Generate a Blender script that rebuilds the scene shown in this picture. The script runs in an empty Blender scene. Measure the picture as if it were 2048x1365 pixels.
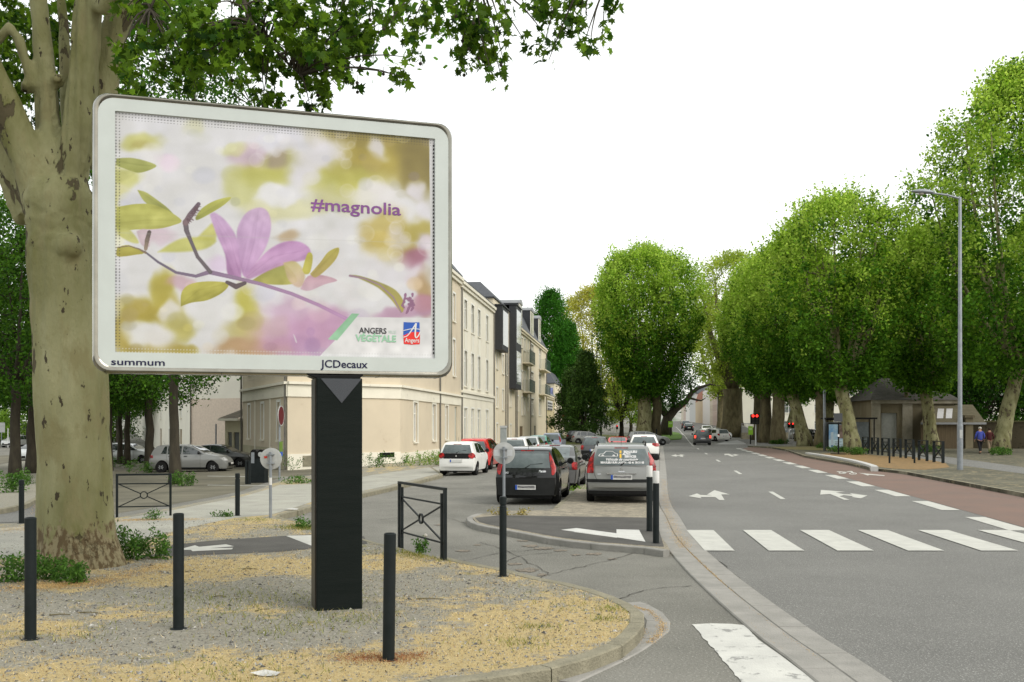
import bpy, bmesh, math, random
import numpy as np
from mathutils import Vector, Matrix
from mathutils.geometry import delaunay_2d_cdt
R = math.radians
random.seed(7)
SC = bpy.context.scene
COL = SC.collection

# ---------------------------------------------------------------- camera
F, H, HY, CX = 1991.0, 2.04, 850.0, 1024.0      # focal length in px of a 2048 px wide frame, eye height, horizon row
cam = bpy.data.cameras.new('camera'); camo = bpy.data.objects.new('camera', cam); COL.objects.link(camo)
cam.sensor_width = 36; cam.lens = F / 2048 * 36; cam.shift_y = (HY - 682.5) / 2048
cam.clip_start = .05; cam.clip_end = 4000
camo.location = (0, 0, H); camo.rotation_euler = (R(90), 0, 0)
SC.camera = camo
# ---------------------------------------------------------------- sky and light (overcast)
SUN_EL, SUN_AZ = R(42), R(125)
W = bpy.data.worlds.new('World'); SC.world = W; W.use_nodes = True
nt = W.node_tree; nt.nodes.clear()
out = nt.nodes.new('ShaderNodeOutputWorld')
sky = nt.nodes.new('ShaderNodeTexSky'); sky.sky_type = 'NISHITA'; sky.sun_disc = False
sky.sun_elevation = SUN_EL; sky.sun_rotation = SUN_AZ; sky.dust_density = 4
b1 = nt.nodes.new('ShaderNodeBackground'); b1.inputs[1].default_value = .05
nt.links.new(sky.outputs[0], b1.inputs[0])
tc = nt.nodes.new('ShaderNodeTexCoord')
no = nt.nodes.new('ShaderNodeTexNoise'); no.inputs['Scale'].default_value = 2.2; no.inputs['Detail'].default_value = 5
cr = nt.nodes.new('ShaderNodeValToRGB')
cr.color_ramp.elements[0].position = .3; cr.color_ramp.elements[0].color = (.965, .97, .91, 1)
cr.color_ramp.elements[1].position = .7; cr.color_ramp.elements[1].color = (1, 1, .945, 1)
b2 = nt.nodes.new('ShaderNodeBackground'); b2.inputs[1].default_value = 1.14
nt.links.new(tc.outputs['Generated'], no.inputs['Vector']); nt.links.new(no.outputs['Fac'], cr.inputs[0]); nt.links.new(cr.outputs[0], b2.inputs[0])
ad = nt.nodes.new('ShaderNodeAddShader')
nt.links.new(b1.outputs[0], ad.inputs[0]); nt.links.new(b2.outputs[0], ad.inputs[1]); nt.links.new(ad.outputs[0], out.inputs[0])
sl = bpy.data.lights.new('sun', 'SUN'); sl.energy = 1.5; sl.angle = R(35); sl.color = (1, .97, .92)
so = bpy.data.objects.new('sun', sl); COL.objects.link(so)
so.rotation_euler = Vector((-math.sin(SUN_AZ) * math.cos(SUN_EL), -math.cos(SUN_AZ) * math.cos(SUN_EL), -math.sin(SUN_EL))).to_track_quat('-Z', 'Y').to_euler()
SC.view_settings.view_transform = 'Standard'; SC.view_settings.look = 'None'
SC.view_settings.exposure = 0.1; SC.view_settings.gamma = 1
SC.cycles.max_bounces = 6; SC.cycles.diffuse_bounces = 3; SC.cycles.glossy_bounces = 3; SC.cycles.transmission_bounces = 4
SC.cycles.use_denoising = True

# ---------------------------------------------------------------- terrain and picture-to-ground helpers
def kerbX(Y): return 4.05 + .15 * (max(Y, 12) - 26.5)
def smooth(t): t = min(1, max(0, t)); return t * t * (3 - 2 * t)
def tz(X, Y):
    d = max(0.0, min(50.0, kerbX(Y) - 2.5 - X))
    z = -.02 * d * smooth((Y - 20) / 15) * (1 - smooth((Y - 105) / 40))
    if Y > 105:
        e = Y - 105; z += .015 * e * e / (e + 20) if Y < 190 else .015 * 85 * 85 / 105 + .011 * (Y - 190) / (1 + (Y - 190) / 900)
    return z
def G(px, py, off=0.0):
    def g(Y): return (H - (py - HY) * Y / F) - tz((px - CX) / F * Y, Y) - off
    lo, hi = 1.0, 1.0
    while g(hi) > 0 and hi < 600: lo = hi; hi *= 1.15
    for _ in range(40):
        m = (lo + hi) / 2
        if g(m) > 0: lo = m
        else: hi = m
    return ((px - CX) / F * lo, lo)
def P3(px, py, off=0.0):
    x, y = G(px, py, off); return Vector((x, y, tz(x, y) + off))
def XA(px, Y): return (px - CX) / F * Y
def ZA(py, Y): return H - (py - HY) * Y / F
def on(x, y, off=0): return Vector((x, y, tz(x, y) + off))

# ---------------------------------------------------------------- materials
_M = {}
def srgb(r, g, b):
    f = lambda c: (c / 255 / 12.92) if c <= 10 else (((c / 255) + .055) / 1.055) ** 2.4
    return (f(r), f(g), f(b))
def mat(name, col, rough=.7, col2=None, scale=6.0, detail=6, bump=0.0, bscale=None, metal=0.0, coat=0.0, spec=.25, lo=.35, hi=.65, emit=0, stretch=None, col3=None, s3=40, t3=.62, w3=.03, isl=0.0, world=False):
    if name in _M: return _M[name]
    m = bpy.data.materials.new(name); m.use_nodes = True; _M[name] = m
    n = m.node_tree.nodes; L = m.node_tree.links; p = n['Principled BSDF']
    p.inputs['Roughness'].default_value = rough; p.inputs['Metallic'].default_value = metal
    p.inputs['Coat Weight'].default_value = coat; p.inputs['Coat Roughness'].default_value = .05
    p.inputs['Specular IOR Level'].default_value = spec
    t = n.new('ShaderNodeTexCoord'); vec = t.outputs['Object']
    if world: g = n.new('ShaderNodeNewGeometry'); vec = g.outputs['Position']
    if stretch:
        mp = n.new('ShaderNodeMapping'); mp.inputs['Scale'].default_value = stretch; L.new(vec, mp.inputs[0]); vec = mp.outputs[0]
    if col2 is None: col2 = tuple(c * .86 for c in col)
    nz = n.new('ShaderNodeTexNoise'); nz.inputs['Scale'].default_value = scale; nz.inputs['Detail'].default_value = detail; nz.inputs['Roughness'].default_value = .62
    L.new(vec, nz.inputs['Vector'])
    r = n.new('ShaderNodeValToRGB'); r.color_ramp.elements[0].position = lo; r.color_ramp.elements[1].position = hi
    r.color_ramp.elements[0].color = (*col, 1); r.color_ramp.elements[1].color = (*col2, 1)
    L.new(nz.outputs['Fac'], r.inputs[0]); c = r.outputs[0]
    if col3:
        n3 = n.new('ShaderNodeTexNoise'); n3.inputs['Scale'].default_value = s3; n3.inputs['Detail'].default_value = 8; n3.inputs['Roughness'].default_value = .65
        L.new(vec, n3.inputs['Vector'])
        r3 = n.new('ShaderNodeValToRGB'); r3.color_ramp.elements[0].position = t3; r3.color_ramp.elements[1].position = t3 + w3
        r3.color_ramp.elements[0].color = (0, 0, 0, 1); r3.color_ramp.elements[1].color = (1, 1, 1, 1)
        L.new(n3.outputs['Fac'], r3.inputs[0])
        mx = n.new('ShaderNodeMixRGB'); mx.inputs[2].default_value = (*col3, 1); L.new(r3.outputs[0], mx.inputs[0]); L.new(c, mx.inputs[1]); c = mx.outputs[0]
    if isl:
        g = n.new('ShaderNodeNewGeometry'); hs = n.new('ShaderNodeHueSaturation'); mr = n.new('ShaderNodeMapRange')
        mr.inputs['To Min'].default_value = 1 - isl; mr.inputs['To Max'].default_value = 1 + isl
        L.new(g.outputs['Random Per Island'], mr.inputs[0]); L.new(mr.outputs[0], hs.inputs['Value']); L.new(c, hs.inputs['Color']); c = hs.outputs[0]
    L.new(c, p.inputs['Base Color'])
    if bump:
        nb = n.new('ShaderNodeTexNoise'); nb.inputs['Scale'].default_value = bscale or scale * 4; nb.inputs['Detail'].default_value = 8
        L.new(vec, nb.inputs['Vector'])
        bp = n.new('ShaderNodeBump'); bp.inputs['Strength'].default_value = min(1, bump); bp.inputs['Distance'].default_value = .02
        L.new(nb.outputs['Fac'], bp.inputs['Height']); L.new(bp.outputs[0], p.inputs['Normal'])
    if emit:
        p.inputs['Emission Color'].default_value = (*col, 1); p.inputs['Emission Strength'].default_value = emit
    return m
def leafmat(name, c1, c2, scale=.6, trans=.35, isl=.35):
    if name in _M: return _M[name]
    m = bpy.data.materials.new(name); m.use_nodes = True; _M[name] = m
    n = m.node_tree.nodes; L = m.node_tree.links; p = n['Principled BSDF']; o = n['Material Output']
    t = n.new('ShaderNodeTexCoord'); nz = n.new('ShaderNodeTexNoise'); nz.inputs['Scale'].default_value = scale; nz.inputs['Detail'].default_value = 3
    L.new(t.outputs['Object'], nz.inputs['Vector'])
    g = n.new('ShaderNodeNewGeometry')
    ma = n.new('ShaderNodeMath'); ma.operation = 'MULTIPLY_ADD'; ma.inputs[1].default_value = .5
    mb_ = n.new('ShaderNodeMath'); mb_.operation = 'SUBTRACT'; mb_.inputs[1].default_value = .25
    L.new(g.outputs['Random Per Island'], ma.inputs[0]); L.new(nz.outputs['Fac'], mb_.inputs[0]); L.new(mb_.outputs[0], ma.inputs[2])
    r = n.new('ShaderNodeValToRGB'); r.color_ramp.elements[0].position = .25; r.color_ramp.elements[1].position = .75
    r.color_ramp.elements[0].color = (*c1, 1); r.color_ramp.elements[1].color = (*c2, 1)
    L.new(ma.outputs[0], r.inputs[0])
    hs = n.new('ShaderNodeHueSaturation'); mr = n.new('ShaderNodeMapRange'); mr.inputs['To Min'].default_value = 1 - isl; mr.inputs['To Max'].default_value = 1 + isl
    w = n.new('ShaderNodeTexWhiteNoise'); w.noise_dimensions = '1D'; L.new(g.outputs['Random Per Island'], w.inputs['W']); L.new(w.outputs['Value'], mr.inputs[0])
    L.new(mr.outputs[0], hs.inputs['Value']); L.new(r.outputs[0], hs.inputs['Color'])
    L.new(hs.outputs[0], p.inputs['Base Color']); p.inputs['Roughness'].default_value = .6; p.inputs['Specular IOR Level'].default_value = .12
    tr = n.new('ShaderNodeBsdfTranslucent'); h2 = n.new('ShaderNodeHueSaturation'); h2.inputs['Value'].default_value = 1.5; h2.inputs['Hue'].default_value = .485; L.new(hs.outputs[0], h2.inputs['Color']); L.new(h2.outputs[0], tr.inputs[0])
    mx = n.new('ShaderNodeMixShader'); mx.inputs[0].default_value = trans
    L.new(p.outputs[0], mx.inputs[1]); L.new(tr.outputs[0], mx.inputs[2]); L.new(mx.outputs[0], o.inputs[0])
    return m

# ---------------------------------------------------------------- mesh helpers
class MB:
    def __init__(s): s.v = []; s.f = []; s.m = []
    def add(s, vs, fs, mi=0):
        b = len(s.v); s.v += [tuple(v) for v in vs]
        for f in fs: s.f.append([b + i for i in f]); s.m.append(mi)
        return s
    def box(s, x0, x1, y0, y1, z0, z1, mi=0):
        return s.add([(x0, y0, z0), (x1, y0, z0), (x1, y1, z0), (x0, y1, z0), (x0, y0, z1), (x1, y0, z1), (x1, y1, z1), (x0, y1, z1)],
                     [(0, 3, 2, 1), (4, 5, 6, 7), (0, 1, 5, 4), (1, 2, 6, 5), (2, 3, 7, 6), (3, 0, 4, 7)], mi)
    def bar(s, a, b, w, h=None, mi=0, up=(0, 0, 1)):
        a, b = Vector(a), Vector(b); d = (b - a).normalized(); u = Vector(up)
        if abs(d.dot(u)) > .95: u = Vector((0, 1, 0))
        x = d.cross(u).normalized(); y = x.cross(d).normalized(); h = h or w
        vs = [p + x * sx * w / 2 + y * sy * h / 2 for p in (a, b) for sx, sy in ((-1, -1), (1, -1), (1, 1), (-1, 1))]
        return s.add(vs, [(0, 3, 2, 1), (4, 5, 6, 7), (0, 1, 5, 4), (1, 2, 6, 5), (2, 3, 7, 6), (3, 0, 4, 7)], mi)
    def tube(s, pts, r, n=10, mi=0, cap=True):
        pts = [Vector(p) for p in pts]; k = len(pts)
        if not hasattr(r, '__len__'): r = [r] * k
        ref = None; vs = []
        for i, p in enumerate(pts):
            d = (pts[min(i + 1, k - 1)] - pts[max(i - 1, 0)]).normalized()
            if ref is None:
                ref = Vector((0, 0, 1)) if abs(d.z) < .9 else Vector((1, 0, 0))
            x = d.cross(ref).normalized(); y = d.cross(x).normalized(); ref = x.cross(d).normalized() if False else ref - d * ref.dot(d)
            if ref.length < 1e-3: ref = y
            ref.normalize()
            vs += [p + (x * math.cos(a) + y * math.sin(a)) * r[i] for a in (2 * math.pi * j / n for j in range(n))]
        fs = [(i * n + j, i * n + (j + 1) % n, (i + 1) * n + (j + 1) % n, (i + 1) * n + j) for i in range(k - 1) for j in range(n)]
        if cap: fs += [tuple(range(n))[::-1], tuple((k - 1) * n + j for j in range(n))]
        return s.add(vs, fs, mi)
    def cyl(s, x, y, z0, z1, r, n=16, mi=0, r1=None): return s.tube([(x, y, z0), (x, y, z1)], [r, r if r1 is None else r1], n, mi)
    def lathe(s, prof, n=20, mi=0, axis='z', o=(0, 0, 0), cap=True):
        vs = []
        for (r, z) in prof:
            for j in range(n):
                a = 2 * math.pi * j / n; q = (r * math.cos(a), r * math.sin(a), z)
                if axis == 'y': q = (q[0], q[2], q[1])
                if axis == 'x': q = (q[2], q[0], q[1])
                vs.append((q[0] + o[0], q[1] + o[1], q[2] + o[2]))
        k = len(prof)
        fs = [(i * n + j, i * n + (j + 1) % n, (i + 1) * n + (j + 1) % n, (i + 1) * n + j) for i in range(k - 1) for j in range(n)]
        if cap: fs += [tuple(range(n))[::-1], tuple((k - 1) * n + j for j in range(n))]
        return s.add(vs, fs, mi)
    def prism(s, poly, z0, z1, mi=0):
        n = len(poly); vs = [(x, y, z0) for x, y in poly] + [(x, y, z1) for x, y in poly]
        return s.add(vs, [tuple(range(n))[::-1], tuple(range(n, 2 * n))] + [(i, (i + 1) % n, n + (i + 1) % n, n + i) for i in range(n)], mi)
    def prismy(s, poly, y0, y1, mi=0):     # polygon in (x,z), extruded along y
        n = len(poly); vs = [(x, y0, z) for x, z in poly] + [(x, y1, z) for x, z in poly]
        return s.add(vs, [tuple(range(n)), tuple(range(n, 2 * n))[::-1]] + [(i, n + i, n + (i + 1) % n, (i + 1) % n) for i in range(n)], mi)
    def ball(s, c, r, mi=0, n=10, sz=1):
        return s.lathe([(max(r * math.sin(math.pi * i / n), 1e-4), -r * sz * math.cos(math.pi * i / n)) for i in range(n + 1)], n * 2, mi, o=c)
    def build(s, name, mats=None, parent=None, smooth=False, bevel=0, loc=None, rot=None, autos=None):
        me = bpy.data.meshes.new(name); me.from_pydata(s.v, [], s.f)
        if mats is not None:
            for m in (mats if isinstance(mats, (list, tuple)) else [mats]): me.materials.append(m)
            if any(s.m): me.polygons.foreach_set('material_index', s.m)
        bm = bmesh.new(); bm.from_mesh(me); bmesh.ops.recalc_face_normals(bm, faces=bm.faces); bm.to_mesh(me); bm.free()
        if smooth or autos: me.polygons.foreach_set('use_smooth', [True] * len(me.polygons))
        if autos: me.set_sharp_from_angle(angle=R(autos))
        me.update()
        o = bpy.data.objects.new(name, me); COL.objects.link(o)
        if parent: o.parent = parent
        if loc is not None: o.location = loc
        if rot is not None: o.rotation_euler = rot
        if bevel:
            b = o.modifiers.new('bevel', 'BEVEL'); b.width = bevel; b.segments = 2; b.limit_method = 'ANGLE'
        return o
def tag(o, label=None, cat=None, group=None, kind=None):
    if label: o['label'] = label
    if cat: o['category'] = cat
    if group: o['group'] = group
    if kind: o['kind'] = kind
    return o
def empty(name, loc=(0, 0, 0), rz=0.0, label=None, cat=None, group=None):
    o = bpy.data.objects.new(name, None); COL.objects.link(o); o.location = loc; o.rotation_euler = (0, 0, rz); o.empty_display_size = .3
    return tag(o, label, cat, group)
def copy_tree(o, parent=None):
    c = o.copy(); COL.objects.link(c)
    if parent: c.parent = parent
    for ch in list(o.children): copy_tree(ch, c)
    return c
def clone(o, loc, rz=None, label=None, scale=None, group=None):
    c = copy_tree(o); c.location = loc
    if rz is not None: c.rotation_euler[2] = rz
    if label: c['label'] = label
    if group: c['group'] = group
    if scale: c.scale = scale if hasattr(scale, '__len__') else (scale,) * 3
    return c
def npmesh(name, V, Fc, mats, parent=None, nv=4, smooth=False, attr=None):
    me = bpy.data.meshes.new(name); V = np.asarray(V, np.float32); Fc = np.asarray(Fc, np.int32)
    me.vertices.add(len(V)); me.vertices.foreach_set('co', V.ravel())
    me.loops.add(Fc.size); me.loops.foreach_set('vertex_index', Fc.ravel())
    me.polygons.add(len(Fc)); me.polygons.foreach_set('loop_start', np.arange(0, Fc.size, Fc.shape[1], dtype=np.int32))
    if smooth: me.polygons.foreach_set('use_smooth', np.ones(len(Fc), bool))
    me.materials.append(mats); me.update(calc_edges=True); me.validate()
    if attr is not None:
        a = me.color_attributes.new('art', 'FLOAT_COLOR', 'POINT'); a.data.foreach_set('color', np.asarray(attr, np.float32).ravel())
    o = bpy.data.objects.new(name, me); COL.objects.link(o)
    if parent: o.parent = parent
    return o
def text(s, size, m, parent, mtx, ext=.002, off=0.0, align='LEFT', shear=0.0, sx=1.0, name='lettering', sp=1.0):
    cu = bpy.data.curves.new('t', 'FONT'); cu.body = s; cu.size = size; cu.extrude = ext; cu.offset = off; cu.align_x = align; cu.shear = shear; cu.space_character = sp; cu.resolution_u = 3
    o = bpy.data.objects.new('t', cu); COL.objects.link(o)
    me = bpy.data.meshes.new_from_object(o); bpy.data.objects.remove(o); bpy.data.curves.remove(cu)
    me.name = name; me.materials.clear(); me.materials.append(m)
    me.transform(mtx @ Matrix.Diagonal((sx, 1, 1, 1)))
    q = bpy.data.objects.new(name, me); COL.objects.link(q); q.parent = parent
    return q
def MX(x, y, z, rz=0.0): # text matrix: letters upright in a plane facing local -y
    return Matrix.Translation((x, y, z)) @ Matrix.Rotation(rz, 4, 'Z') @ Matrix.Rotation(R(90), 4, 'X')

# ---------------------------------------------------------------- ground sheets
XL = [-400, -250, -160, -110, -80, -65, -55, -50] + [x * 1.5 for x in range(-30, 31)] + [50, 60, 75, 95, 130, 180, 260, 400]
YL = [-60, -20] + [y * 1.5 for y in range(0, 81)] + [126, 132, 138, 145, 152, 160, 168, 177, 187, 198, 215, 240, 270, 310, 360, 430, 520, 640, 800, 1200]
def sheet(name, poly, off, m, kind='structure', ext=0.0, fine=None, attr=None):
    poly = [p for i, p in enumerate(poly) if (Vector(p) - Vector(poly[i - 1])).length > 1e-3]
    r = delaunay_2d_cdt([Vector(p) for p in poly], [], [list(range(len(poly)))], 1, 1e-5)
    bm = bmesh.new(); vs = [bm.verts.new((v.x, v.y, 0)) for v in r[0]]
    for f in r[2]: bm.faces.new([vs[i] for i in f])
    xs = [p[0] for p in poly]; ys = [p[1] for p in poly]
    for L_, ax in ((XL + (fine[0] if fine else []), 0), (YL + (fine[1] if fine else []), 1)):
        lo, hi = (min(xs), max(xs)) if ax == 0 else (min(ys), max(ys))
        for c in L_:
            if lo < c < hi:
                bmesh.ops.bisect_plane(bm, geom=bm.verts[:] + bm.edges[:] + bm.faces[:], plane_co=(c, 0, 0) if ax == 0 else (0, c, 0), plane_no=(1, 0, 0) if ax == 0 else (0, 1, 0))
    for v in bm.verts: v.co.z = tz(v.co.x, v.co.y) + off
    for f in bm.faces:
        if f.normal.z < 0: f.normal_flip()
    bm.normal_update()
    for f in bm.faces:
        if f.normal.z < 0: f.normal_flip()
    if ext:
        be = [e for e in bm.edges if e.is_boundary]
        r = bmesh.ops.extrude_edge_only(bm, edges=be)
        for v in r['geom']:
            if isinstance(v, bmesh.types.BMVert): v.co.z -= ext
    me = bpy.data.meshes.new(name); bm.to_mesh(me); bm.free(); me.materials.append(m)
    if attr:
        at_ = me.attributes.new('straw', 'FLOAT', 'POINT'); c_ = np.empty(len(me.vertices) * 3, np.float32); me.vertices.foreach_get('co', c_); c_ = c_.reshape(-1, 3); at_.data.foreach_set('value', attr(c_[:, 0], c_[:, 1]).astype(np.float32))
    o = bpy.data.objects.new(name, me); COL.objects.link(o)
    if kind: o['kind'] = kind
    return o
def pix(pts, off=0.0): return [G(x, y, off) for x, y in pts]
def curve2(pts, n=6):
    out = []; P = [Vector(p).to_2d() if len(p) == 2 else Vector(p) for p in pts]
    for i in range(len(P) - 1):
        a, b, c, d = P[max(i - 1, 0)], P[i], P[i + 1], P[min(i + 2, len(P) - 1)]
        for k in range(n):
            t = k / n; out.append(.5 * ((2 * b) + (c - a) * t + (2 * a - 5 * b + 4 * c - d) * t * t + (3 * b - a - 3 * c + d) * t ** 3))
    out.append(P[-1]); return out
def ribbon(name, line, w0, w1, z0, z1, m, kind='structure', joint=0, parent=None, gap=.012):
    """solid strip following a plan line from lateral offset w0 to w1, from terrain+z0 to terrain+z1; joint = stone length"""
    P = [Vector((p[0], p[1])) for p in line]
    # resample
    L_ = [0]
    for i in range(1, len(P)): L_.append(L_[-1] + (P[i] - P[i - 1]).length)
    def at(s):
        s = max(0, min(s, L_[-1])); j = 0
        while j < len(L_) - 2 and L_[j + 1] < s: j += 1
        t = (s - L_[j]) / max(L_[j + 1] - L_[j], 1e-6); return P[j].lerp(P[j + 1], t)
    step = joint or 1.0; mb = MB(); s = 0.0
    while s < L_[-1] - .02:
        e = min(s + step, L_[-1]); k = max(1, int((e - s) / .35)) if joint or L_[-1] < 40 else 1
        rings = []
        ss = [s + (e - s) * i / k for i in range(k + 1)]
        if joint: ss[0] += gap / 2; ss[-1] -= gap / 2
        for q in ss:
            p = at(q); d = (at(q + .15) - at(q - .15)).normalized(); nrm = Vector((-d.y, d.x))
            rings.append([(*(p + nrm * w), tz(*(p + nrm * w)) + z) for w, z in ((w0, z0), (w0, z1 - .012), (w0 + .012 * (1 if w1 > w0 else -1), z1), (w1 - .012 * (1 if w1 > w0 else -1), z1), (w1, z1 - .012), (w1, z0))])
        vs = [v for r_ in rings for v in r_]; n = 6
        fs = [(i * n + j, i * n + j + 1, (i + 1) * n + j + 1, (i + 1) * n + j) for i in range(len(rings) - 1) for j in range(5)]
        fs += [tuple(range(6)), tuple(range(len(vs) - 6, len(vs)))]
        mb.add(vs, fs); s = e
    o = mb.build(name, m, parent)
    if kind: o['kind'] = kind
    return o
# ================================================================ GROUND
asph = mat('asphalt_new', (.168, .167, .155), .9, (.122, .121, .113), lo=.3, hi=.72, detail=12, scale=.35, bump=.5, bscale=60, col3=(.30, .30, .28), s3=60, t3=.56, w3=.04, world=True)
asph_old = mat('asphalt_worn', (.135, .133, .115), .92, (.205, .20, .175), scale=.35, detail=10, bump=.9, bscale=30, col3=(.33, .32, .29), s3=45, t3=.58, w3=.04, world=True)
asph_dark = mat('asphalt_dark', (.07, .068, .062), .9, (.10, .096, .088), scale=1.2, bump=.6, bscale=60, world=True)
park = mat('parking_dirt', (.17, .158, .115), .95, (.10, .095, .07), scale=.45, detail=10, bump=.6, bscale=25, world=True)
red = mat('red_asphalt', (.185, .125, .10), .9, (.155, .115, .095), scale=.7, bump=.5, bscale=50, col3=(.2, .13, .115), s3=60, t3=.6, w3=.06, world=True)
white = mat('road_paint', (.50, .50, .455), .7, (.42, .42, .385), scale=3, detail=9, bump=.3, bscale=60, world=True, col3=(.3, .3, .28), s3=14, t3=.63, w3=.05)
white_worn = mat('road_paint_worn', (.54, .54, .50), .7, (.45, .45, .42), scale=3, bump=.3, bscale=60, world=True, col3=(.26, .26, .245), s3=5, t3=.575, w3=.04)
stone = mat('kerb_stone', (.27, .25, .18), .9, (.18, .168, .12), scale=4, detail=10, bump=.8, bscale=45, world=True, col3=(.12, .115, .09), s3=18, t3=.62, w3=.08)
gutter = mat('gutter_concrete', (.30, .29, .265), .9, (.23, .225, .205), scale=2.5, detail=9, bump=.5, bscale=50, world=True)
gravel = mat('grey_gravel', (.36, .345, .315), .95, (.24, .235, .21), scale=3, detail=12, bump=1, bscale=40, world=True, col3=(.13, .125, .11), s3=45, t3=.57, w3=.04)
palepath = mat('pale_path', (.38, .375, .32), .95, (.29, .285, .25), scale=1.0, detail=12, bump=.6, bscale=40, world=True, col3=(.17, .16, .14), s3=30, t3=.6, w3=.05)
island_gravel = mat('island_gravel', (.36, .32, .24), .95, (.19, .175, .14), scale=5, detail=12, bump=1, bscale=40, world=True, col3=(.10, .09, .07), s3=34, t3=.56, w3=.04)
rightpave = mat('right_pavement', (.125, .12, .085), .95, (.075, .072, .052), scale=.5, detail=12, bump=.8, bscale=25, world=True, col3=(.26, .22, .13), s3=3.5, t3=.56, w3=.06)
def vergemat():
    m = bpy.data.materials.new('dry_verge'); m.use_nodes = True; n = m.node_tree.nodes; L = m.node_tree.links; p = n['Principled BSDF']; p.inputs['Roughness'].default_value = .95; p.inputs['Specular IOR Level'].default_value = .1
    g = n.new('ShaderNodeNewGeometry'); v = g.outputs['Position']
    def noise(s, d, lo, hi, a, b, r=.6):
        z = n.new('ShaderNodeTexNoise'); z.inputs['Scale'].default_value = s; z.inputs['Detail'].default_value = d; z.inputs['Roughness'].default_value = r; L.new(v, z.inputs['Vector'])
        q = n.new('ShaderNodeValToRGB'); q.color_ramp.elements[0].position = lo; q.color_ramp.elements[1].position = hi; q.color_ramp.elements[0].color = (*a, 1); q.color_ramp.elements[1].color = (*b, 1); L.new(z.outputs['Fac'], q.inputs[0]); return q.outputs[0], z
    straw, _ = noise(22, 10, .3, .7, (.37, .285, .13), (.56, .46, .26), .8)
    grav, _ = noise(30, 12, .35, .65, (.40, .385, .32), (.15, .14, .11), .85)
    atn = n.new('ShaderNodeAttribute'); atn.attribute_name = 'straw'
    _, mz = noise(5, 12, .4, .6, (0, 0, 0), (1, 1, 1), .75)
    s0 = n.new('ShaderNodeMath'); s0.operation = 'MULTIPLY_ADD'; s0.inputs[1].default_value = -2.4; L.new(mz.outputs['Fac'], s0.inputs[0]); s0.inputs[2].default_value = 1.7
    s1_ = n.new('ShaderNodeMath'); L.new(s0.outputs[0], s1_.inputs[0]); L.new(atn.outputs['Fac'], s1_.inputs[1])
    q3 = n.new('ShaderNodeMapRange'); q3.inputs['From Min'].default_value = 1.12; q3.inputs['From Max'].default_value = .85; L.new(s1_.outputs[0], q3.inputs[0]); mask = q3.outputs[0]
    mx = n.new('ShaderNodeMixRGB'); L.new(mask, mx.inputs[0]); L.new(straw, mx.inputs[1]); L.new(grav, mx.inputs[2])
    gm, _ = noise(4, 6, .62, .7, (0, 0, 0), (1, 1, 1)); m2 = n.new('ShaderNodeMixRGB'); m2.inputs[2].default_value = (.22, .2, .07, 1); L.new(gm, m2.inputs[0]); L.new(mx.outputs[0], m2.inputs[1])
    dk, zz = noise(55, 12, .54, .62, (0, 0, 0), (.75, .75, .75), .8); m3 = n.new('ShaderNodeMixRGB'); m3.inputs[2].default_value = (.07, .058, .04, 1); L.new(dk, m3.inputs[0]); L.new(m2.outputs[0], m3.inputs[1])
    L.new(m3.outputs[0], p.inputs['Base Color'])
    b = n.new('ShaderNodeBump'); b.inputs['Distance'].default_value = .02; b.inputs['Strength'].default_value = .8; L.new(zz.outputs['Fac'], b.inputs['Height']); L.new(b.outputs[0], p.inputs['Normal'])
    return m
verge_m = vergemat()
def vnoise(x, y, sc, seed):
    g = np.random.RandomState(seed).rand(64, 64); fx = (x / sc) % 63; fy = (y / sc) % 63; ix = fx.astype(int); iy = fy.astype(int); tx = fx - ix; ty = fy - iy
    tx = tx * tx * (3 - 2 * tx); ty = ty * ty * (3 - 2 * ty); j = (ix + 1) % 64; k = (iy + 1) % 64
    return (g[ix, iy] * (1 - tx) + g[j, iy] * tx) * (1 - ty) + (g[ix, k] * (1 - tx) + g[j, k] * tx) * ty
SPOT = [(*G(px, py, .12), w, s_) for px, py, w, s_ in ((1080, 1225, 1.0, .5), (960, 1260, .9, .45), (1150, 1240, .8, .4), (880, 1310, .7, .45), (1050, 1300, .7, .45), (700, 1345, .8, .5), (450, 1350, .8, .5), (200, 1345, .8, .45), (0, 1340, .8, .45), (60, 1265, .7, .4), (250, 1225, .6, .3), (540, 1130, .9, .5), (420, 1135, .9, .5), (660, 1130, .9, .4), (500, 1215, .6, .3), (830, 1120, .8, .4), (1010, 1165, .7, .5), (60, 1185, .9, .35), (300, 1150, .8, .3), (940, 1180, .5, .2), (500, 1040, 1.5, .4), (600, 1045, 1.4, .3),
    (120, 1205, 1.1, -.4), (250, 1200, 1.0, -.35), (330, 1285, .9, -.45), (200, 1290, .8, -.35), (500, 1270, .8, -.35), (840, 1170, .9, -.45), (780, 1235, .7, -.45), (720, 1180, .8, -.35), (600, 1185, .8, -.4), (640, 1290, .6, -.35), (450, 1180, .8, -.3))]
def straw_at(x, y):
    v = np.full(len(x), .31) + (vnoise(x + 20, y + 5, .5, 41) - .5) * .62 + (vnoise(x + 20, y + 5, .19, 42) - .5) * .5
    for a, b, w, s_ in SPOT: v += s_ * (.78 if s_ > 0 else .62) * np.exp(-((x - a) / w) ** 2 - ((y - b) / (w * .9)) ** 2)
    return v
# base terrain
mb = MB(); nx, ny = len(XL), len(YL)
mb.v = [(x, y, tz(x, y)) for y in YL for x in XL]
mb.f = [(j * nx + i, j * nx + i + 1, (j + 1) * nx + i + 1, (j + 1) * nx + i) for j in range(ny - 1) for i in range(nx - 1)]; mb.m = [0] * len(mb.f)
gr = mb.build('ground', asph_old); gr['kind'] = 'structure'
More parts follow.
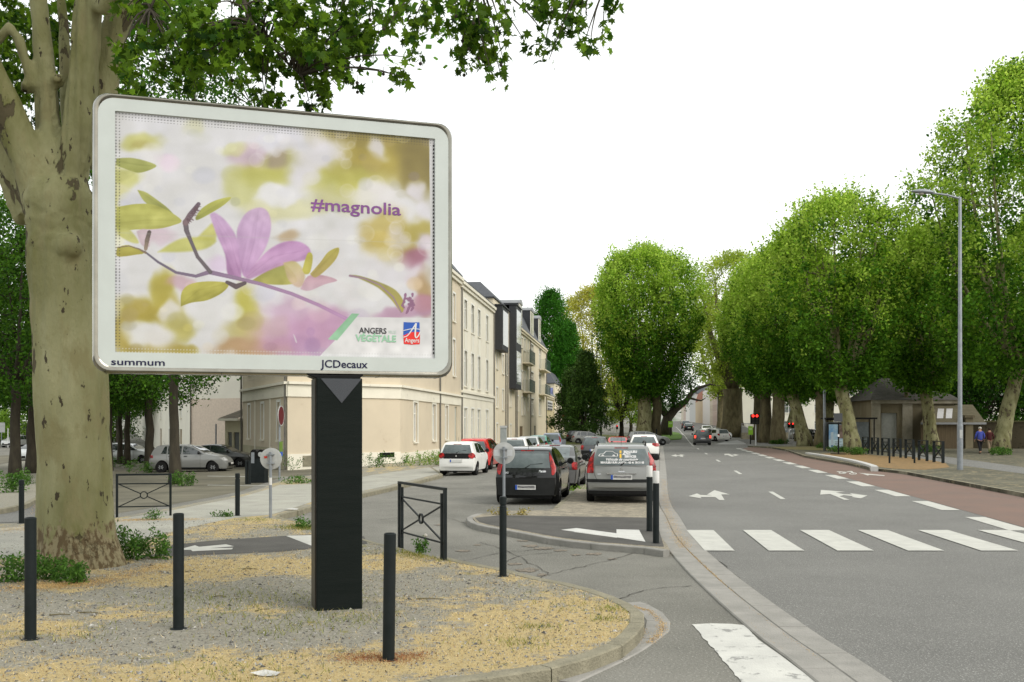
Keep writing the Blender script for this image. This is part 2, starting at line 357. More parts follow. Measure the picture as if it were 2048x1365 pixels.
# main road: left edge = right edge of the gutter, right edge = kerb of the right pavement
GUT_R = curve2([(x_ * 1.0625, y_ * 1.0625) for x_, y_ in ((2.86, 4), (2.84, 7.42), (2.83, 8.19), (2.80, 9.17), (2.82, 11.5), (2.90, 13.9), (3.10, 17.1), (3.47, 20.5), (4.17, 26.5), (6.88, 44.5), (14.5, 95.6))], 5)
GUT_R = [(3.04, -20)] + [tuple(p) for p in GUT_R]
def RK(Y): return 14.28 + .137 * (Y - 27.4)
rk = [(RK(y), y) for y in (-20, 10, 26, 44, 60, 95.6)]
far_l = [(17.6, 114), (20.5, 130), (25, 160), (31, 200), (45, 300), (60, 420), (85, 600)]
far_r = [(30, 104), (34, 112), (32, 130), (36, 160), (41, 200), (55, 300), (70, 420), (96, 600)]
road = sheet('road', GUT_R + far_l + far_r[::-1] + rk[::-1], .004, asph)
def bl(Y): return 9.775 + .1455 * (Y - 19.1)
sheet('bike_lane', [(bl(-20) + .35, -20), (bl(84) + .2, 84), (bl(90) + 1.6, 91), (RK(88) - .02, 88), (RK(26) - .02, 26), (RK(-20) - .02, -20)], .008, red)
mk = []
def marking(pts, off=.012, pixels=True, m=None, name='road_marking'):
    o = sheet(name, pix(pts, off) if pixels else pts, off, m or white); return o
def c4(*p): return [(x / 2.6 + 1300, y / 2.6 + 840) for x, y in p]
for a, b, c, d in ((190, 330, 440, 285), (483, 630, 803, 618), (780, 930, 1165, 975), (1080, 1235, 1530, 1342), (1393, 1550, 1915, 1722), (1705, 1865, 2290, 2100)):
    marking(c4((a, 573), (b, 573), (c, 680), (d, 680)), off=.016, name='zebra_stripe')
marking(c4((200, 397), (245, 383), (262, 391), (322, 393), (296, 389), (335, 366), (415, 388), (370, 388), (388, 417), (360, 417), (340, 402), (262, 401), (268, 409)), name='lane_arrow')
c7 = lambda *p: [(x / 3.737 + 1500, y / 3.737 + 740) for x, y in p]
marking(c7((530, 898), (525, 933), (598, 928), (705, 972), (745, 972), (668, 945), (700, 937), (770, 944), (760, 951), (828, 961), (878, 940), (745, 922), (762, 932), (700, 930), (640, 918), (712, 913), (600, 903)), name='lane_arrow')
marking([(1342, 912), (1352, 909.2), (1353, 911), (1362, 911), (1358, 909), (1370, 910.5), (1365, 911.5), (1367, 914), (1362, 914), (1358, 912.3), (1353, 912.6), (1354, 914)], name='lane_arrow')
marking([(1449, 908), (1458, 908), (1464, 910.5), (1470, 909), (1478, 910.5), (1470, 912.3), (1468, 911.4), (1464, 911.6), (1469, 913.5), (1463, 913.5), (1455, 910.4), (1449, 911)], name='lane_arrow')
for k in range(0, 6):
    y0 = 27.2 + 13.8 * k
    f = lambda y: 7.64 + .146 * (y - 28.8)
    marking([(f(y0) - .07, y0), (f(y0) + .07, y0), (f(y0 + 3) + .07, y0 + 3), (f(y0 + 3) - .07, y0 + 3)], pixels=False, name='lane_line')
marking([(XA(1387, 94), 94), (XA(1389, 94), 94), (XA(1369.5, 150), 150), (XA(1368, 150), 150)], pixels=False, name='lane_line')
for k in range(0, 16):
    y0 = 19.1 + 4.57 * k
    if y0 > 84: break
    marking([(bl(y0) - .22, y0), (bl(y0) + .22, y0), (bl(y0 + 2.8) + .22, y0 + 2.8), (bl(y0 + 2.8) - .22, y0 + 2.8)], pixels=False, name='bike_lane_line')
marking([(XA(1366, 150), 150), (XA(1368, 150), 150), (XA(1352, 240), 240), (XA(1351, 240), 240)], pixels=False, name='lane_line')
# far give-way patch on the right of the junction
marking([(1430, 889), (1452, 883), (1475, 881), (1488, 885), (1493, 889)], off=.01, m=mat('pale_patch', (.36, .36, .35), .9, world=True), name='pale_junction_patch')
# bicycle symbol
for (px, py, rx, ry) in ((1685, 946, 8, 2.0), (1706, 947.5, 8, 2.0)):
    a = [(px + rx * math.cos(t), py + ry * math.sin(t)) for t in np.linspace(0, 2 * math.pi, 15)[:-1]]
    b = [(px + (rx - 2.4) * math.cos(t), py + (ry - .9) * math.sin(t)) for t in np.linspace(0, 2 * math.pi, 15)[:-1]]
    mbz = MB()
    for i in range(14):
        j = (i + 1) % 14; q = [P3(*p, .014) for p in (a[i], a[j], b[j], b[i])]; mbz.add(q, [(0, 1, 2, 3)])
    mbz.build('bicycle_marking', white)['kind'] = 'structure'
marking([(1683, 946), (1700, 942.5), (1704, 942.5), (1709, 947.4), (1706, 947.6), (1700, 943.8), (1687, 946.8)], name='bicycle_marking')
marking([(1716, 946), (1770, 951), (1768, 952.3), (1738, 950), (1736, 951.5), (1726, 948.2)], name='lane_arrow')
marking([(1672, 944), (1695, 945.3), (1694, 944.3), (1676, 943)], name='lane_arrow')
# worn white band beside the gutter at the front
rg = random.Random(3)
edge = [(1385 + (1488 - 1385) * t + rg.uniform(-2.5, 2.5), 1249 + (1370 - 1249) * t) for t in np.linspace(0, 1, 26)]
marking(edge[::-1] + [(1386, 1249), (1420, 1247), (1462, 1248), (1493, 1251), (1500, 1262), (1517, 1280), (1560, 1310), (1600, 1340), (1645, 1372), (1700, 1430), (1560, 1430)], m=white_worn, off=.006)
# gutter stones (two rows) along the left edge of the road
cl = [(p[0], p[1]) for p in GUT_R if 4 <= p[1] <= 101]
ribbon('gutter', cl, .0, .30, -.02, .012, gutter, joint=1.15, gap=.016)
ribbon('kerb', cl, .315, .62, -.02, .024, gutter, joint=4.0, gap=.008)
# front triangle of asphalt between verge and gutter, slightly darker and patched
# VERGE --------------------------------------------------------
KF = [(700, 1395), (830, 1365), (930, 1352), (1023, 1341), (1097, 1327), (1160, 1309), (1197, 1297), (1231, 1276), (1252, 1255), (1261, 1237), (1254, 1222), (1231, 1208), (1205, 1196), (1175, 1185), (1120, 1170), (1056, 1158), (993, 1141), (923, 1128), (867, 1115)]
kf = pix(KF, .12); kf = [(-2.6, 4.2), (-1.55, 5.6)] + kf
kf = [tuple(p) for p in curve2(kf, 4)]
VL = [(800, 1100), (735, 1085), (640, 1055), (548, 1034), (585, 1022), (622, 1010), (730, 985), (880, 950)]
vl = pix(VL, .12)
# facade line of the left street
FC = Vector(G(800, 930)); FM = .1235
def facY(px): return (FC.x - FM * FC.y) / ((px - CX) / F - FM)
def facX(Y): return FC.x + FM * (Y - FC.y)
ped = [(facX(Y) + 3.1, Y) for Y in (50, 60, 80, 110, 150, 170)]
bk = [(facX(170) - 1, 170), (facX(60) - 1, 60)] + pix([(560, 962), (480, 990), (340, 1017), (230, 1036), (60, 1046), (-150, 1052)], .12)
pave_poly = kf + vl + [p for p in ped if p[1] > vl[-1][1] + 2] + bk + [(-16, 12), (-16, 2), (-6, .5), (-4, 2)]
sheet('verge', pave_poly, .12, verge_m, ext=.2, fine=([x * .11 for x in range(-85, 16)], [5.4 + y * .11 for y in range(110)]), attr=straw_at)
kl = kf + vl[:1]
ribbon('verge_kerb', kf, .0, -.15, -.05, .128, stone, joint=.98)
ribbon('verge_kerb', [tuple(p) for p in curve2(vl[:5] , 3)], .0, -.10, -.05, .126, stone, joint=.98)
ribbon('pavement_kerb', vl[4:] + [p for p in ped if p[1] > vl[-1][1] + 2], .0, -.14, -.05, .126, stone, joint=0)
# gutter stones at the foot of the verge kerb
gp = [tuple(p) for p in curve2(pix([(1120, 1365), (1180, 1338), (1240, 1310), (1285, 1282), (1312, 1262), (1316, 1248), (1308, 1232), (1285, 1216), (1262, 1207)], .0), 4)]
ribbon('gutter', gp, .12, -.13, -.03, .012, gutter, joint=.9)
def Q(*p, off=.124): return pix(p, off)
sheet('pale_path', Q((-60, 1122), (-60, 1062), (60, 1052), (230, 1040), (340, 1022), (480, 995), (560, 970), (640, 968), (760, 948), (880, 932), (930, 930), (880, 947), (730, 981), (622, 1005), (585, 1017), (540, 1030), (470, 1036), (380, 1055), (300, 1075), (230, 1092), (90, 1112)), .124, palepath)
sheet('cycle_path', Q((330, 1100), (345, 1090), (420, 1082), (520, 1075), (620, 1069), (728, 1073), (735, 1088), (640, 1096), (560, 1104), (460, 1108), (350, 1113), (300, 1112)), .124, asph_dark)
marking(Q((355, 1100), (390, 1091), (398, 1094), (452, 1089), (468, 1093), (418, 1097), (466, 1096), (464, 1099), (400, 1102), (385, 1103), (382, 1100), off=.128), off=.128, pixels=False, name='lane_arrow')
marking(Q((572, 1072), (640, 1070), (700, 1073), (700, 1092), (626, 1093), off=.128), off=.128, pixels=False, name='lane_arrow')
# parking yard on the left behind the path
sheet('parking_yard', pix([(-300, 1040), (-60, 1044), (60, 1038), (230, 1028), (340, 1010), (480, 983), (560, 956), (640, 948), (625, 935), (560, 938), (480, 925), (430, 908), (300, 900), (100, 905), (-300, 930)], .004), .004, park)
sheet('side_street', pix([(-300, 1040), (-100, 1052), (0, 1046), (84, 1042), (84, 985), (60, 1008), (0, 1020), (-100, 1028), (-300, 1010)], .008), .008, asph)
# planted strip far left
ks = pix([(-200, 1020), (-60, 1022), (0, 1018), (45, 1008), (70, 995), (80, 960), (88, 920), (60, 915), (0, 930), (-200, 960)], .12)
sheet('planted_strip', ks, .12, verge_m, ext=.15)
ribbon('strip_kerb', ks[:7], -.0, -.14, -.03, .126, stone, joint=1.0)
for (px, py) in ((280, 952), (352, 968)): pass
# white bay lines in the yard
bay = mat('faded_paint', (.42, .42, .38), .9, (.25, .25, .22), scale=2, world=True)
for y in (970, 952): marking([(415, y), (640, y + 3), (640, y + 4.2), (415, y + 1.2)], m=bay)
# ISLAND between the street and the main road
IS = [(945, 1036), (955, 1046), (975, 1052), (1010, 1058), (1060, 1067), (1120, 1078), (1200, 1087), (1290, 1094), (1340, 1101)]
isl = pix(IS, .1)
isl_r = [(p[0] - .64, p[1]) for p in cl if isl[-1][1] + .3 < p[1] < 92]
ISL = [(1163, 975), (1140, 995), (1117, 1016), (1090, 1021), (1010, 1022), (965, 1028)]
kerb_mid = [(facX(0) + 0, 0)]
mid_line = [(.15 * (Y - 26.5) + 2.05, Y) for Y in (88, 70, 55, 45, 36)]
isl_poly = [tuple(p) for p in curve2(isl, 3)] + isl_r + mid_line + pix(ISL, .1)
sheet('island_parking', isl_poly, .1, island_gravel, ext=.15)
sheet('island_asphalt', pix([(950, 1036), (958, 1044), (975, 1049), (1010, 1055), (1060, 1064), (1120, 1075), (1200, 1084), (1290, 1091), (1328, 1094), (1318, 1060), (1312, 1036), (1200, 1034), (1080, 1032), (1000, 1031)], .104), .104, asph_dark)
ribbon('island_kerb', [tuple(p) for p in curve2(pix(ISL[:3][::-1] , .1)[::1], 3)] + mid_line[::-1], -.0, .12, -.05, .106, stone, joint=1.0)
ribbon('island_kerb', [tuple(p) for p in curve2(pix([(965, 1028)] + IS, .1), 4)], 0, -.13, -.05, .106, gutter, joint=1.0)
tac = mat('tactile_white', (.56, .56, .53), .6, (.48, .48, .45), scale=6, world=True)
marking(pix([(1122, 1060), (1153, 1056.5), (1233, 1067), (1233, 1059), (1278, 1060), (1291, 1084), (1240, 1076)], .108), off=.108, pixels=False, m=tac, name='tactile_paving')
mbz = MB()
for i in range(34):
    for j in range(7):
        px = 1150 + i * 4.1; py = 1060 + i * .55 + j * 2.3
        yl = 1060 + (px - 1122) * .09; yh = 1062 + (px - 1122) * .125
        if px > 1235: yl = 1061; yh = 1075 + (px - 1235) * .16
        if yl < py < yh and px < 1275: c = P3(px, py, .108); mbz.cyl(c.x, c.y, c.z, c.z + .006, .018, 8, r1=.012)
mbz.build('tactile_studs', tac)['kind'] = 'structure'
# RIGHT PAVEMENT
rp = [(RK(y), y) for y in (-20, 10, 26, 36, 41)] + pix([(1740, 936), (1700, 927), (1610, 912)], .12) + [(RK(78) + .2, 78), (RK(86), 86)] + pix([(1495, 892), (1540, 893)], .12) + [(60, 88), (90, 88), (90, -20)]
sheet('right_pavement', rp, .12, rightpave, ext=.15)
ribbon('right_kerb', rp[:5] + [rp[5]], 0, -.12, -.05, .126, stone, joint=0)
white_kerb = mat('pale_granite', (.52, .52, .50), .85, (.42, .42, .40), scale=5, world=True)
ribbon('raised_kerb', [tuple(p) for p in curve2(pix([(1742, 938), (1735, 934), (1700, 924), (1650, 914.5), (1610, 908.5)], .12), 4)], .0, -.30, -.05, .22, white_kerb, joint=0)
ribbon('right_kerb', rp[7:10], 0, -.12, -.05, .126, stone, joint=0)
sheet('right_footpath', [on(*G(px, py, .124)).to_2d()[:] for px, py in ((2300, 950), (2048, 935), (1900, 915), (1760, 895), (1700, 890), (1700, 894), (1760, 902), (1900, 928), (2048, 948), (2300, 975))], .124, asph)
# worn brown patch around the small barriers
brown = mat('trodden_leaves', (.26, .165, .07), .95, (.17, .12, .06), scale=4, detail=10, bump=.8, bscale=40, world=True)
sheet('trodden_leaves', pix([(1640, 908), (1700, 905), (1760, 912), (1830, 915), (1890, 926), (1900, 935), (1850, 940), (1790, 938), (1745, 933), (1700, 922)], .126), .126, brown)
# grass island at the far junction
grass_m = mat('lawn', (.07, .13, .02), .9, (.10, .19, .03), scale=1.5, bump=.8, bscale=20, world=True)
sheet('lawn', pix([(1336, 880), (1362, 878), (1365, 872), (1358, 866), (1335, 862), (1310, 864), (1290, 872), (1310, 880)], .1), .1, grass_m, ext=.12)
sheet('lawn', [(XA(1100, 110), 112), (XA(1240, 100), 104), (XA(1300, 118), 120), (XA(1300, 135), 140), (XA(1100, 160), 170), (XA(1000, 200), 200)], .05, mat('rough_grass', (.06, .09, .02), .9, (.12, .12, .04), scale=.8, world=True, bump=.6), ext=.1)
sheet('roadside_grass', [(RK(78) + .15, 78.5), (RK(86) + .1, 86), (RK(90) + 8, 90), (RK(88) + 18, 87), (RK(80) + 9, 78), (RK(74) + 2, 74)], .128, mat('thin_grass', (.16, .15, .05), .9, (.22, .18, .09), scale=2, world=True, bump=.6))

# cracks, seams and crumbled patches of the old side street
crack_m = mat('crack_filler', (.045, .043, .038), .95, (.07, .065, .055), scale=20, world=True)
rub = mat('crumbled_asphalt', (.27, .225, .17), .95, (.13, .125, .11), scale=14, detail=10, bump=1, bscale=60, world=True)
rc = random.Random(8)
def crack(pts, w=.008, off=.009):
    P_ = curve2(pix(pts, off), 7); P_ = [p + Vector((rc.gauss(0, .02), rc.gauss(0, .02))) for p in P_]; a, b = [], []
    for i, p in enumerate(P_):
        d = (P_[min(i + 1, len(P_) - 1)] - P_[max(i - 1, 0)]).normalized(); q = Vector((-d.y, d.x)) * w * rc.uniform(.4, 1.3); a.append(p + q); b.append(p - q)
    mbc = MB(); n_ = len(a); mbc.add([(p.x, p.y, tz(p.x, p.y) + off) for p in a + b], [(i, i + 1, n_ + i + 1, n_ + i) for i in range(n_ - 1)]); mbc.build('road_crack', crack_m)['kind'] = 'structure'
for pts in ([(1066, 1160), (1110, 1146), (1190, 1128), (1280, 1104), (1338, 1101)], [(905, 1128), (980, 1110), (1060, 1100), (1150, 1096)], [(760, 1040), (850, 1030), (930, 1045)], [(960, 1085), (1010, 1100), (1060, 1126), (1100, 1150)], [(730, 1010), (800, 1004), (880, 1000)], [(1000, 1130), (1040, 1112), (1120, 1104)], [(1235, 1200), (1290, 1180), (1380, 1172)]): crack(pts)
crack([(1377, 1073), (1438, 1125), (1508, 1182), (1631, 1267), (1785, 1365)], .007, .010)
for (px, py, a, b) in ((1060, 1092, 16, 2.5), (1088, 1097, 20, 3), (1120, 1101, 15, 2.2), (1152, 1110, 10, 2), (1190, 1108, 18, 2.4), (1030, 1128, 14, 2.6), (1055, 1140, 22, 4), (1085, 1150, 14, 2.5), (925, 1102, 18, 2), (1225, 1118, 10, 1.6), (955, 1090, 9, 1.6), (1045, 1082, 14, 1.5), (880, 1050, 12, 1.4), (1008, 1145, 15, 3)):
    marking([(px + a * math.cos(t) * rc.uniform(.55, 1.2), py + b * math.sin(t) * rc.uniform(.5, 1.3)) for t in np.linspace(0, 6.283, 19)[:-1]], off=.007, m=rub, name='asphalt_patch')
# ================================================================ BILLBOARD
BA = math.atan2(.95, 3.05)
bb = empty('billboard', (-3.88, 9.73, .12), BA, 'large chrome framed advertising panel with a pink magnolia poster on a black pillar', 'billboard')
BZ0, BZ1 = 2.75 - .12, 5.11 - .12; BWd = 3.2
steel = mat('polished_steel', (.30, .29, .25), .14, (.22, .21, .18), metal=1.0, scale=3)
board_grey = mat('board_border', (.49, .53, .51), .45, (.45, .485, .465), scale=2)
blackrib = mat('black_ribbed', (.005, .008, .007), .6, (.008, .011, .010), spec=.1, scale=8, bump=.25, bscale=120, stretch=(.2, .2, 3))
blk = mat('black_paint', (.006, .006, .006), .5, (.010, .010, .010), scale=8, spec=.12)
navy = mat('navy_ink', (.008, .008, .045), .5)
dgrey = mat('dark_grey_mesh', (.065, .07, .078), .7, (.055, .06, .07), scale=90, bump=.4, bscale=200)
def rr(x0, x1, z0, z1, r, n=7):
    o = []
    for cx, cz, a0 in ((x1 - r, z1 - r, 0), (x0 + r, z1 - r, 90), (x0 + r, z0 + r, 180), (x1 - r, z0 + r, 270)):
        for k in range(n): a = R(a0 + 90 * k / (n - 1)); o.append((cx + r * math.cos(a), cz + r * math.sin(a)))
    return o
def loops(mb, rings, close0=False, close1=False, mi=0):
    n = len(rings[0]); vs = [v for r in rings for v in r]
    fs = [(i * n + j, i * n + (j + 1) % n, (i + 1) * n + (j + 1) % n, (i + 1) * n + j) for i in range(len(rings) - 1) for j in range(n)]
    if close0: fs.append(tuple(range(n)))
    if close1: fs.append(tuple(range((len(rings) - 1) * n, len(rings) * n)))
    mb.add(vs, fs, mi)
X0, X1, Z0, Z1 = -.20, BWd + .19, BZ0 - .19, BZ1 + .17
mb = MB(); rings = []
for y, ins in ((.0, .045), (-.012, .03), (-.012, .012), (.01, 0), (.06, -.012), (.27, -.012), (.31, .01), (.33, .05)):
    rings.append([(x, y, z) for x, z in rr(X0 + ins, X1 - ins, Z0 + ins, Z1 - ins, .15)])
loops(mb, rings, False, True); mb.build('casing', steel, bb, autos=40)
mb = MB(); loops(mb, [[(x, .004, z) for x, z in rr(X0 + .036, X1 - .036, Z0 + .036, Z1 - .036, .12)], [(x, .003, z) for x, z in rr(X0 + .045, X1 - .045, Z0 + .045, Z1 - .045, .11)]]); mb.build('seal', blk, bb)
mb = MB(); loops(mb, [[(x, .0, z) for x, z in rr(X0 + .045, X1 - .045, Z0 + .045, Z1 - .045, .11)], [(x, .0, z) for x, z in rr(0, BWd, BZ0, BZ1, .008)], [(x, .03, z) for x, z in rr(0, BWd, BZ0, BZ1, .008)]]); mb.build('border', board_grey, bb)
# --- poster art: colours per point of a fine mesh, in the coordinates of the flat picture
cs = np.array([[115, 108], [1557, 247], [103, 1195], [1545, 1243]], float); us = np.array([[0, 1], [1, 1], [0, 0], [1, 0]], float)
A = []; bv = []
for (u, v), (x, y) in zip(us, cs):
    A.append([u, v, 1, 0, 0, 0, -u * x, -v * x]); bv.append(x); A.append([0, 0, 0, u, v, 1, -u * y, -v * y]); bv.append(y)
hm = np.append(np.linalg.solve(np.array(A), np.array(bv)), 1).reshape(3, 3); hi_ = np.linalg.inv(hm)
def UV(x, y):
    q = hi_ @ np.array([x, y, 1.0]); return q[0] / q[2] * BWd, BZ0 + q[1] / q[2] * (BZ1 - BZ0)
NX, NZ = 540, 400
uu, vv = np.meshgrid(np.linspace(0, 1, NX), np.linspace(0, 1, NZ)); uu = uu.ravel(); vv = vv.ravel()
w_ = hm[2, 0] * uu + hm[2, 1] * vv + 1; PX = (hm[0, 0] * uu + hm[0, 1] * vv + hm[0, 2]) / w_; PY = (hm[1, 0] * uu + hm[1, 1] * vv + hm[1, 2]) / w_
col = np.tile(np.array([222., 222, 226]), (len(PX), 1))
rs = np.random.RandomState(5)
def vnoise(x, y, sc, seed):
    g = np.random.RandomState(seed).rand(64, 64); fx = (x / sc) % 63; fy = (y / sc) % 63; ix = fx.astype(int); iy = fy.astype(int); tx = fx - ix; ty = fy - iy
    tx = tx * tx * (3 - 2 * tx); ty = ty * ty * (3 - 2 * ty); j = (ix + 1) % 64; k = (iy + 1) % 64
    return (g[ix, iy] * (1 - tx) + g[j, iy] * tx) * (1 - ty) + (g[ix, k] * (1 - tx) + g[j, k] * tx) * ty
wx = PX + 46 * (vnoise(PX, PY, 90, 1) - .5) + 18 * (vnoise(PX, PY, 35, 3) - .5); wy = PY + 46 * (vnoise(PX, PY, 90, 2) - .5) + 18 * (vnoise(PX, PY, 35, 4) - .5)
def blob(x, y, rx, ry, c, a=1, p=2.4, warp=1):
    qx, qy = (wx, wy) if warp else (PX, PY)
    d = ((qx - x) / rx) ** 2 + ((qy - y) / ry) ** 2; m = (a * np.exp(-d ** p))[:, None]
    col[:] = col * (1 - m) + np.array(c, float) * m
OL, YG, PK, WH = (168, 150, 40), (190, 188, 80), (200, 165, 190), (224, 222, 230)
for b in ((1300, 300, 330, 150, OL, .95), (1500, 340, 120, 190, (128, 112, 34), .95), (1230, 240, 160, 60, (140, 124, 40), .8), (1180, 400, 110, 50, (150, 134, 48), .7), (1130, 440, 170, 80, YG, .8), (240, 240, 90, 45, YG, .75), (250, 250, 45, 25, (170, 160, 80), .6), (470, 190, 60, 45, (205, 205, 160), .6), (340, 335, 60, 40, (214, 196, 222), .8),
          (740, 320, 110, 55, (205, 182, 196), .9), (860, 340, 85, 80, (172, 168, 96), .9), (850, 320, 40, 60, (150, 130, 120), .6), (770, 400, 140, 55, YG, .85), (690, 480, 90, 70, (205, 205, 130), .8), (900, 560, 200, 50, (210, 208, 150), .7), (1130, 520, 150, 60, (205, 202, 140), .7),
          (650, 285, 60, 30, (206, 206, 130), .6), (160, 400, 60, 40, (205, 205, 120), .9), (120, 560, 40, 160, (200, 195, 90), .6),
          (1040, 300, 120, 80, WH, 1), (870, 250, 130, 45, (220, 220, 232), .9), (960, 400, 80, 70, WH, .95), (1300, 280, 48, 55, (222, 218, 226), .9), (1290, 510, 120, 60, (226, 224, 222), .85), (1475, 480, 45, 62, (222, 218, 226), .95), (1500, 590, 40, 60, WH, .9),
          (800, 480, 75, 38, (232, 232, 234), 1), (850, 495, 60, 36, (230, 230, 232), .9), (1330, 690, 120, 110, (188, 165, 70), .9), (1480, 650, 100, 45, (175, 160, 60), .9), (1400, 750, 110, 60, (180, 165, 90), .8), (1380, 690, 42, 46, (214, 205, 190), .85), (1320, 640, 60, 35, (200, 185, 110), .7),
          (1460, 780, 70, 60, (160, 100, 125), .95), (1500, 700, 60, 40, (200, 190, 215), .8), (1470, 870, 48, 62, (222, 212, 222), .95), (1510, 950, 45, 110, (165, 130, 70), .8), (1330, 840, 120, 80, WH, .8), (1500, 1010, 60, 60, (170, 110, 140), .8), (1400, 1045, 150, 28, (190, 150, 180), .9),
          (250, 1000, 150, 70, (165, 148, 35), .95), (160, 1130, 70, 110, (172, 152, 50), .9), (330, 910, 50, 85, (175, 162, 50), .95), (400, 890, 60, 35, (190, 150, 165), .7), (390, 1080, 70, 80, (178, 168, 70), .85), (300, 1180, 120, 40, (170, 150, 60), .8), (420, 1190, 60, 30, OL, .8),
          (210, 1110, 66, 58, (226, 226, 226), 1), (300, 1130, 70, 45, (224, 222, 220), .95), (350, 1020, 60, 40, WH, .8),
          (700, 1000, 70, 120, (195, 188, 70), .9), (690, 1100, 110, 60, (185, 172, 90), .8), (720, 1180, 190, 50, (176, 140, 90), .9), (980, 1130, 260, 110, (196, 150, 186), .95), (900, 1010, 130, 60, (205, 170, 200), .75), (1080, 1060, 110, 60, (198, 155, 190), .8), (830, 1090, 70, 50, (200, 170, 180), .8), (800, 950, 60, 50, WH, .8),
          (560, 800, 60, 40, (214, 190, 222), .7), (520, 1000, 90, 90, (228, 228, 230), .8), (880, 690, 50, 35, (185, 155, 110), .7), (300, 660, 90, 50, (212, 190, 205), .8)):
    blob(*b)
for _ in range(150):
    x, y = rs.uniform(110, 1550), rs.uniform(130, 1230); r_ = rs.uniform(14, 58); i0 = int(np.argmin(np.abs(PX - x) + np.abs(PY - y))); base = col[i0]; k_ = rs.uniform(-26, 30)
    blob(x, y, r_, r_ * rs.uniform(.6, 1), np.clip(base + np.array([k_, k_ * .9, k_ * .4]), 90, 236), rs.uniform(.3, .7), 4, warp=0)
for _ in range(46):
    x, y = rs.uniform(700, 1550), rs.uniform(150, 1000); r_ = rs.uniform(16, 46); dd = np.hypot(PX - x, (PY - y) * 1.05); m = (np.exp(-((dd - r_) / 4) ** 2) * .22 + np.clip((r_ - dd) / 5, 0, 1) * .14)[:, None]; col[:] = col * (1 - m) + np.array([228., 222, 226]) * m
lum = (vnoise(PX, PY, 120, 51) * .6 + vnoise(PX, PY, 45, 52) * .4 - .5)[:, None]; col += lum * np.array([26., 26, 34])
def segd(px, py, pts, closed=True):
    d = np.full(len(px), 1e9); n = len(pts)
    for i in range(n if closed else n - 1):
        ax, ay = pts[i]; bx, by = pts[(i + 1) % n]; vx, vy = bx - ax, by - ay; t = np.clip(((px - ax) * vx + (py - ay) * vy) / max(vx * vx + vy * vy, 1e-6), 0, 1)
        d = np.minimum(d, np.hypot(px - ax - t * vx, py - ay - t * vy))
    return d
def shape(pts, c, c2=None, soft=3, a=1, vein=None, sm=4):
    P_ = [tuple(p) for p in curve2(list(pts) + [pts[0]], sm)][:-1]
    xs = [p[0] for p in P_]; ys = [p[1] for p in P_]
    s = np.where((PX > min(xs) - 25) & (PX < max(xs) + 25) & (PY > min(ys) - 25) & (PY < max(ys) + 25))[0]; px, py = PX[s], PY[s]
    ins = np.zeros(len(s), bool); n = len(P_)
    for i in range(n):
        x1, y1 = P_[i]; x2, y2 = P_[(i + 1) % n]
        if y1 != y2: ins ^= ((y1 > py) != (y2 > py)) & (px < (x2 - x1) * (py - y1) / (y2 - y1) + x1)
    d = segd(px, py, P_); sd = np.where(ins, d, -d); m = np.clip(sd / soft + .5, 0, 1) * a
    c = np.array(c, float)[None]
    if c2 is not None:
        t = np.clip((py - min(ys)) / (max(ys) - min(ys)), 0, 1)[:, None]; c = c * (1 - t) + np.array(c2, float) * t
    c = c + (vnoise(px, py, 26, 9)[:, None] - .5) * 16 + np.clip(d / 30, 0, 1)[:, None] * 8
    if vein: c = c - np.clip(1 - segd(px, py, vein, False) / 4, 0, 1)[:, None] * 10
    c = c + (vnoise(px, py, 60, 19)[:, None] - .5) * 26
    if vein:
        (ax, ay), (bx, by) = vein[0], vein[-1]; l_ = math.hypot(bx - ax, by - ay); dp = ((px - ax) * (by - ay) - (py - ay) * (bx - ax)) / l_; al = ((px - ax) * (bx - ax) + (py - ay) * (by - ay)) / l_
        c = c + (np.tanh(dp / 9) * 7)[:, None] + ((vnoise(dp * 1.0 + 300, al * .10 + 300, 11, 23) - .5) * 20)[:, None]
    col[s] = col[s] * (1 - m[:, None]) + c * m[:, None]
def stroke(pts, ws, c, c2=None, a=1):
    n = len(pts)
    for i in range(n - 1):
        ax, ay = pts[i]; bx, by = pts[i + 1]
        s = np.where((PX > min(ax, bx) - 20) & (PX < max(ax, bx) + 20) & (PY > min(ay, by) - 20) & (PY < max(ay, by) + 20))[0]; vx, vy = bx - ax, by - ay
        t = np.clip(((PX[s] - ax) * vx + (PY[s] - ay) * vy) / (vx * vx + vy * vy), 0, 1); d = np.hypot(PX[s] - ax - t * vx, PY[s] - ay - t * vy)
        w = ws[i] * (1 - t) + ws[i + 1] * t; m = (np.clip((w - d) / 2 + .5, 0, 1) * a)[:, None]; k = (i + t)[:, None] / (n - 1)
        cc = np.array(c, float) * (1 - k) + np.array(c2 or c, float) * k + (d / w)[:, None] * -10 + 8
        col[s] = col[s] * (1 - m) + cc * m
shape([(118, 320), (180, 318), (240, 330), (298, 355), (250, 380), (205, 385), (150, 365), (118, 350)], (172, 176, 95), (160, 165, 75), vein=[(120, 330), (210, 350), (296, 356)])
shape([(118, 375), (160, 372), (200, 388), (150, 420), (118, 428)], (196, 196, 120), soft=14, a=.8)
shape([(300, 745), (370, 700), (440, 680), (560, 690), (520, 730), (420, 745)], (188, 188, 92), soft=12, a=.9)
shape([(470, 690), (520, 640), (550, 620), (560, 690)], (196, 194, 90), soft=12, a=.8)
shape([(210, 463), (250, 475), (300, 510), (350, 550), (392, 602), (340, 578), (290, 548), (240, 515)], (176, 178, 90), (140, 145, 60), vein=[(215, 466), (300, 525), (390, 600)])
shape([(118, 540), (200, 527), (280, 530), (350, 560), (408, 604), (370, 625), (300, 640), (200, 642), (118, 642)], (172, 172, 72), (184, 184, 92), vein=[(120, 612), (250, 600), (405, 604)])
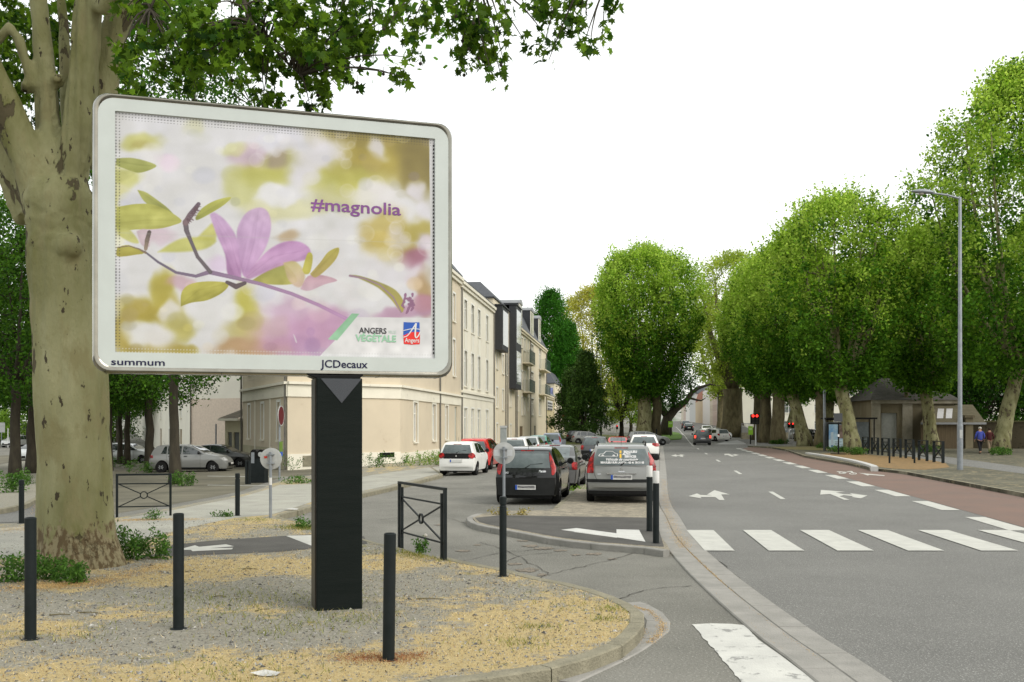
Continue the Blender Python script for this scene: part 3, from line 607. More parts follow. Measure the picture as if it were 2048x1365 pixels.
shape([(470, 592), (500, 550), (560, 515), (632, 500), (600, 535), (540, 572), (480, 602)], (196, 196, 90), (150, 155, 60), vein=[(475, 592), (550, 545), (628, 502)])
shape([(118, 722), (170, 712), (236, 746), (200, 756), (118, 762)], (176, 170, 70), (160, 150, 40))
shape([(118, 645), (170, 640), (215, 700), (180, 700), (130, 670)], (196, 196, 110), soft=8, a=.9)
shape([(205, 650), (240, 640), (260, 660), (262, 720), (225, 710)], (205, 185, 195), soft=6)
shape([(720, 880), (790, 835), (860, 800), (925, 870), (900, 897), (800, 897)], (150, 150, 66), (172, 168, 76), soft=5)
shape([(940, 920), (975, 862), (1040, 858), (1108, 882), (1050, 900), (980, 928)], (190, 150, 165), (205, 175, 190), soft=4)
shape([(535, 578), (560, 570), (610, 610), (650, 672), (665, 742), (674, 862), (640, 856), (612, 846), (602, 760), (562, 662)], (200, 165, 208), (172, 118, 172), soft=8, a=.92, vein=[(560, 590), (630, 700), (665, 850)])
shape([(655, 722), (660, 640), (700, 572), (760, 548), (800, 572), (811, 640), (790, 722), (742, 800), (690, 862), (668, 800)], (204, 172, 212), (184, 136, 188), soft=8, a=.92, vein=[(755, 560), (735, 700), (690, 850)])
shape([(690, 862), (740, 800), (800, 740), (870, 705), (940, 706), (986, 740), (975, 782), (900, 802), (830, 822), (762, 852), (710, 872)], (182, 130, 185), (196, 150, 196), soft=8, a=.92, vein=[(700, 862), (820, 770), (960, 745)])
shape([(865, 800), (920, 795), (962, 852), (940, 912), (888, 880)], (188, 176, 110), (200, 170, 150), soft=8, a=.9)
shape([(950, 832), (975, 758), (998, 770), (986, 842), (962, 852)], (180, 172, 60), soft=4)
shape([(985, 852), (1030, 802), (1070, 752), (1117, 735), (1105, 782), (1060, 832), (1010, 868)], (176, 166, 60), (180, 160, 90), soft=4, vein=[(990, 860), (1110, 740)])
shape([(400, 992), (404, 930), (440, 893), (520, 880), (614, 890), (590, 930), (520, 965), (450, 975)], (178, 172, 66), (150, 145, 40), vein=[(402, 985), (480, 920), (608, 892)])
shape([(1165, 858), (1210, 863), (1300, 893), (1372, 930), (1408, 985), (1398, 1032), (1350, 972), (1290, 917), (1210, 877)], (150, 146, 80), (172, 158, 60), soft=4)
stroke([(1165, 862), (1230, 875), (1300, 905), (1360, 960), (1395, 1030)], [5, 3, 3, 3, 3], (150, 120, 140))
stroke([(240, 742), (300, 790), (380, 838), (470, 856), (530, 838), (640, 864), (760, 894), (900, 940), (1020, 992), (1150, 1058)], [4, 5, 6, 7, 10, 9, 8, 8, 8, 8], (88, 82, 100), (185, 140, 185))
stroke([(425, 610), (430, 650), (450, 700), (478, 768), (535, 838)], [12, 11, 8, 8, 9], (96, 84, 92))
stroke([(425, 615), (448, 580), (485, 530)], [13, 14, 9], (120, 95, 100), (98, 80, 96))
for k in range(26):
    t = rs.rand(); x, y = 430 + 50 * t, 600 - 70 * t; an = rs.uniform(-.6, 1.6); l = rs.uniform(12, 34); stroke([(x, y), (x + l * math.cos(an), y + l * math.sin(an) * .8)], [1.8, 1.2], (92, 62, 72))
stroke([(245, 730), (252, 690), (262, 655)], [8, 10, 9], (150, 130, 110), (80, 66, 60))
stroke([(118, 722), (170, 716), (215, 730), (245, 748)], [2, 2, 3, 5], (120, 100, 80))
stroke([(610, 885), (650, 905), (690, 890)], [8, 12, 8], (88, 70, 76))
for k in range(22):
    x, y = 1425 + rs.uniform(-26, 26), 985 + rs.uniform(-40, 40); stroke([(x, y), (x + rs.uniform(-9, 9), y + 10)], [6, 4], (140, 92, 128))
shape([(905, 1122), (912, 1130), (922, 1160), (916, 1158)], (225, 215, 225), soft=2)
col += ((rs.rand(len(col)) - .5) * 5)[:, None] + ((vnoise(PX * 1.0, PY * 6, 160, 12) - .5) * 7)[:, None]
shape([(1034, 1214), (1098, 1150), (1190, 1049), (1300, 1052), (1532, 1058), (1560, 1058), (1560, 1260), (1300, 1260), (1000, 1260)], (224, 224, 226), soft=2, sm=1)
shape([(1172, 1033), (1206, 1035), (1104, 1154), (1062, 1149)], (146, 198, 160), soft=2, sm=1)
m_ = (np.clip((PX - (1531 + (PY - 250) * 0)) / 2, 0, 1) * (PY > 240))[:, None]; col[:] = col * (1 - m_) + np.array([214., 214, 216]) * m_
m_ = np.clip((PY - (1194 + (PX - 103) * .031)) / 2, 0, 1)[:, None]; col[:] = col * (1 - m_) + np.array([220., 220, 222]) * m_
# creases of the paper
for yy in (655,):
    m_ = np.exp(-((PY - (yy + (PX - 100) * .045)) / 2.2) ** 2)[:, None] * .3; col[:] = col * (1 - m_) + np.array([190., 190, 190]) * m_
# perforated dots along the printed edge
dx, dz = uu * BWd, vv * (BZ1 - BZ0); dot = ((dx % .03) < .014) & ((dz % .03) < .014)
band = (dz > 2.36 - .075) | (dx < .045); col[band & dot] *= .62; band2 = (dz < .05); col[band2 & dot] = col[band2 & dot] * .4 + 130
c = np.clip(col, 0, 255) / 255; lin = np.where(c < .04045, c / 12.92, ((c + .055) / 1.055) ** 2.4) * .68
me_v = np.stack([uu * BWd, np.full_like(uu, .025), BZ0 + vv * (BZ1 - BZ0)], 1)
ii = (np.arange(NX - 1)[None, :] + np.arange(NZ - 1)[:, None] * NX).ravel()
pm = bpy.data.materials.new('poster_print'); pm.use_nodes = True; pn = pm.node_tree.nodes; pl = pm.node_tree.links
va = pn.new('ShaderNodeVertexColor'); va.layer_name = 'art'; pl.new(va.outputs[0], pn['Principled BSDF'].inputs['Base Color']); pn['Principled BSDF'].inputs['Roughness'].default_value = .35; pn['Principled BSDF'].inputs['Coat Weight'].default_value = .25
poster = npmesh('poster', me_v, np.stack([ii, ii + 1, ii + NX + 1, ii + NX], 1), pm, bb, attr=np.concatenate([lin, np.ones((len(lin), 1))], 1))
purple = mat('purple_ink', (.20, .075, .24), .5); greenink = mat('pale_green_ink', (.28, .52, .35), .5); greyink = mat('charcoal_ink', (.05, .05, .055), .5); lgreen = mat('faint_green_ink', (.45, .60, .52), .5)
blue = mat('logo_blue', (.03, .10, .42), .5); redk = mat('logo_red', (.70, .035, .03), .5); whk = mat('logo_white', (.66, .66, .65), .5)
def line_text(s, x0, y0, x1, hcap, m, off=.0, y=.020, font_cap=.70):
    a = UV(x0, y0); b = UV(x1, y0 + (x1 - x0) * .02)
    o = text(s, 1, m, bb, Matrix.Identity(4), ext=0, off=off)
    xs = [v.co.x for v in o.data.vertices]; w = max(xs) - min(xs); h = hcap / font_cap
    for v in o.data.vertices: v.co = Vector((a[0] + (v.co.x - min(xs)) / w * (b[0] - a[0]), y, a[1] + v.co.y * h))
    return o
sc_ = (BZ1 - BZ0) / 1040.0
line_text('#magnolia', 992, 561, 1400, 54 * sc_ * 1.02, purple, off=.014)
line_text('ANGERS', 1203, 1122, 1328, 26 * sc_, greyink, off=.02)
line_text('VILLE', 1336, 1125, 1371, 14 * sc_, lgreen)
line_text('VÉGÉTALE', 1187, 1158, 1371, 30 * sc_, greenink, off=.03)
mb = MB()
def artpoly(pts, y, m, name):
    mbq = MB(); q = [UV(*p) for p in pts]; mbq.add([(a, y, b) for a, b in q], [tuple(range(len(q)))]); return mbq.build(name, m, bb)
cur = [tuple(p) for p in curve2([(1404, 1136), (1432, 1124), (1455, 1120), (1479, 1122)], 4)]
artpoly([(1406, 1075), (1440, 1077), (1478, 1077), (1479, 1122)] + cur[::-1][1:], .0215, blue, 'logo_blue_field')
artpoly(cur + [(1479, 1150), (1478, 1176), (1440, 1178), (1406, 1174)], .0215, redk, 'logo_red_field')
def artstroke(pts, w, y, m, name):
    P_ = [Vector(p) for p in curve2(pts, 5)]; mbq = MB(); vs = []
    for i, p in enumerate(P_):
        d = (P_[min(i + 1, len(P_) - 1)] - P_[max(i - 1, 0)]).normalized(); n_ = Vector((-d.y, d.x)); ww = w[0] + (w[1] - w[0]) * i / (len(P_) - 1)
        for s_ in (-1, 1): q = UV(*(p + n_ * ww * s_)); vs.append((q[0], y, q[1]))
    mbq.add(vs, [(2 * i, 2 * i + 1, 2 * i + 3, 2 * i + 2) for i in range(len(P_) - 1)]); return mbq.build(name, m, bb)
artstroke([(1403, 1144), (1422, 1137), (1440, 1115), (1462, 1082)], (1.5, 3), .019, whk, 'logo_stroke')
artstroke([(1462, 1081), (1459, 1110), (1458, 1140), (1464, 1146), (1473, 1136), (1481, 1120)], (4, 2), .0185, whk, 'logo_stroke')
artstroke([(1404, 1114), (1430, 1108), (1455, 1106), (1480, 1109)], (1.5, 1.5), .018, whk, 'logo_stroke')
line_text('Angers', 1410, 1166, 1475, 20 * sc_, whk, off=.012, y=.018)
# lettering on the lower border
def border_text(s, px0, px1, pz, hcap, m, off=0.0, sx=1):
    o = text(s, 1, m, bb, Matrix.Identity(4), ext=.0, off=off); xs = [v.co.x for v in o.data.vertices]; w = max(xs) - min(xs)
    for v in o.data.vertices: v.co = Vector((px0 + (v.co.x - min(xs)) / w * (px1 - px0), -.004, pz + v.co.y * hcap / .7))
border_text('summum', -.035, .46, BZ0 - .125, .065, navy, off=.014)
border_text('JCDecaux', 1.985, 2.475, BZ0 - .115, .078, navy, off=.016)
# dashes on the right edge of the poster, printed credit line
mb = MB()
for i in range(56): z = BZ0 + .05 + i * .0405; mb.add([(BWd - .020, .0165, z), (BWd - .007, .0165, z), (BWd - .007, .0165, z + .022), (BWd - .020, .0165, z + .022)], [(0, 1, 2, 3)])
mb.build('edge_dashes', blk, bb)
# pillar
UP = 2.175; pillar_x0, pillar_x1 = UP - .235, UP + .235
mb = MB(); mb.box(pillar_x0, pillar_x1, -.06, .40, -.12, BZ0 - .225); pil = mb.build('pillar', blackrib, bb, bevel=.012)
mb = MB(); mb.box(pillar_x0 - .014, pillar_x0 - .001, .0, .34, -.1, BZ0 - .23); mb.build('side_trim', mat('dark_bronze', (.03, .027, .022), .4, (.05, .04, .03), scale=6), pil)
mb = MB(); mb.prismy([(pillar_x0 + .04, BZ0 - .232), (pillar_x1 - .01, BZ0 - .232), (UP + .02, BZ0 - .485)], -.066, -.0605); mb.build('grey_triangle', dgrey, pil)
mb = MB(); mb.prismy([(pillar_x0 - .10, Z0 + .0), (pillar_x1 + .02, Z0 + .0), (pillar_x1 - .03, Z0 - .045), (pillar_x0 + .02, Z0 - .045)], -.01, .3); mb.build('bracket', blk, bb, bevel=.006)
mb = MB()
for x in (-.1, 1.0, 2.6, 3.25): mb = MB(); mb.box(x, x + .004, -.004, .3, Z0 - .0135, Z0 - .011); mb.build('casing_joint', blk, bb)
# ================================================================ BUILDINGS
cream = mat('cream_render', (.72, .65, .50), .9, (.65, .58, .44), scale=.35, detail=10, bump=.2, bscale=30, col3=(.42, .37, .28), s3=1.3, t3=.64, w3=.12)
peach = mat('peach_render', (.60, .525, .40), .9, (.53, .465, .355), scale=.3, detail=10, bump=.2, bscale=30, col3=(.44, .35, .25), s3=1.2, t3=.62, w3=.15)
pale = mat('pale_stone', (.74, .71, .60), .9, (.66, .63, .53), scale=.6, detail=10, bump=.25, bscale=20, col3=(.36, .34, .28), s3=2, t3=.62, w3=.14)
whitewall = mat('white_render', (.72, .70, .60), .9, (.64, .62, .54), scale=.3, detail=10, col3=(.5, .48, .42), s3=1, t3=.62, w3=.15)
slate = mat('slate_roof', (.075, .08, .09), .55, (.045, .05, .058), scale=3, bump=.5, bscale=12, stretch=(1, 1, 5), detail=8)
zinc = mat('zinc', (.28, .29, .30), .5, (.22, .23, .24), scale=2, metal=.3)
darkpanel = mat('slate_cladding', (.028, .03, .034), .6, (.045, .048, .053), scale=6, bump=.4, stretch=(1, 1, 5))
glass = mat('window_glass', (.10, .12, .125), .06, (.20, .21, .20), scale=1.3, spec=.9, lo=.45, hi=.6)
curtain = mat('curtained_glass', (.40, .41, .39), .15, (.20, .21, .21), scale=2.2, spec=.8, stretch=(4, 4, .8), coat=.6)
pframe = mat('window_paint', (.78, .78, .73), .5, (.72, .72, .67), scale=3)
pipe_m = mat('downpipe_zinc', (.12, .115, .10), .6, (.18, .17, .15), scale=4)
shutter = mat('grey_shutter', (.15, .155, .15), .7, (.10, .105, .10), scale=3, bump=.4, stretch=(.3, .3, 12))
tile = mat('red_tile', (.32, .11, .06), .85, (.22, .085, .05), scale=3, bump=.5)
rail_m = mat('balcony_rail', (.05, .09, .075), .5)
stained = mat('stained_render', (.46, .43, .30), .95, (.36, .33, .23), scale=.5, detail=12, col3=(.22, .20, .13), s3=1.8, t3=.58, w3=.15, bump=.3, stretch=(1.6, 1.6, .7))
def loc(edge, x, y, z):    # edge = (origin, angle)
    (ox, oy), a = edge; return (ox + x * math.cos(a) - y * math.sin(a), oy + x * math.sin(a) + y * math.cos(a), z)
def panel(mb, edge, L_, z0, z1, holes, dep=.18, mi=0, mi2=0):
    """wall face in local (x, z), outside towards -y, with recessed openings"""
    xs = sorted(set([0, L_] + [v for h in holes for v in h[:2]])); zs = sorted(set([z0, z1] + [v for h in holes for v in h[2:4]]))
    for i in range(len(xs) - 1):
        for j in range(len(zs) - 1):
            cx, cz = (xs[i] + xs[i + 1]) / 2, (zs[j] + zs[j + 1]) / 2
            if any(h[0] < cx < h[1] and h[2] < cz < h[3] for h in holes): continue
            mb.add([loc(edge, x, 0, z) for x, z in ((xs[i], zs[j]), (xs[i + 1], zs[j]), (xs[i + 1], zs[j + 1]), (xs[i], zs[j + 1]))], [(0, 1, 2, 3)], mi)
    for h in holes:
        a, b, c, d = h[:4]; q = [(a, c), (b, c), (b, d), (a, d)]
        for k in range(4):
            (x1, z1_), (x2, z2) = q[k], q[(k + 1) % 4]
            mb.add([loc(edge, x1, 0, z1_), loc(edge, x2, 0, z2), loc(edge, x2, dep, z2), loc(edge, x1, dep, z1_)], [(0, 1, 2, 3)], mi2)
SURR = True
def window(root, edge, a, b, c, d, kind='w', sill=True, gl=None):
    """frame, pane and sill in an opening"""
    y = .13; mb = MB(); f = .06
    def bx(m, x0, x1, y0, y1, z0, z1, mi=0):
        m.add([loc(edge, x, yy, z) for z in (z0, z1) for (x, yy) in ((x0, y0), (x1, y0), (x1, y1), (x0, y1))], [(0, 3, 2, 1), (4, 5, 6, 7), (0, 1, 5, 4), (1, 2, 6, 5), (2, 3, 7, 6), (3, 0, 4, 7)], mi)
    if kind == 'shutter' or kind == 'door' or kind == 'garage':
        bx(mb, a, b, .10, .16, c, d); w = mb.build('shutter' if kind == 'shutter' else 'door', gl or shutter, root)
        return w
    bx(mb, a, a + f, y - .03, y + .03, c, d); bx(mb, b - f, b, y - .03, y + .03, c, d); bx(mb, a + f, b - f, y - .03, y + .03, c, c + f); bx(mb, a + f, b - f, y - .03, y + .03, d - f, d)
    m_ = (a + b) / 2; bx(mb, m_ - .035, m_ + .035, y - .035, y + .03, c + f, d - f)
    zc = c + (d - c) * .72; bx(mb, a + f, b - f, y - .028, y + .028, zc - .03, zc + .03)
    w = mb.build('window', pframe, root)
    if SURR:
        mb = MB(); s_ = .14; bx(mb, a - s_, a - .003, -.03, -.003, c, d + s_); bx(mb, b + .003, b + s_, -.03, -.003, c, d + s_); bx(mb, a, b, -.028, -.003, d + .003, d + s_); mb.build('surround', pframe, w)
    mb = MB(); bx(mb, a + .02, b - .02, y + .008, y + .02, c + .02, d - .02); mb.build('pane', gl or (curtain if random.random() < .6 else glass), w)
    if sill:
        mb = MB(); bx(mb, a - .10, b + .10, -.10, .08, c - .10, c - .003); mb.build('sill', pale, w)
    return w
def bbox(mb, edge, x0, x1, y0, y1, z0, z1, mi=0):
    mb.add([loc(edge, x, yy, z) for z in (z0, z1) for (x, yy) in ((x0, y0), (x1, y0), (x1, y1), (x0, y1))], [(0, 3, 2, 1), (4, 5, 6, 7), (0, 1, 5, 4), (1, 2, 6, 5), (2, 3, 7, 6), (3, 0, 4, 7)], mi)
def building(name, label, pts, z0, z1, edges, wall, roof=slate, rh=2.0, inset=2.5, cornice=None, cat='building', over=.25, bands=(), group=None):
    """pts: footprint, anticlockwise seen from above = outside on the right of each edge; edges: {i: [holes]}"""
    o = Vector((*pts[0], 0)); root = empty(name, (o.x, o.y, 0), 0, label, cat, group)
    P = [(p[0] - o.x, p[1] - o.y) for p in pts]; n = len(P); mb = MB(); E = []
    for i in range(n):
        a, b = Vector(P[i]), Vector(P[(i + 1) % n]); L_ = (b - a).length; e = ((a.x, a.y), math.atan2(b.y - a.y, b.x - a.x)); E.append((e, L_))
        panel(mb, e, L_, z0, z1, [h for h in edges.get(i, [])])
    mb.build('wall', wall, root)
    c = Vector((sum(p[0] for p in P) / n, sum(p[1] for p in P) / n))
    if roof:
        out_ = [tuple(Vector(p) + (Vector(p) - c).normalized() * over) for p in P]; inn = [tuple(c + (Vector(p) - c) * max(.08, 1 - inset / (Vector(p) - c).length)) for p in P]
        mb = MB(); vs = [(x, y, z1 + .12) for x, y in out_] + [(x, y, z1 + rh) for x, y in inn] + [(x, y, z1 + .002) for x, y in out_]
        mb.add(vs, [(i, (i + 1) % n, n + (i + 1) % n, n + i) for i in range(n)] + [tuple(range(n, 2 * n))] + [(2 * n + i, 2 * n + (i + 1) % n, (i + 1) % n, i) for i in range(n)] + [tuple(range(2 * n, 3 * n))])
        mb.build('roof', roof, root)
    if cornice:
        mb = MB()
        for i in cornice[0]:
            e, L_ = E[i]; bbox(mb, e, -.1, L_ + .1, -.28, -.003, z1 - .35, z1 - .12); bbox(mb, e, -.05, L_ + .05, -.16, -.003, z1 - .62, z1 - .352)
        mb.build('cornice', cornice[1], root)
    for (i, zb, h_, pr, m) in bands:
        e, L_ = E[i]; mb = MB(); bbox(mb, e, -.02, L_ + .02, -pr, -.003, zb, zb + h_); mb.build('string_course', m, root)
    for i, hs in edges.items():
        for h in hs:
            k = h[4] if len(h) > 4 else 'w'; window(root, E[i][0], *h[:4], kind=k, sill=(k == 'w'), gl=h[5] if len(h) > 5 else None)
    return root, E
def downpipe(root, e, x, z0, z1):
    mb = MB(); mb.tube([loc(e, x, -.10, z0), loc(e, x, -.10, z1)], .06, 8); mb.build('downpipe', pipe_m, root)
ang_f = math.atan2(1, FM)
Y0, Y1 = FC.y, facY(921)
gz = lambda Y: tz(facX(Y), Y)
s_of = lambda px, base: (facY(px) - base) / math.sin(ang_f)
# --- corner building
A_ = G(485, 928); B_ = G(575, 941); Cc = (FC.x, FC.y); D_ = (facX(Y1), Y1); E_ = (D_[0] - 11, D_[1] + 1.5); F_ = (A_[0] + .3, D_[1] + 2)
zg = gz(Y0) - .3
top = ZA(541, facY(905)); cz = ZA(772, Y0)
hol = []
for px, k in ((831, 'w'), (868, 'w'), (893, 'w'), (912, 'door')):
    x = s_of(px, Y0); hol.append((x - .52, x + .52, (ZA(884, facY(831)) if k == 'w' else zg + .3), ZA(806, facY(831)), k, None if k == 'w' else mat('painted_door', (.45, .47, .42), .6)))
for px in (836, 868, 890, 908):
    x = s_of(px, Y0)
    for (pa, pb) in ((752, 680), (643, 588)): hol.append((x - .5, x + .5, ZA(pa, facY(908)), ZA(pb, facY(908))))
LA = (Vector(B_) - Vector(A_)).length; side = []
for fx in (.18, .50, .84): side.append((LA * fx - .42, LA * fx + .42, zg + 1.75, cz - 1.0, 'w', glass)); side.append((LA * fx - .42, LA * fx + .42, cz + 1.0, cz + 3.0))
lb = (Vector(Cc) - Vector(B_)).length
cb, CE = building('corner_building', 'peach rendered corner house with slate roof just behind the billboard pillar', [A_, B_, Cc, D_, E_, F_], zg, top, {2: hol, 0: side}, peach, rh=2.7, inset=3.4, cornice=((0, 1, 2), pale),
                  bands=[(1, cz - .1, .14, .20, pale), (2, cz - .1, .14, .20, pale), (0, cz - .1, .14, .2, pale), (1, cz - .75, .62, .07, pale), (2, cz - .75, .62, .07, pale), (0, cz - .75, .62, .07, pale), (1, zg, 1.05, .06, pale), (2, zg, .95, .06, pale)])
mb = MB()
for px in (831, 868, 893):
    x = s_of(px, Y0); z0_, z1_ = ZA(884, facY(831)), ZA(806, facY(831))
    for a, b in ((x - .74, x - .53), (x + .53, x + .74)): bbox(mb, CE[2][0], a, b, -.035, -.003, z0_, cz - .76)
    bbox(mb, CE[2][0], x - .525, x + .525, -.035, -.003, z1_ + .003, cz - .76)
mb.build('window_surround', whitewall, cb)
mb = MB()
for fx in (.33, .67): bbox(mb, CE[0][0], LA * fx - .12, LA * fx + .12, -.05, -.003, zg + .3, cz - .76)
mb.build('pilaster', pale, cb)
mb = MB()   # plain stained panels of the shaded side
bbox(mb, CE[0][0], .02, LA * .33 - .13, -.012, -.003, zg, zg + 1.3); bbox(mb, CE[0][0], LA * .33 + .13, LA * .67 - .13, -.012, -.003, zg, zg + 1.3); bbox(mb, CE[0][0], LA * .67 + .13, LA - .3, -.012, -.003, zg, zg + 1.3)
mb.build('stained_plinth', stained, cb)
downpipe(cb, CE[0][0], LA - .15, zg, top - .4); downpipe(cb, CE[0][0], .1, zg, top - .4); downpipe(cb, CE[2][0], s_of(878, Y0), zg, top - .4)
mb = MB()
bbox(mb, CE[1][0], lb * .12, lb * .33, -.09, -.063, zg + .38, zg + .95); mb.build('stone_vent', stone, cb)
mb = MB()
for px in (812, 838, 862, 876): x = s_of(px, Y0); bbox(mb, CE[2][0], x - .14, x + .14, -.068, -.063, zg + .42, zg + .72)
bbox(mb, CE[1][0], lb * .80, lb * .94, -.068, -.063, zg + .75, zg + 1.02); mb.build('cellar_vent', blk, cb)
# --- four-bay white house
def bays(pxs, rows, base, w, extra=()):
    h = []
    for px in pxs:
        x = s_of(px, base)
        for (pa, pb) in rows: h.append((x - w, x + w, ZA(pa[1], facY(pa[0])), ZA(pb[1], facY(pb[0]))))
    return h + list(extra)
def row_house(name, label, pa, pb, topz, rows, wall, w=.55, **kw):
    ya, yb = facY(pa) + .02, facY(pb); zb = min(gz(ya), gz(yb)) - .3
    p = [(facX(ya), ya), (facX(yb), yb), (facX(yb) - 10, yb + 1.2), (facX(ya) - 10, ya + 1.2)]
    return building(name, label, p, zb, topz, rows, wall, **kw), ya, yb, zb
t2 = ZA(566, facY(930))
h2 = bays((931, 945, 958, 974), (((930, 659), (930, 600)), ((930, 773), (930, 702)), ((930, 884), (930, 817))), facY(921), .72)
(b2, E2), ya, yb, zb = row_house('terraced_house', 'pale four-bay house with tall narrow white windows and slate roof', 921, 987, t2, {0: h2}, pale, rh=1.7, inset=4.5, cornice=((0,), pale), bands=[(0, ZA(787, facY(930)), .2, .16, pale), (0, ZA(796, facY(930)), .3, .05, whitewall)])
downpipe(b2, E2[0][0], .15, zb, t2 - .3); downpipe(b2, E2[0][0], E2[0][1] - .15, zb, t2 - .3)
mb = MB()
for px in (931, 945, 958, 974):
    x = s_of(px, facY(921)); bbox(mb, E2[0][0], x - .55, x + .55, -.04, -.003, ZA(700, facY(930)), ZA(662, facY(930))); bbox(mb, E2[0][0], x - .7, x - .63, -.03, -.003, ZA(773, facY(930)), ZA(600, facY(930))); bbox(mb, E2[0][0], x + .63, x + .7, -.03, -.003, ZA(773, facY(930)), ZA(600, facY(930)))
mb.build('panel_moulding', whitewall, b2)
# --- modern block with slate oriels
y3 = facY(987)
t3 = ZA(612, facY(1005))
gar = mat('brown_door', (.22, .16, .09), .7)
h3 = []
def zz(py, px): return ZA(py, facY(px))
for px, rows in ((994, ((738, 705), (815, 776), (885, 848))), (1006, ((748, 710), (820, 780))), (1012, ((750, 712),)), (1021, ((813, 783), (885, 850)))):
    x = s_of(px, y3)
    for pa, pb in rows: h3.append((x - .65, x + .65, zz(pa, px), zz(pb, px)))
(b3, E3), ya, yb, zb = row_house('apartment_house', 'cream block with two black slate oriel boxes jutting from its front', 987, 1032, t3, {0: h3}, cream, rh=2.0, inset=3.6)
for (pa, pb, ta, tb) in ((989, 1003, 617, 703), (1018, 1030, 616, 779)):
    xa, xb = s_of(pa, y3), s_of(pb, y3) - .3; pm_ = (pa + pb) / 2; z_t, z_b = zz(ta, pm_), zz(tb, pm_)
    mb = MB(); bbox(mb, E3[0][0], xa, xb, -.75, -.003, z_b, z_t); bbox(mb, E3[0][0], xa - .1, xb + .1, -.85, .6, z_t + .003, z_t + .12); orl = mb.build('oriel', darkpanel, b3)
    mb = MB(); k = 1 if tb < 720 else 2
    for q in range(k):
        zh = (z_t - z_b) / k; bbox(mb, E3[0][0], xa + .5, xb - .4, -.775, -.753, z_b + zh * q + .5, z_b + zh * (q + 1) - .4)
    mb.build('oriel_pane', glass, orl)
for px in (1010, 1014, 1030): downpipe(b3, E3[0][0], s_of(px, y3), zb, t3 - 1.2)
# --- cream block with balconies and dormers
y4 = facY(1032); t4 = ZA(655, facY(1040)); h4 = []
for px, w, rows in ((1036, .6, ((700, 671), (750, 730), (822, 793))), (1044, .7, ((696, 676), (778, 743), (830, 795))), (1049.5, .7, ((702, 678), (786, 745), (830, 797))), (1056, .5, ((704, 680), (785, 738), (822, 796))), (1064.5, 1.6, ((718, 690), (775, 745), (830, 798))), (1080, 1.8, ((738, 697), (788, 748), (832, 799)))):
    x = s_of(px, y4)
    for pa, pb in rows: h4.append((x - w, x + w, zz(pa, px), zz(pb, px)))
x = s_of(1043, y4); h4.append((x - 1.9, x + 1.9, zz(876, 1043), zz(853, 1043), 'garage', gar))
x = s_of(1070, y4); h4.append((x - 1.2, x + 1.2, zz(877, 1070), zz(852, 1070), 'garage', shutter))
(b4, E4), ya, yb, zb = row_house('apartment_house', 'cream block with green balconies and three round-headed dormers', 1032, 1092, t4, {0: h4}, cream, rh=2.4, inset=3.6, cornice=((0,), cream))
for (pa, pb, rows) in ((1045, 1056, ((728, 704), (785, 762))), (1078, 1089, ((742, 722), (790, 772)))):
    xa, xb = s_of(pa, y4), s_of(pb, y4)
    for (zb_, zt_) in rows:
        pm_ = (pa + pb) / 2; a, b = zz(zb_, pm_), zz(zt_, pm_)
        mb = MB(); bbox(mb, E4[0][0], xa, xb, -.9, -.003, a - .14, a); bal = mb.build('balcony', cream, b4)
        mb = MB(); n_ = 12
        for i in range(n_ + 1): u_ = xa + (xb - xa) * i / n_; bbox(mb, E4[0][0], u_ - .02, u_ + .02, -.9, -.86, a + .003, b)
        bbox(mb, E4[0][0], xa, xb, -.91, -.85, b + .003, b + .06)
        for sx_ in (xa, xb):
            for i in range(5): bbox(mb, E4[0][0], sx_ - .02, sx_ + .02, -.8 + i * .16, -.77 + i * .16, a + .003, b)
        mb.build('railing', rail_m, bal)
for px, tt, w in ((1042, 600, 1.5), (1065, 616, 2.0), (1080, 632, 1.6)):
    x = s_of(px, y4); zt_ = zz(tt, px); zb_ = t4 - .1
    mb = MB(); bbox(mb, E4[0][0], x - w, x + w, .1, 3.4, zb_, zt_ - .55); dor = mb.build('dormer', darkpanel, b4)
    mb = MB(); prof = [(x - w * 1.04, zt_ - .55), (x + w * 1.04, zt_ - .55)] + [(x + w * 1.04 * math.cos(t), zt_ - .55 + .55 * math.sin(t)) for t in np.linspace(.15, math.pi - .15, 9)]
    vs = [loc(E4[0][0], px_, yy, pz) for yy in (-.05, 3.4) for px_, pz in prof]; n_ = len(prof)
    mb.add(vs, [tuple(range(n_)), tuple(range(n_, 2 * n_))] + [(i, (i + 1) % n_, n_ + (i + 1) % n_, n_ + i) for i in range(n_)]); mb.build('dormer_roof', zinc, dor)
    mb = MB(); bbox(mb, E4[0][0], x - w, x + w, .04, .097, zb_, zt_ - .56); mb.build('dormer_front', whitewall, dor)
    mb = MB()
    for q in (-1, 1): bbox(mb, E4[0][0], x + q * w * .42 - .35, x + q * w * .42 + .35, .02, .037, zb_ + .5, zt_ - .75)
    mb.build('dormer_pane', glass, dor)
downpipe(b4, E4[0][0], .3, zb, t4 - .6); downpipe(b4, E4[0][0], s_of(1060, y4), zb, t4 - .6); downpipe(b4, E4[0][0], E4[0][1] - .2, zb, t4 - .6)
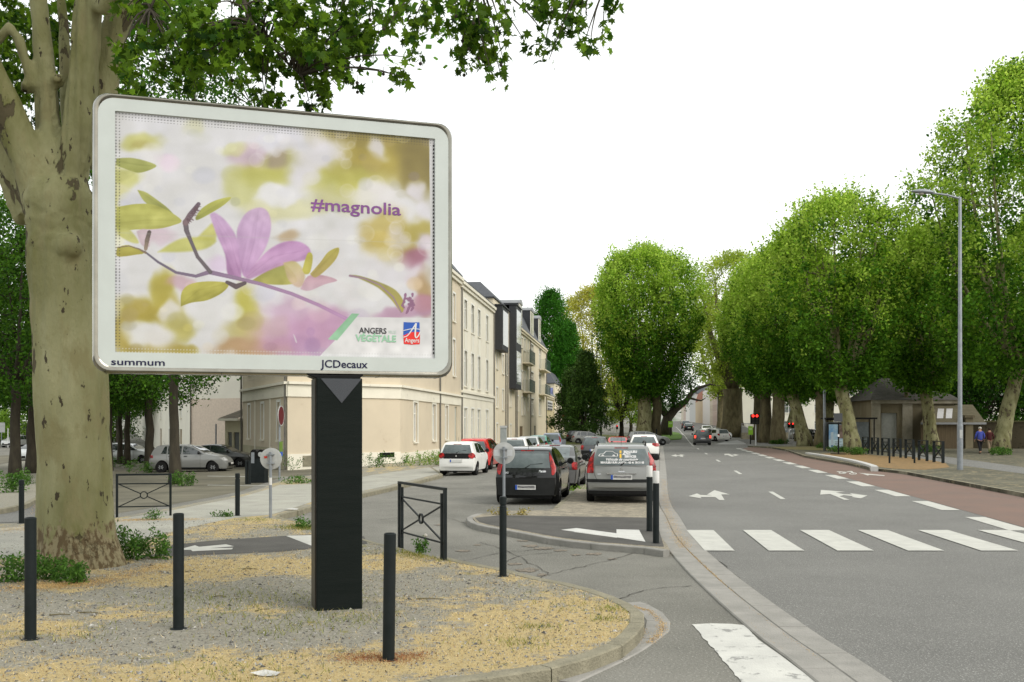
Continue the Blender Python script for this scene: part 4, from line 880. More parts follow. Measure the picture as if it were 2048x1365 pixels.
# --- low shop with a board and the narrow gabled house
y5 = facY(1092); t5 = zz(792, 1102); h5 = []
for px, pa, pb in ((1094.5, 872, 832), (1102, 872, 834)): x = s_of(px, y5); h5.append((x - .8, x + .8, zz(pa, px), zz(pb, px), 'door', gar))
(b5, E5), ya, yb, zb = row_house('low_shop', 'low yellow shop front with a blue-grey slanted glass roof and a notice board', 1092, 1109, t5, {0: h5}, mat('yellow_render', (.58, .50, .30), .9, (.5, .43, .26), scale=.5), roof=zinc, rh=2.6, inset=3.0, cornice=((0,), cream))
e = E5[0][0]; xa, xb = s_of(1094, y5), s_of(1104, y5); a, b = zz(821, 1099), zz(802, 1099)
mb = MB(); bbox(mb, e, xa, xb, -.1, -.03, a, b); sb_ = mb.build('sign_board', whk, b5)
mb = MB()
rg = random.Random(4)
for i in range(3):
    z0_ = b - (b - a) * (.18 + .3 * i); u_ = xa + .4
    while u_ < xb - .6:
        w = rg.uniform(.25, .5); bbox(mb, e, u_, u_ + w, -.108, -.101, z0_ - .32, z0_ - .02); u_ += w + rg.choice((.08, .08, .3))
mb.build('notice_lines', greyink, sb_)
mb = MB(); q = [loc(e, s_of(1100, y5), -.02, zz(791, 1100)), loc(e, s_of(1106, y5), -.02, zz(791, 1104)), loc(e, s_of(1106, y5), -.02, zz(775, 1104)), loc(e, s_of(1106, y5), .6, zz(775, 1104))]
mb.add(q, [(0, 1, 2), (0, 2, 3), (1, 2, 3), (0, 1, 3)]); mb.build('blue_gable', mat('blue_grey', (.10, .12, .28), .5), b5)
y6 = facY(1109); t6 = zz(772, 1118); h6 = []
x = s_of(1118, y6); h6.append((x - 1.3, x + 1.3, zz(815, 1118), zz(802, 1118))); h6.append((x - 1.6, x + 1.6, zz(872, 1118), zz(840, 1118), 'door', blk))
(b6, E6), ya, yb, zb = row_house('gabled_house', 'narrow last house of the row with red ridge tiles and an orange sign', 1109, 1127, t6, {0: h6}, cream, rh=2.4, inset=3.2)
mb = MB(); bbox(mb, E6[0][0], s_of(1114, y6), s_of(1123, y6), -.5, -.003, zz(838, 1118), zz(828, 1118)); mb.build('shop_sign', whitewall, b6)
mb = MB(); bbox(mb, E6[0][0], s_of(1119, y6), s_of(1123, y6), -.52, -.503, zz(838, 1118), zz(828, 1118)); mb.build('orange_sign_panel', mat('orange', (.62, .12, .04), .6), b6)
mb = MB(); bbox(mb, E6[0][0], -.3, E6[0][1] + .3, 4.6, 5.0, t6 + 2.3, t6 + 2.55); mb.build('ridge_tiles', tile, b6)
# --- white buildings behind the left yard
w1 = (XA(381, 88), 88); w0 = (XA(283, 135), 135); w2 = (XA(500, 84), 84)
wz = tz(*w1) - .5
hw = []
Lw = (Vector(w1) - Vector(w0)).length
for f_ in (.12, .3, .5, .68, .86):
    hw.append((Lw * f_ - .9, Lw * f_ + .9, wz + .5, wz + 2.9, 'door' if f_ in (.5, .86) else 'w', gar if f_ in (.5, .86) else glass)); hw.append((Lw * f_ - .7, Lw * f_ + .7, wz + 4.0, wz + 6.0)); 
wb, WE = building('white_building', 'white rendered building with a blank side wall behind the silver hatchback', [w0, w1, w2, (w2[0] + 6, w2[1] + 26), (w0[0] + 12, w0[1] + 8)], wz, wz + 10, {0: hw}, whitewall, rh=2.2, inset=2.5)
mb = MB(); bbox(mb, WE[1][0], .02, WE[1][1] - .02, -.012, -.004, wz + .3, wz + 5.6); mb.build('pink_render_band', mat('pink_render', (.62, .53, .44), .9), wb)
downpipe(wb, WE[1][0], .12, wz, wz + 9.8)
v0, v1 = (XA(283, 137), 137), (XA(262, 190), 190)
building('pale_house', 'pale house end seen between the dark trunks beyond the white building', [v1, v0, (v0[0] + 10, v0[1] + 4), (v1[0] + 12, v1[1] + 4)], -1.5, 7.5, {0: [(5, 6.5, 1, 3), (14, 15.5, 1, 3), (24, 25.5, 1, 3)]}, whitewall, rh=2)
# --- garage with roller shutters left of the corner building
ga = G(450, 928); gb = (A_[0] - .05, A_[1] - .05); gang = math.atan2(gb[1] - ga[1], gb[0] - ga[0]); gl_ = (Vector(gb) - Vector(ga)).length
ggz = tz(*ga) - .2; gr_ = empty('garage', (ga[0], ga[1], ggz), gang, 'small lean-to garage with dark roller shutters beside the corner house', 'garage')
e0 = ((0, 0), 0.0); gh = ZA(842, ga[1]) - ggz
mb = MB(); panel(mb, e0, gl_, 0, gh, [(.25, gl_ * .42, .05, gh - .75), (gl_ * .52, gl_ - .2, .05, gh - .75)], .2); panel(mb, ((0, 4), -math.pi / 2), 4, 0, gh, []); mb.build('wall', stained, gr_)
for a, b in ((.25, gl_ * .42), (gl_ * .52, gl_ - .2)):
    mb = MB(); 
    z = .05
    while z < gh - .8: bbox(mb, e0, a, b, .10, .135, z, z + .09); z += .105
    bbox(mb, e0, a, b, .14, .17, .05, gh - .75)
    mb.build('roller_shutter', shutter, gr_)
mb = MB(); mb.prism([(-.3, -.35), (gl_, -.35), (gl_, 4), (-.3, 4)], gh, gh + .15); mb.build('gutter_board', pale, gr_)
mb = MB(); mb.add([(-.3, -.35, gh + .153), (gl_, -.35, gh + .153), (gl_, 4, gh + 1.9), (-.3, 4, gh + .9)], [(0, 1, 2), (0, 2, 3)]); mb.build('roof', mat('old_slates', (.16, .14, .10), .9, (.1, .09, .07), scale=3, bump=.6), gr_)
# --- stone pavilion on the right behind the planes
pav_m = mat('weathered_stone', (.20, .175, .115), .95, (.13, .11, .07), scale=.5, detail=12, bump=.3, bscale=15, col3=(.10, .085, .055), s3=1.6, t3=.57, w3=.16, stretch=(1, 1, .6))
pavwood = mat('weathered_boards', (.13, .10, .06), .9, (.08, .062, .04), scale=2, bump=.4, stretch=(8, 8, .5))
PY_ = 83.0; px0, px1 = XA(1748, PY_), XA(1905, PY_)
pv = empty('stone_pavilion', (px0, PY_, .12), -.05, 'old stone pavilion with a slate hipped roof and a lean-to behind the plane trees', 'building')
zp = lambda py: ZA(py, PY_) - .12
WL = px1 - px0; ev = zp(797)
mb = MB(); panel(mb, e0, WL, -.1, ev, [(.6, 1.9, .0, 2.9, 'd')], .3); panel(mb, ((0, 7), -math.pi / 2), 7, -.1, ev, []); panel(mb, ((WL, 0), math.pi / 2), 7, -.1, ev, []); mb.build('wall', pav_m, pv)
mb = MB(); bbox(mb, e0, .6, 1.9, .2, .26, 0, 2.9); mb.build('door', mat('pale_door', (.32, .33, .31), .7), pv)
mb = MB(); bbox(mb, e0, -.25, WL + .2, -.28, -.003, ev - .45, ev - .15); bbox(mb, e0, 2.3, 3.1, -.15, -.003, 0, ev - .46); bbox(mb, e0, -.2, .5, -.12, -.003, 0, ev - .46); mb.build('cornice', mat('grey_stone', (.33, .31, .25), .9, (.22, .20, .15), scale=1.5, detail=10), pv)
rz_ = zp(752); mb = MB(); mb.add([(-.4, -.4, ev - .147), (WL + .4, -.4, ev - .147), (WL + .4, 7.4, ev - .147), (-.4, 7.4, ev - .147), (1.6, 3.4, rz_), (WL - 1.0, 3.4, rz_ - .4)], [(0, 1, 5, 4), (1, 2, 5), (2, 3, 4, 5), (3, 0, 4), (0, 3, 2, 1)]); mb.build('roof', mat('mossy_slate', (.095, .09, .08), .85, (.06, .056, .05), scale=2.5, bump=.6, bscale=14, stretch=(1, 1, 4)), pv)
lz = zp(846); mb = MB(); x0_, x1_ = 2.9, WL + 1.5; mb.add([(x0_, -2.6, lz), (x1_, -2.6, lz), (x1_, -.01, lz + 1.5), (x0_ + 1.6, -.01, lz + 1.5), (x0_, -2.6, lz - .12), (x1_, -2.6, lz - .12), (x1_, -.01, lz + 1.38), (x0_ + 1.6, -.01, lz + 1.38)], [(0, 1, 2, 3), (4, 7, 6, 5), (0, 4, 5, 1), (1, 5, 6, 2), (2, 6, 7, 3), (3, 7, 4, 0)]); lt = mb.build('lean_to_roof', mat('mossy_tiles', (.13, .115, .075), .9, (.09, .08, .05), scale=2, bump=.6, stretch=(1, 4, 1)), pv)
mb = MB()
for xx in (4.4, 5.1): mb.add([(xx, -2.0, lz + .36), (xx + .5, -2.0, lz + .36), (xx + 1.1, -.6, lz + 1.17), (xx + .6, -.6, lz + 1.17)], [(0, 1, 2, 3)])
mb.build('skylight', mat('pale_glass', (.5, .5, .5), .2), lt)
mb = MB(); bbox(mb, e0, x0_, x1_, -2.7, -2.603, lz - .14, lz + .02); mb.build('gutter', zinc, lt)
mb = MB(); bbox(mb, e0, x0_ + .1, x1_ - 1.7, -2.4, -2.3, -.1, lz - .14); mb.build('boarded_front', pavwood, pv)
mb = MB(); bbox(mb, e0, x1_ - 1.6, x1_ - 1.0, -2.6, -2.0, -.1, lz + .4); bbox(mb, e0, x1_ - 1.7, x1_ - .9, -2.7, -1.9, lz + .403, lz + .6); mb.build('gate_pier', pav_m, pv)
# --- dark garden wall on the right
gw0, gw1 = XA(1868, 84), XA(2600, 70)
gw = empty('garden_wall', (gw0, 82.5, .1), math.atan2(-9, gw1 - gw0), 'tall dark mossy garden wall behind the two walking people', 'wall')
mb = MB(); mb.box(0, 36, 0, .5, -.2, 2.15); mb.build('masonry', mat('mossy_wall', (.055, .045, .028), .95, (.10, .085, .055), scale=.5, detail=12, bump=.8, bscale=8, col3=(.03, .03, .018), s3=2.0, t3=.55, w3=.1), gw)
mb = MB(); mb.box(0, 36, -.08, .58, 2.153, 2.28); mb.build('coping', mat('mossy_coping', (.12, .12, .05), .95, (.08, .08, .05), scale=2), gw)
SURR = False
# --- white apartment blocks far right behind the trees
hsx = []
for i in range(9):
    for k in range(4): hsx.append((2 + i * 5.2, 3.6 + i * 5.2, 1.2 + k * 2.9, 2.7 + k * 2.9))
building('white_apartment_block', 'white flats with rows of small dark windows seen between far plane trunks', [(XA(1484, 175), 175), (XA(1484, 175) + 48, 170), (XA(1484, 175) + 48, 185), (XA(1484, 175), 188)], -1, 11.5, {0: [h + ('w', glass) for h in hsx]}, whitewall, rh=.6, inset=.4, roof=zinc)
# --- the street climbing away: houses on its right side
rowm = [mat('far_cream', (.58, .52, .42), .9, (.5, .45, .36), scale=.3), mat('far_grey', (.5, .5, .48), .9), mat('far_ochre', (.50, .40, .26), .9, (.42, .34, .23), scale=.3), mat('far_white', (.68, .66, .62), .9), mat('far_rose', (.52, .42, .36), .9)]
rg = random.Random(11); yv = 185.0
look = ['ochre', 'cream', 'white', 'grey', 'rose', 'cream', 'white', 'ochre', 'grey', 'white', 'rose', 'cream']
mi_ = dict(ochre=2, cream=0, white=3, grey=1, rose=4)
def far_x(Y): return XA(1316, Y) + 15.5 + (Y - 185) * .0
roofs = [slate, tile, slate, slate, tile, slate, slate, tile, slate, slate, tile, slate]
ordn = ['first', 'second', 'third', 'fourth', 'fifth', 'sixth', 'seventh', 'eighth', 'ninth', 'tenth', 'eleventh', 'twelfth']
for i in range(12):
    Lh = rg.uniform(14, 24) * (1 if i < 6 else 3.2); y2_ = yv + Lh; hh = rg.uniform(8.5, 12); xa, xb = far_x(yv), far_x(y2_); zb_ = tz(xa, yv) - 1; hs = []
    nb = int(Lh / 3.2)
    for q in range(nb):
        for k in range(3): xx = (q + .5) * Lh / nb; hs.append((xx - .55, xx + .55, zb_ + 1.8 + k * 3.1, zb_ + 3.6 + k * 3.1, 'w', glass))
    r_, E__ = building('street_house', f'{look[i]} terraced house, {ordn[i]} from the junction on the climbing street', [(xb, y2_), (xa, yv), (xa + 12, yv), (xb + 12, y2_)], zb_, zb_ + hh + 1, {0: hs if i < 6 else []}, rowm[mi_[look[i]]], roof=roofs[i], rh=3.4, inset=4.5, group='houses along the far street')
    mb = MB(); mb.box(5.0, 6.2, -3, -2.2, zb_ + hh + 2.5, zb_ + hh + 5.6); mb.build('chimney', tile if i % 2 else pale, r_)
    yv = y2_ + .05
yv = 230.0
for i in range(6):
    Lh = rg.uniform(22, 36); y2_ = yv + Lh; hh = rg.uniform(8, 11); xa, xb = XA(1316, yv) - 1, XA(1316, y2_) - 1; zb_ = tz(xa, yv) - 1
    r_, E__ = building('street_house', f'{look[i + 3]} house on the opposite side of the climbing street, {ordn[i]} up the hill', [(xa, yv), (xb, y2_), (xb - 12, y2_), (xa - 12, yv)], zb_, zb_ + hh, {0: [(q * 4 + 1, q * 4 + 2.2, zb_ + 2 + k * 3.1, zb_ + 3.7 + k * 3.1, 'w', glass) for q in range(5) for k in range(2)]}, rowm[mi_[look[i + 3]]], roof=roofs[i], rh=3, inset=4, group='houses along the far street')
    yv = y2_ + .05
# parapet of the little bridge
mb = MB()
pts = [(XA(1440, 150), 150), (XA(1452, 150), 149), (XA(1470, 142), 142), (XA(1490, 134), 134), (XA(1512, 128), 128)]
hs_ = [1.0, 1.7, 1.9, 1.5, 1.0]
prf = curve2(pts, 4); hc = np.interp(np.linspace(0, 4, len(prf)), range(5), hs_)
rings = []
for p, h_ in zip(prf, hc): z = tz(p.x, p.y); rings.append([(p.x, p.y, z - .3), (p.x, p.y, z + h_), (p.x + .3, p.y + .3, z + h_), (p.x + .3, p.y + .3, z - .3)])
loops(mb, rings, True, True); par = mb.build('bridge_parapet', mat('pale_concrete', (.5, .48, .43), .9)); tag(par, 'pale curved bridge parapet where the far street starts to climb', 'parapet')

# the far hillside closing the street
mb = MB(); xs_ = np.linspace(-500, 1100, 33); rh_ = random.Random(2); top_ = [10 + 16 * math.exp(-((x - 190) / 260) ** 2) + rh_.uniform(-2, 2.5) for x in xs_]
mb.v = [(x, 1050 + rh_.uniform(-5, 5), 0) for x in xs_] + [(x, 1120, t_) for x, t_ in zip(xs_, top_)] + [(x, 1400, t_ * .8) for x, t_ in zip(xs_, top_)]
mb.f = [(r_ * 33 + i, r_ * 33 + i + 1, (r_ + 1) * 33 + i + 1, (r_ + 1) * 33 + i) for r_ in range(2) for i in range(32)]; mb.m = [0] * len(mb.f)
mb.build('hill', mat('hillside', (.30, .30, .28), .95, (.14, .17, .12), scale=.05, detail=10, lo=.42, hi=.58, world=True, col3=(.42, .30, .22), s3=.09, t3=.6, w3=.05))['kind'] = 'structure'
# ================================================================ CARS
tyre_m = mat('tyre_rubber', (.008, .008, .008), .85, (.014, .014, .014), scale=10, spec=.15)
rim_m = mat('alloy_rim', (.40, .41, .42), .35, (.3, .31, .32), metal=.6, scale=8)
trim_m = mat('black_trim', (.009, .010, .010), .55, (.014, .015, .015), scale=6, spec=.2)
cglass = mat('car_glass', (.012, .017, .018), .04, (.03, .038, .038), scale=1.5, spec=.7, coat=1, lo=.4, hi=.7)
cglass2 = mat('car_rear_glass', (.06, .078, .08), .3, (.15, .18, .18), scale=1.6, spec=.5, lo=.35, hi=.7)
redlamp = mat('red_lens', (.34, .008, .006), .2, (.13, .003, .004), scale=9, coat=.3, detail=1, lo=.45, hi=.55)
litlamp = mat('lit_brake_lamp', (1, .05, .03), .3, emit=2.2)
whitelamp = mat('clear_lens', (.55, .56, .56), .1, (.35, .36, .37), scale=12, coat=1)
plate_m = mat('plate_white', (.62, .62, .6), .4); plate_b = mat('plate_blue', (.02, .08, .4), .4); plate_k = mat('plate_smudge', (.05, .05, .055), .6, (.3, .3, .3), scale=9, stretch=(1, 1, 6)); chrome = mat('chrome', (.6, .6, .6), .15, metal=1.0)
def paint(name, c, rough=.28, metal=.0): return mat('paint_' + name, c, rough, tuple(x * .93 for x in c), scale=1.2, coat=.45, metal=metal, spec=.3)
SIL = {
 'hatch': [(0, .27), (.001, .36), (.003, .50), (.012, .575), (.022, .62), (.034, .70), (.055, .80), (.080, .895), (.105, .945), (.15, .972), (.24, .993), (.36, 1.0), (.47, .99), (.55, .95), (.63, .84), (.70, .715), (.735, .672), (.80, .645), (.89, .60), (.95, .54), (.985, .44), (.998, .34), (1, .24)],
 'wagon': [(0, .27), (.001, .36), (.003, .48), (.008, .58), (.016, .66), (.028, .74), (.052, .85), (.070, .91), (.09, .95), (.13, .972), (.25, .99), (.38, 1.0), (.50, .99), (.58, .94), (.65, .83), (.71, .72), (.745, .68), (.82, .65), (.90, .60), (.955, .54), (.985, .44), (.998, .34), (1, .24)],
 'coupe': [(0, .27), (.001, .38), (.004, .55), (.02, .68), (.05, .72), (.10, .76), (.18, .86), (.26, .95), (.34, .99), (.42, 1.0), (.50, .985), (.57, .93), (.64, .82), (.70, .715), (.74, .68), (.82, .65), (.90, .60), (.955, .54), (.985, .44), (.998, .34), (1, .24)],
 'van': [(0, .27), (.001, .34), (.003, .45), (.006, .55), (.012, .65), (.022, .76), (.036, .88), (.05, .94), (.08, .975), (.2, .992), (.4, 1.0), (.53, .985), (.62, .91), (.72, .76), (.79, .66), (.85, .62), (.92, .57), (.965, .5), (.99, .42), (.998, .34), (1, .24)]}
class Body:
    def __init__(s, kind, L, Wd, Ht, wr=.31, xr=None, xf=None):
        s.L, s.W, s.H, s.wr = L, Wd, Ht, wr; s.xr = xr or L * .175; s.xf = xf or L * .815; P = SIL[kind]
        s.px = [p[0] * L for p in P]; s.pz = [p[1] * Ht for p in P]; s.zb = .155 * Ht
    def zu(s, x): return float(np.interp(x, s.px, s.pz))
    def hw(s, x, z):
        t = z / s.H; f = float(np.interp(t, [0, .14, .2, .35, .48, .62, .68, .95, 1.0], [.90, .93, .965, .995, 1.0, .965, .93, .74, .70])); u = x / s.L
        g = float(np.interp(u, [0, .03, .10, .2, .8, .9, .96, 1], [.93, .96, .985, 1, 1, .97, .90, .80])); return s.W / 2 * f * g
    def r(s, x): return .055 if .1 < x / s.L < .6 else .045
    def bul(s, x, y):
        u = x / s.L; a = (abs(y) / (s.W / 2)) ** 2.4
        return .13 * a * max(0, 1 - u / .35) - .20 * a * max(0, (u - .72) / .28)
    def sec(s, x):
        zu = s.zu(x); r = s.r(x); Wt = s.hw(x, zu - r * .6); pts = []
        for a in (0, .15, .3, .45, .6, .72, .82, .9, .955, .985, 1.0):
            z = zu - r * (1 - (1 - a ** 5) ** .2) - .03 * a * a * (.3 < x / s.L < .62); y = a * Wt; pts.append((x + s.bul(x, y), y, z))
        zl = s.zb
        for xc in (s.xr, s.xf):
            R_ = s.wr + .055; d = abs(x - xc)
            if d < R_: zl = max(zl, s.wr + math.sqrt(R_ * R_ - d * d))
        ze = zu - r; zl = min(zl, ze - .01)
        for k in range(1, 15):
            z = ze + (zl - ze) * k / 14; y = s.hw(x, z); pts.append((x + s.bul(x, y), y, z))
        return pts
    def xrear(s, y, z):
        # station of the tail at height z and offset y
        x = 0.0
        for _ in range(6):
            Wt = s.hw(x, z); a = min(abs(y) / Wt, .995); zz = z + .045 * (1 - (1 - a ** 5) ** .2); n_ = len(s.px) // 2
            x = float(np.interp(zz, s.pz[:n_], s.px[:n_]))
        return x + s.bul(x, y)
    def xfront(s, y, z):
        x = s.L
        for _ in range(6):
            Wt = s.hw(x, z); a = min(abs(y) / Wt, .995); zz = z + .045 * (1 - (1 - a ** 5) ** .2)
            k = len(s.px) // 2 - 1; x = float(np.interp(-zz, [-v for v in s.pz[k:]], s.px[k:]))
        return x + s.bul(x, y)
def grid_patch(fn, us, vs):
    mb = MB(); n = len(vs); P_ = [fn(u, v) for u in us for v in vs]
    mb.add(P_, [(i * n + j, i * n + j + 1, (i + 1) * n + j + 1, (i + 1) * n + j) for i in range(len(us) - 1) for j in range(n - 1)]); return mb
def end_patch(b, z0, z1, yl, yr, off=.006, front=False, n=6, m=8):
    """patch on the tail (or nose) between heights z0..z1 and offsets yl(t)..yr(t), t = 0 at the bottom"""
    f = lambda q, t: q[0] + (q[1] - q[0]) * t if hasattr(q, '__len__') and len(q) == 2 else (float(np.interp(t, np.linspace(0, 1, len(q)), q)) if hasattr(q, '__len__') else q)
    def fn(t, s_):
        z = z0 + (z1 - z0) * t; y = f(yl, t) + (f(yr, t) - f(yl, t)) * s_; x = (b.xfront if front else b.xrear)(y, z); return (x + (off if front else -off), y, z + off * .4)
    return grid_patch(fn, np.linspace(0, 1, n), np.linspace(0, 1, m))
def side_patch(b, xs, zlo, zhi, sy, off=.005, m=5):
    """patch on a flank between curves zlo(x), zhi(x)"""
    def fn(x, t): z = zlo(x) + (zhi(x) - zlo(x)) * t; y = b.hw(x, z); return (x + b.bul(x, y), sy * (y + off), z)
    return grid_patch(fn, xs, np.linspace(0, 1, m))
_wheel = {}
def wheel_parts(root, x, y, r, sy, steer=0):
    mb = MB(); w = .10
    mb.lathe([(r * .66, -w), (r * .93, -w * .98), (r, -w * .7), (r, w * .7), (r * .93, w * .98), (r * .66, w)], 28, 0, 'y'); wh = mb.build('wheel', tyre_m, root, autos=40)
    wh.location = (x, y, r); wh.rotation_euler = (0, 0, steer)
    mb = MB(); q = sy
    mb.lathe([(r * .67, q * w * .55), (r * .67, q * w * .95), (r * .60, q * w * .88), (r * .58, q * w * .5)], 24, 0, 'y')
    for k in range(8):
        a = 2 * math.pi * k / 8; mb.bar((.04 * math.cos(a), q * w * .86, .04 * math.sin(a)), (r * .61 * math.cos(a), q * w * .74, r * .61 * math.sin(a)), r * .14, .03)
    mb.lathe([(.001, q * w * .95), (.05, q * w * .92), (.055, q * w * .7), (.001, q * w * .6)], 12, 0, 'y')
    mb.lathe([(r * .6, q * w * .5), (r * .6, q * w * .46), (.01, q * w * .46)], 20, 1, 'y'); mb.build('rim', [rim_m, blk], wh)
def make_car(name, label, loc, heading, kind, L, Wd, Ht, pnt, wr=.31, lamps='mid', rear_glass=(.64, .93), glassw=(.80, .62), bumper=None, plate='white', details=None, lit=False, side_rear=.13, far=False, lowtrim=True, front=True, group='cars parked and driving around the junction', door_n=2, steer=0, wagonwin=False, lean=0):
    root = empty(name, loc, heading, label, 'car', group); b = Body(kind, L, Wd, Ht, wr); H_ = Ht
    # local axes: +x forwards, tail at x = 0
    xs = sorted(set([0.0, .0008 * L, .0015 * L, .003 * L, .006 * L, .01 * L] + [p for p in b.px] + [L * t for t in np.linspace(.012, .99, 22 if far else 44)] + [c + d * (wr + .055) for c in (b.xr, b.xf) for d in (-1, -.98, -.9, -.75, -.5, -.25, 0, .25, .5, .75, .9, .98, 1)]))
    xs = [x for i, x in enumerate(xs) if i == 0 or x - xs[i - 1] > 5e-4]
    sec = [b.sec(x) for x in xs]; n = len(sec[0]); mb = MB()
    full = [[(x, -y, z) for x, y, z in s_[::-1]] + s_[1:] for s_ in sec]; n = len(full[0])
    mb.add([p for s_ in full for p in s_], [(i * n + j, i * n + j + 1, (i + 1) * n + j + 1, (i + 1) * n + j) for i in range(len(xs) - 1) for j in range(n - 1)] + [tuple(range(n)), tuple((len(xs) - 1) * n + j for j in range(n))])
    body = mb.build('body', pnt, root, autos=38)
    mb = MB(); mb.box(.12, L - .18, -Wd * .40, Wd * .40, .17, .56 * H_ * .8); mb.build('underbody', blk, root)
    for x, st in ((b.xr, 0), (b.xf, steer)):
        for sy in (-1, 1): wheel_parts(root, x, sy * (Wd / 2 - .115), wr, sy, st)
    g0, g1 = rear_glass[0] * H_, rear_glass[1] * H_; hw0, hw1 = glassw[0] * Wd / 2, glassw[1] * Wd / 2
    end_patch(b, g0, g1, (-hw0, -hw1), (hw0, hw1), .005, n=8, m=14).build('rear_window', cglass2, root, smooth=True)
    # side windows
    belt = lambda x: .655 * H_ + .02 * H_ * (x / L < .25); xa, xw = L * side_rear, L * .70
    def top(x): return min(b.zu(x) - .085, H_ * .945)
    for sy in (-1, 1):
        segs = ((xa, L * .385), (L * .40, L * .70)) if door_n == 2 else ((xa, L * .235), (L * .25, L * .425), (L * .44, L * .70)) if door_n == 3 else ((xa, L * .36), (L * .38, L * .7))
        for (p, q) in segs:
            xx = [p + (q - p) * t for t in np.linspace(0, 1, 12)]
            def hi(x, p=p): return max(belt(x) + .012, min(top(x), belt(x) + (x - p) * 2.0 + (.05 if p > xa + .01 else .0) + (2 if p > xa + .01 else 0)))
            side_patch(b, xx, belt, hi, sy, .004).build('side_window', cglass, root, smooth=True)
        # door seams and handles
        if not far:
            for xd in ((L * .392, L * .66) if door_n == 2 else (L * .245, L * .432, L * .66)):
                mb = MB(); z = [.2 * H_ + (belt(xd) - .2 * H_) * t for t in np.linspace(0, 1, 8)]
                for i in range(7):
                    q = [(xd + dx, sy * (b.hw(xd, zz_) + .0025), zz_) for dx in (-.004, .004) for zz_ in (z[i], z[i + 1])]; mb.add(q, [(0, 1, 3, 2)])
                mb.build('door_seam', blk, root)
            for xd in ((L * .43,) if door_n == 2 else (L * .27, L * .46)):
                mb = MB(); yy = b.hw(xd, .58 * H_); mb.box(xd, xd + .17, sy * yy - .0, sy * (yy + .03), .575 * H_, .60 * H_); mb.build('door_handle', trim_m if lowtrim else pnt, root)
        # mirror
        mx_, mz = L * .655, .69 * H_; yy = b.hw(mx_, mz); mb = MB()
        mb.tube([(mx_, sy * (yy - .02), mz - .02), (mx_ - .02, sy * (yy + .09), mz)], .02, 6); mb.lathe([(.001, -.045), (.075, -.04), (.09, 0), (.06, .05), (.001, .06)], 14, 0, 'x', (mx_ - .03, sy * (yy + .155), mz + .03)); mb.build('wing_mirror', trim_m, root, autos=40)
        # sill trim
        if lowtrim:
            xx = [b.xr + wr + .07 + (b.xf - b.xr - 2 * wr - .14) * t for t in np.linspace(0, 1, 10)]
            side_patch(b, xx, lambda x: b.zb, lambda x: b.zb + .07, sy, .006, 3).build('sill', trim_m, root)
        # arches
        for xc in (b.xr, b.xf):
            mb = MB(); R_ = wr + .05; pr = []
            for k in range(13):
                a = math.pi * k / 12; x_ = xc + R_ * math.cos(a); z_ = wr + R_ * math.sin(a); yo = b.hw(x_, min(z_, b.zu(x_) - .05)); pr.append(((x_ + b.bul(x_, yo), sy * (yo - .004), z_), (x_, sy * (Wd / 2 - .30), z_)))
            vs = [v for p_ in pr for v in p_]; mb.add(vs, [(2 * i, 2 * i + 1, 2 * i + 3, 2 * i + 2) for i in range(12)]); mb.build('wheel_arch', blk, root)
    # windscreen
    def wfn(x, s_):
        zu = b.zu(x); Wt = b.hw(x, zu - .05) * .86; y = -Wt + 2 * Wt * s_; a = abs(y) / b.hw(x, zu - .033); z = zu - b.r(x) * (1 - (1 - min(a, .99) ** 5) ** .2); return (x + b.bul(x, y) + .004, y, z + .005)
    grid_patch(wfn, np.linspace(.535 * L, .70 * L, 8), np.linspace(0, 1, 12)).build('windscreen', cglass, root, smooth=True)
    # bumpers, lamps, plates
    if bumper:
        c, za, zb_ = bumper; wv = [b.hw(0, za * H_) * .985, b.hw(0, zb_ * H_) * .985]
        end_patch(b, za * H_, zb_ * H_, (-wv[0], -wv[1]), (wv[0], wv[1]), .012, n=5, m=22).build('rear_bumper', c, root, smooth=True)
        for sy in (-1, 1): side_patch(b, [L * t for t in np.linspace(.0, b.xr / L - (wr + .06) / L, 5)], lambda x: za * H_, lambda x: zb_ * H_, sy, .008, 4).build('bumper_side', c, root, smooth=True)
    lm = litlamp if lit else redlamp
    W2 = Wd / 2
    for sy in (-1, 1):
        if lamps == 'tall':        # slim upright lamps along the rear window
            p = end_patch(b, .515 * H_, .90 * H_, [sy * W2 * v for v in (.80, .775, .75, .72, .70, .68)], [sy * W2 * v for v in (.86, .93, .90, .84, .77, .69)], .016, n=12, m=6)
        elif lamps == 'wagon':
            p = end_patch(b, .50 * H_, .85 * H_, [sy * W2 * v for v in (.77, .77, .775, .76, .74)], [sy * W2 * v for v in (.955, .95, .93, .86, .75)], .014, n=10, m=7)
        elif lamps == 'round':
            p = end_patch(b, .50 * H_, .665 * H_, [sy * W2 * v for v in (.76, .66, .64, .66, .76)], [sy * W2 * v for v in (.88, .955, .965, .945, .86)], .02, n=8, m=8)
        elif lamps == 'wide':
            p = end_patch(b, .53 * H_, .66 * H_, [sy * W2 * v for v in (.74, .56, .50, .54)], [sy * W2 * v for v in (.95, .97, .955, .93)], .014, n=6, m=8)
        else:
            p = end_patch(b, .46 * H_, .63 * H_, [sy * W2 * v for v in (.80, .77, .77)], [sy * W2 * v for v in (.975, .97, .95)], .014, n=6, m=6)
        p.build('tail_light', lm, root, smooth=True)
        if lamps in ('mid', 'round', 'wide', 'wagon'):
            xx = [L * t for t in np.linspace(.016, .055, 4)]; side_patch(b, xx, lambda x: .52 * H_, lambda x: .62 * H_, sy, .010, 4).build('lamp_return', lm, root, smooth=True)
        if front:
            end_patch(b, .43 * H_, .545 * H_, sy * W2 * .52, [sy * W2 * .86, sy * W2 * .80], .010, True, n=5, m=6).build('headlight', whitelamp, root, smooth=True)
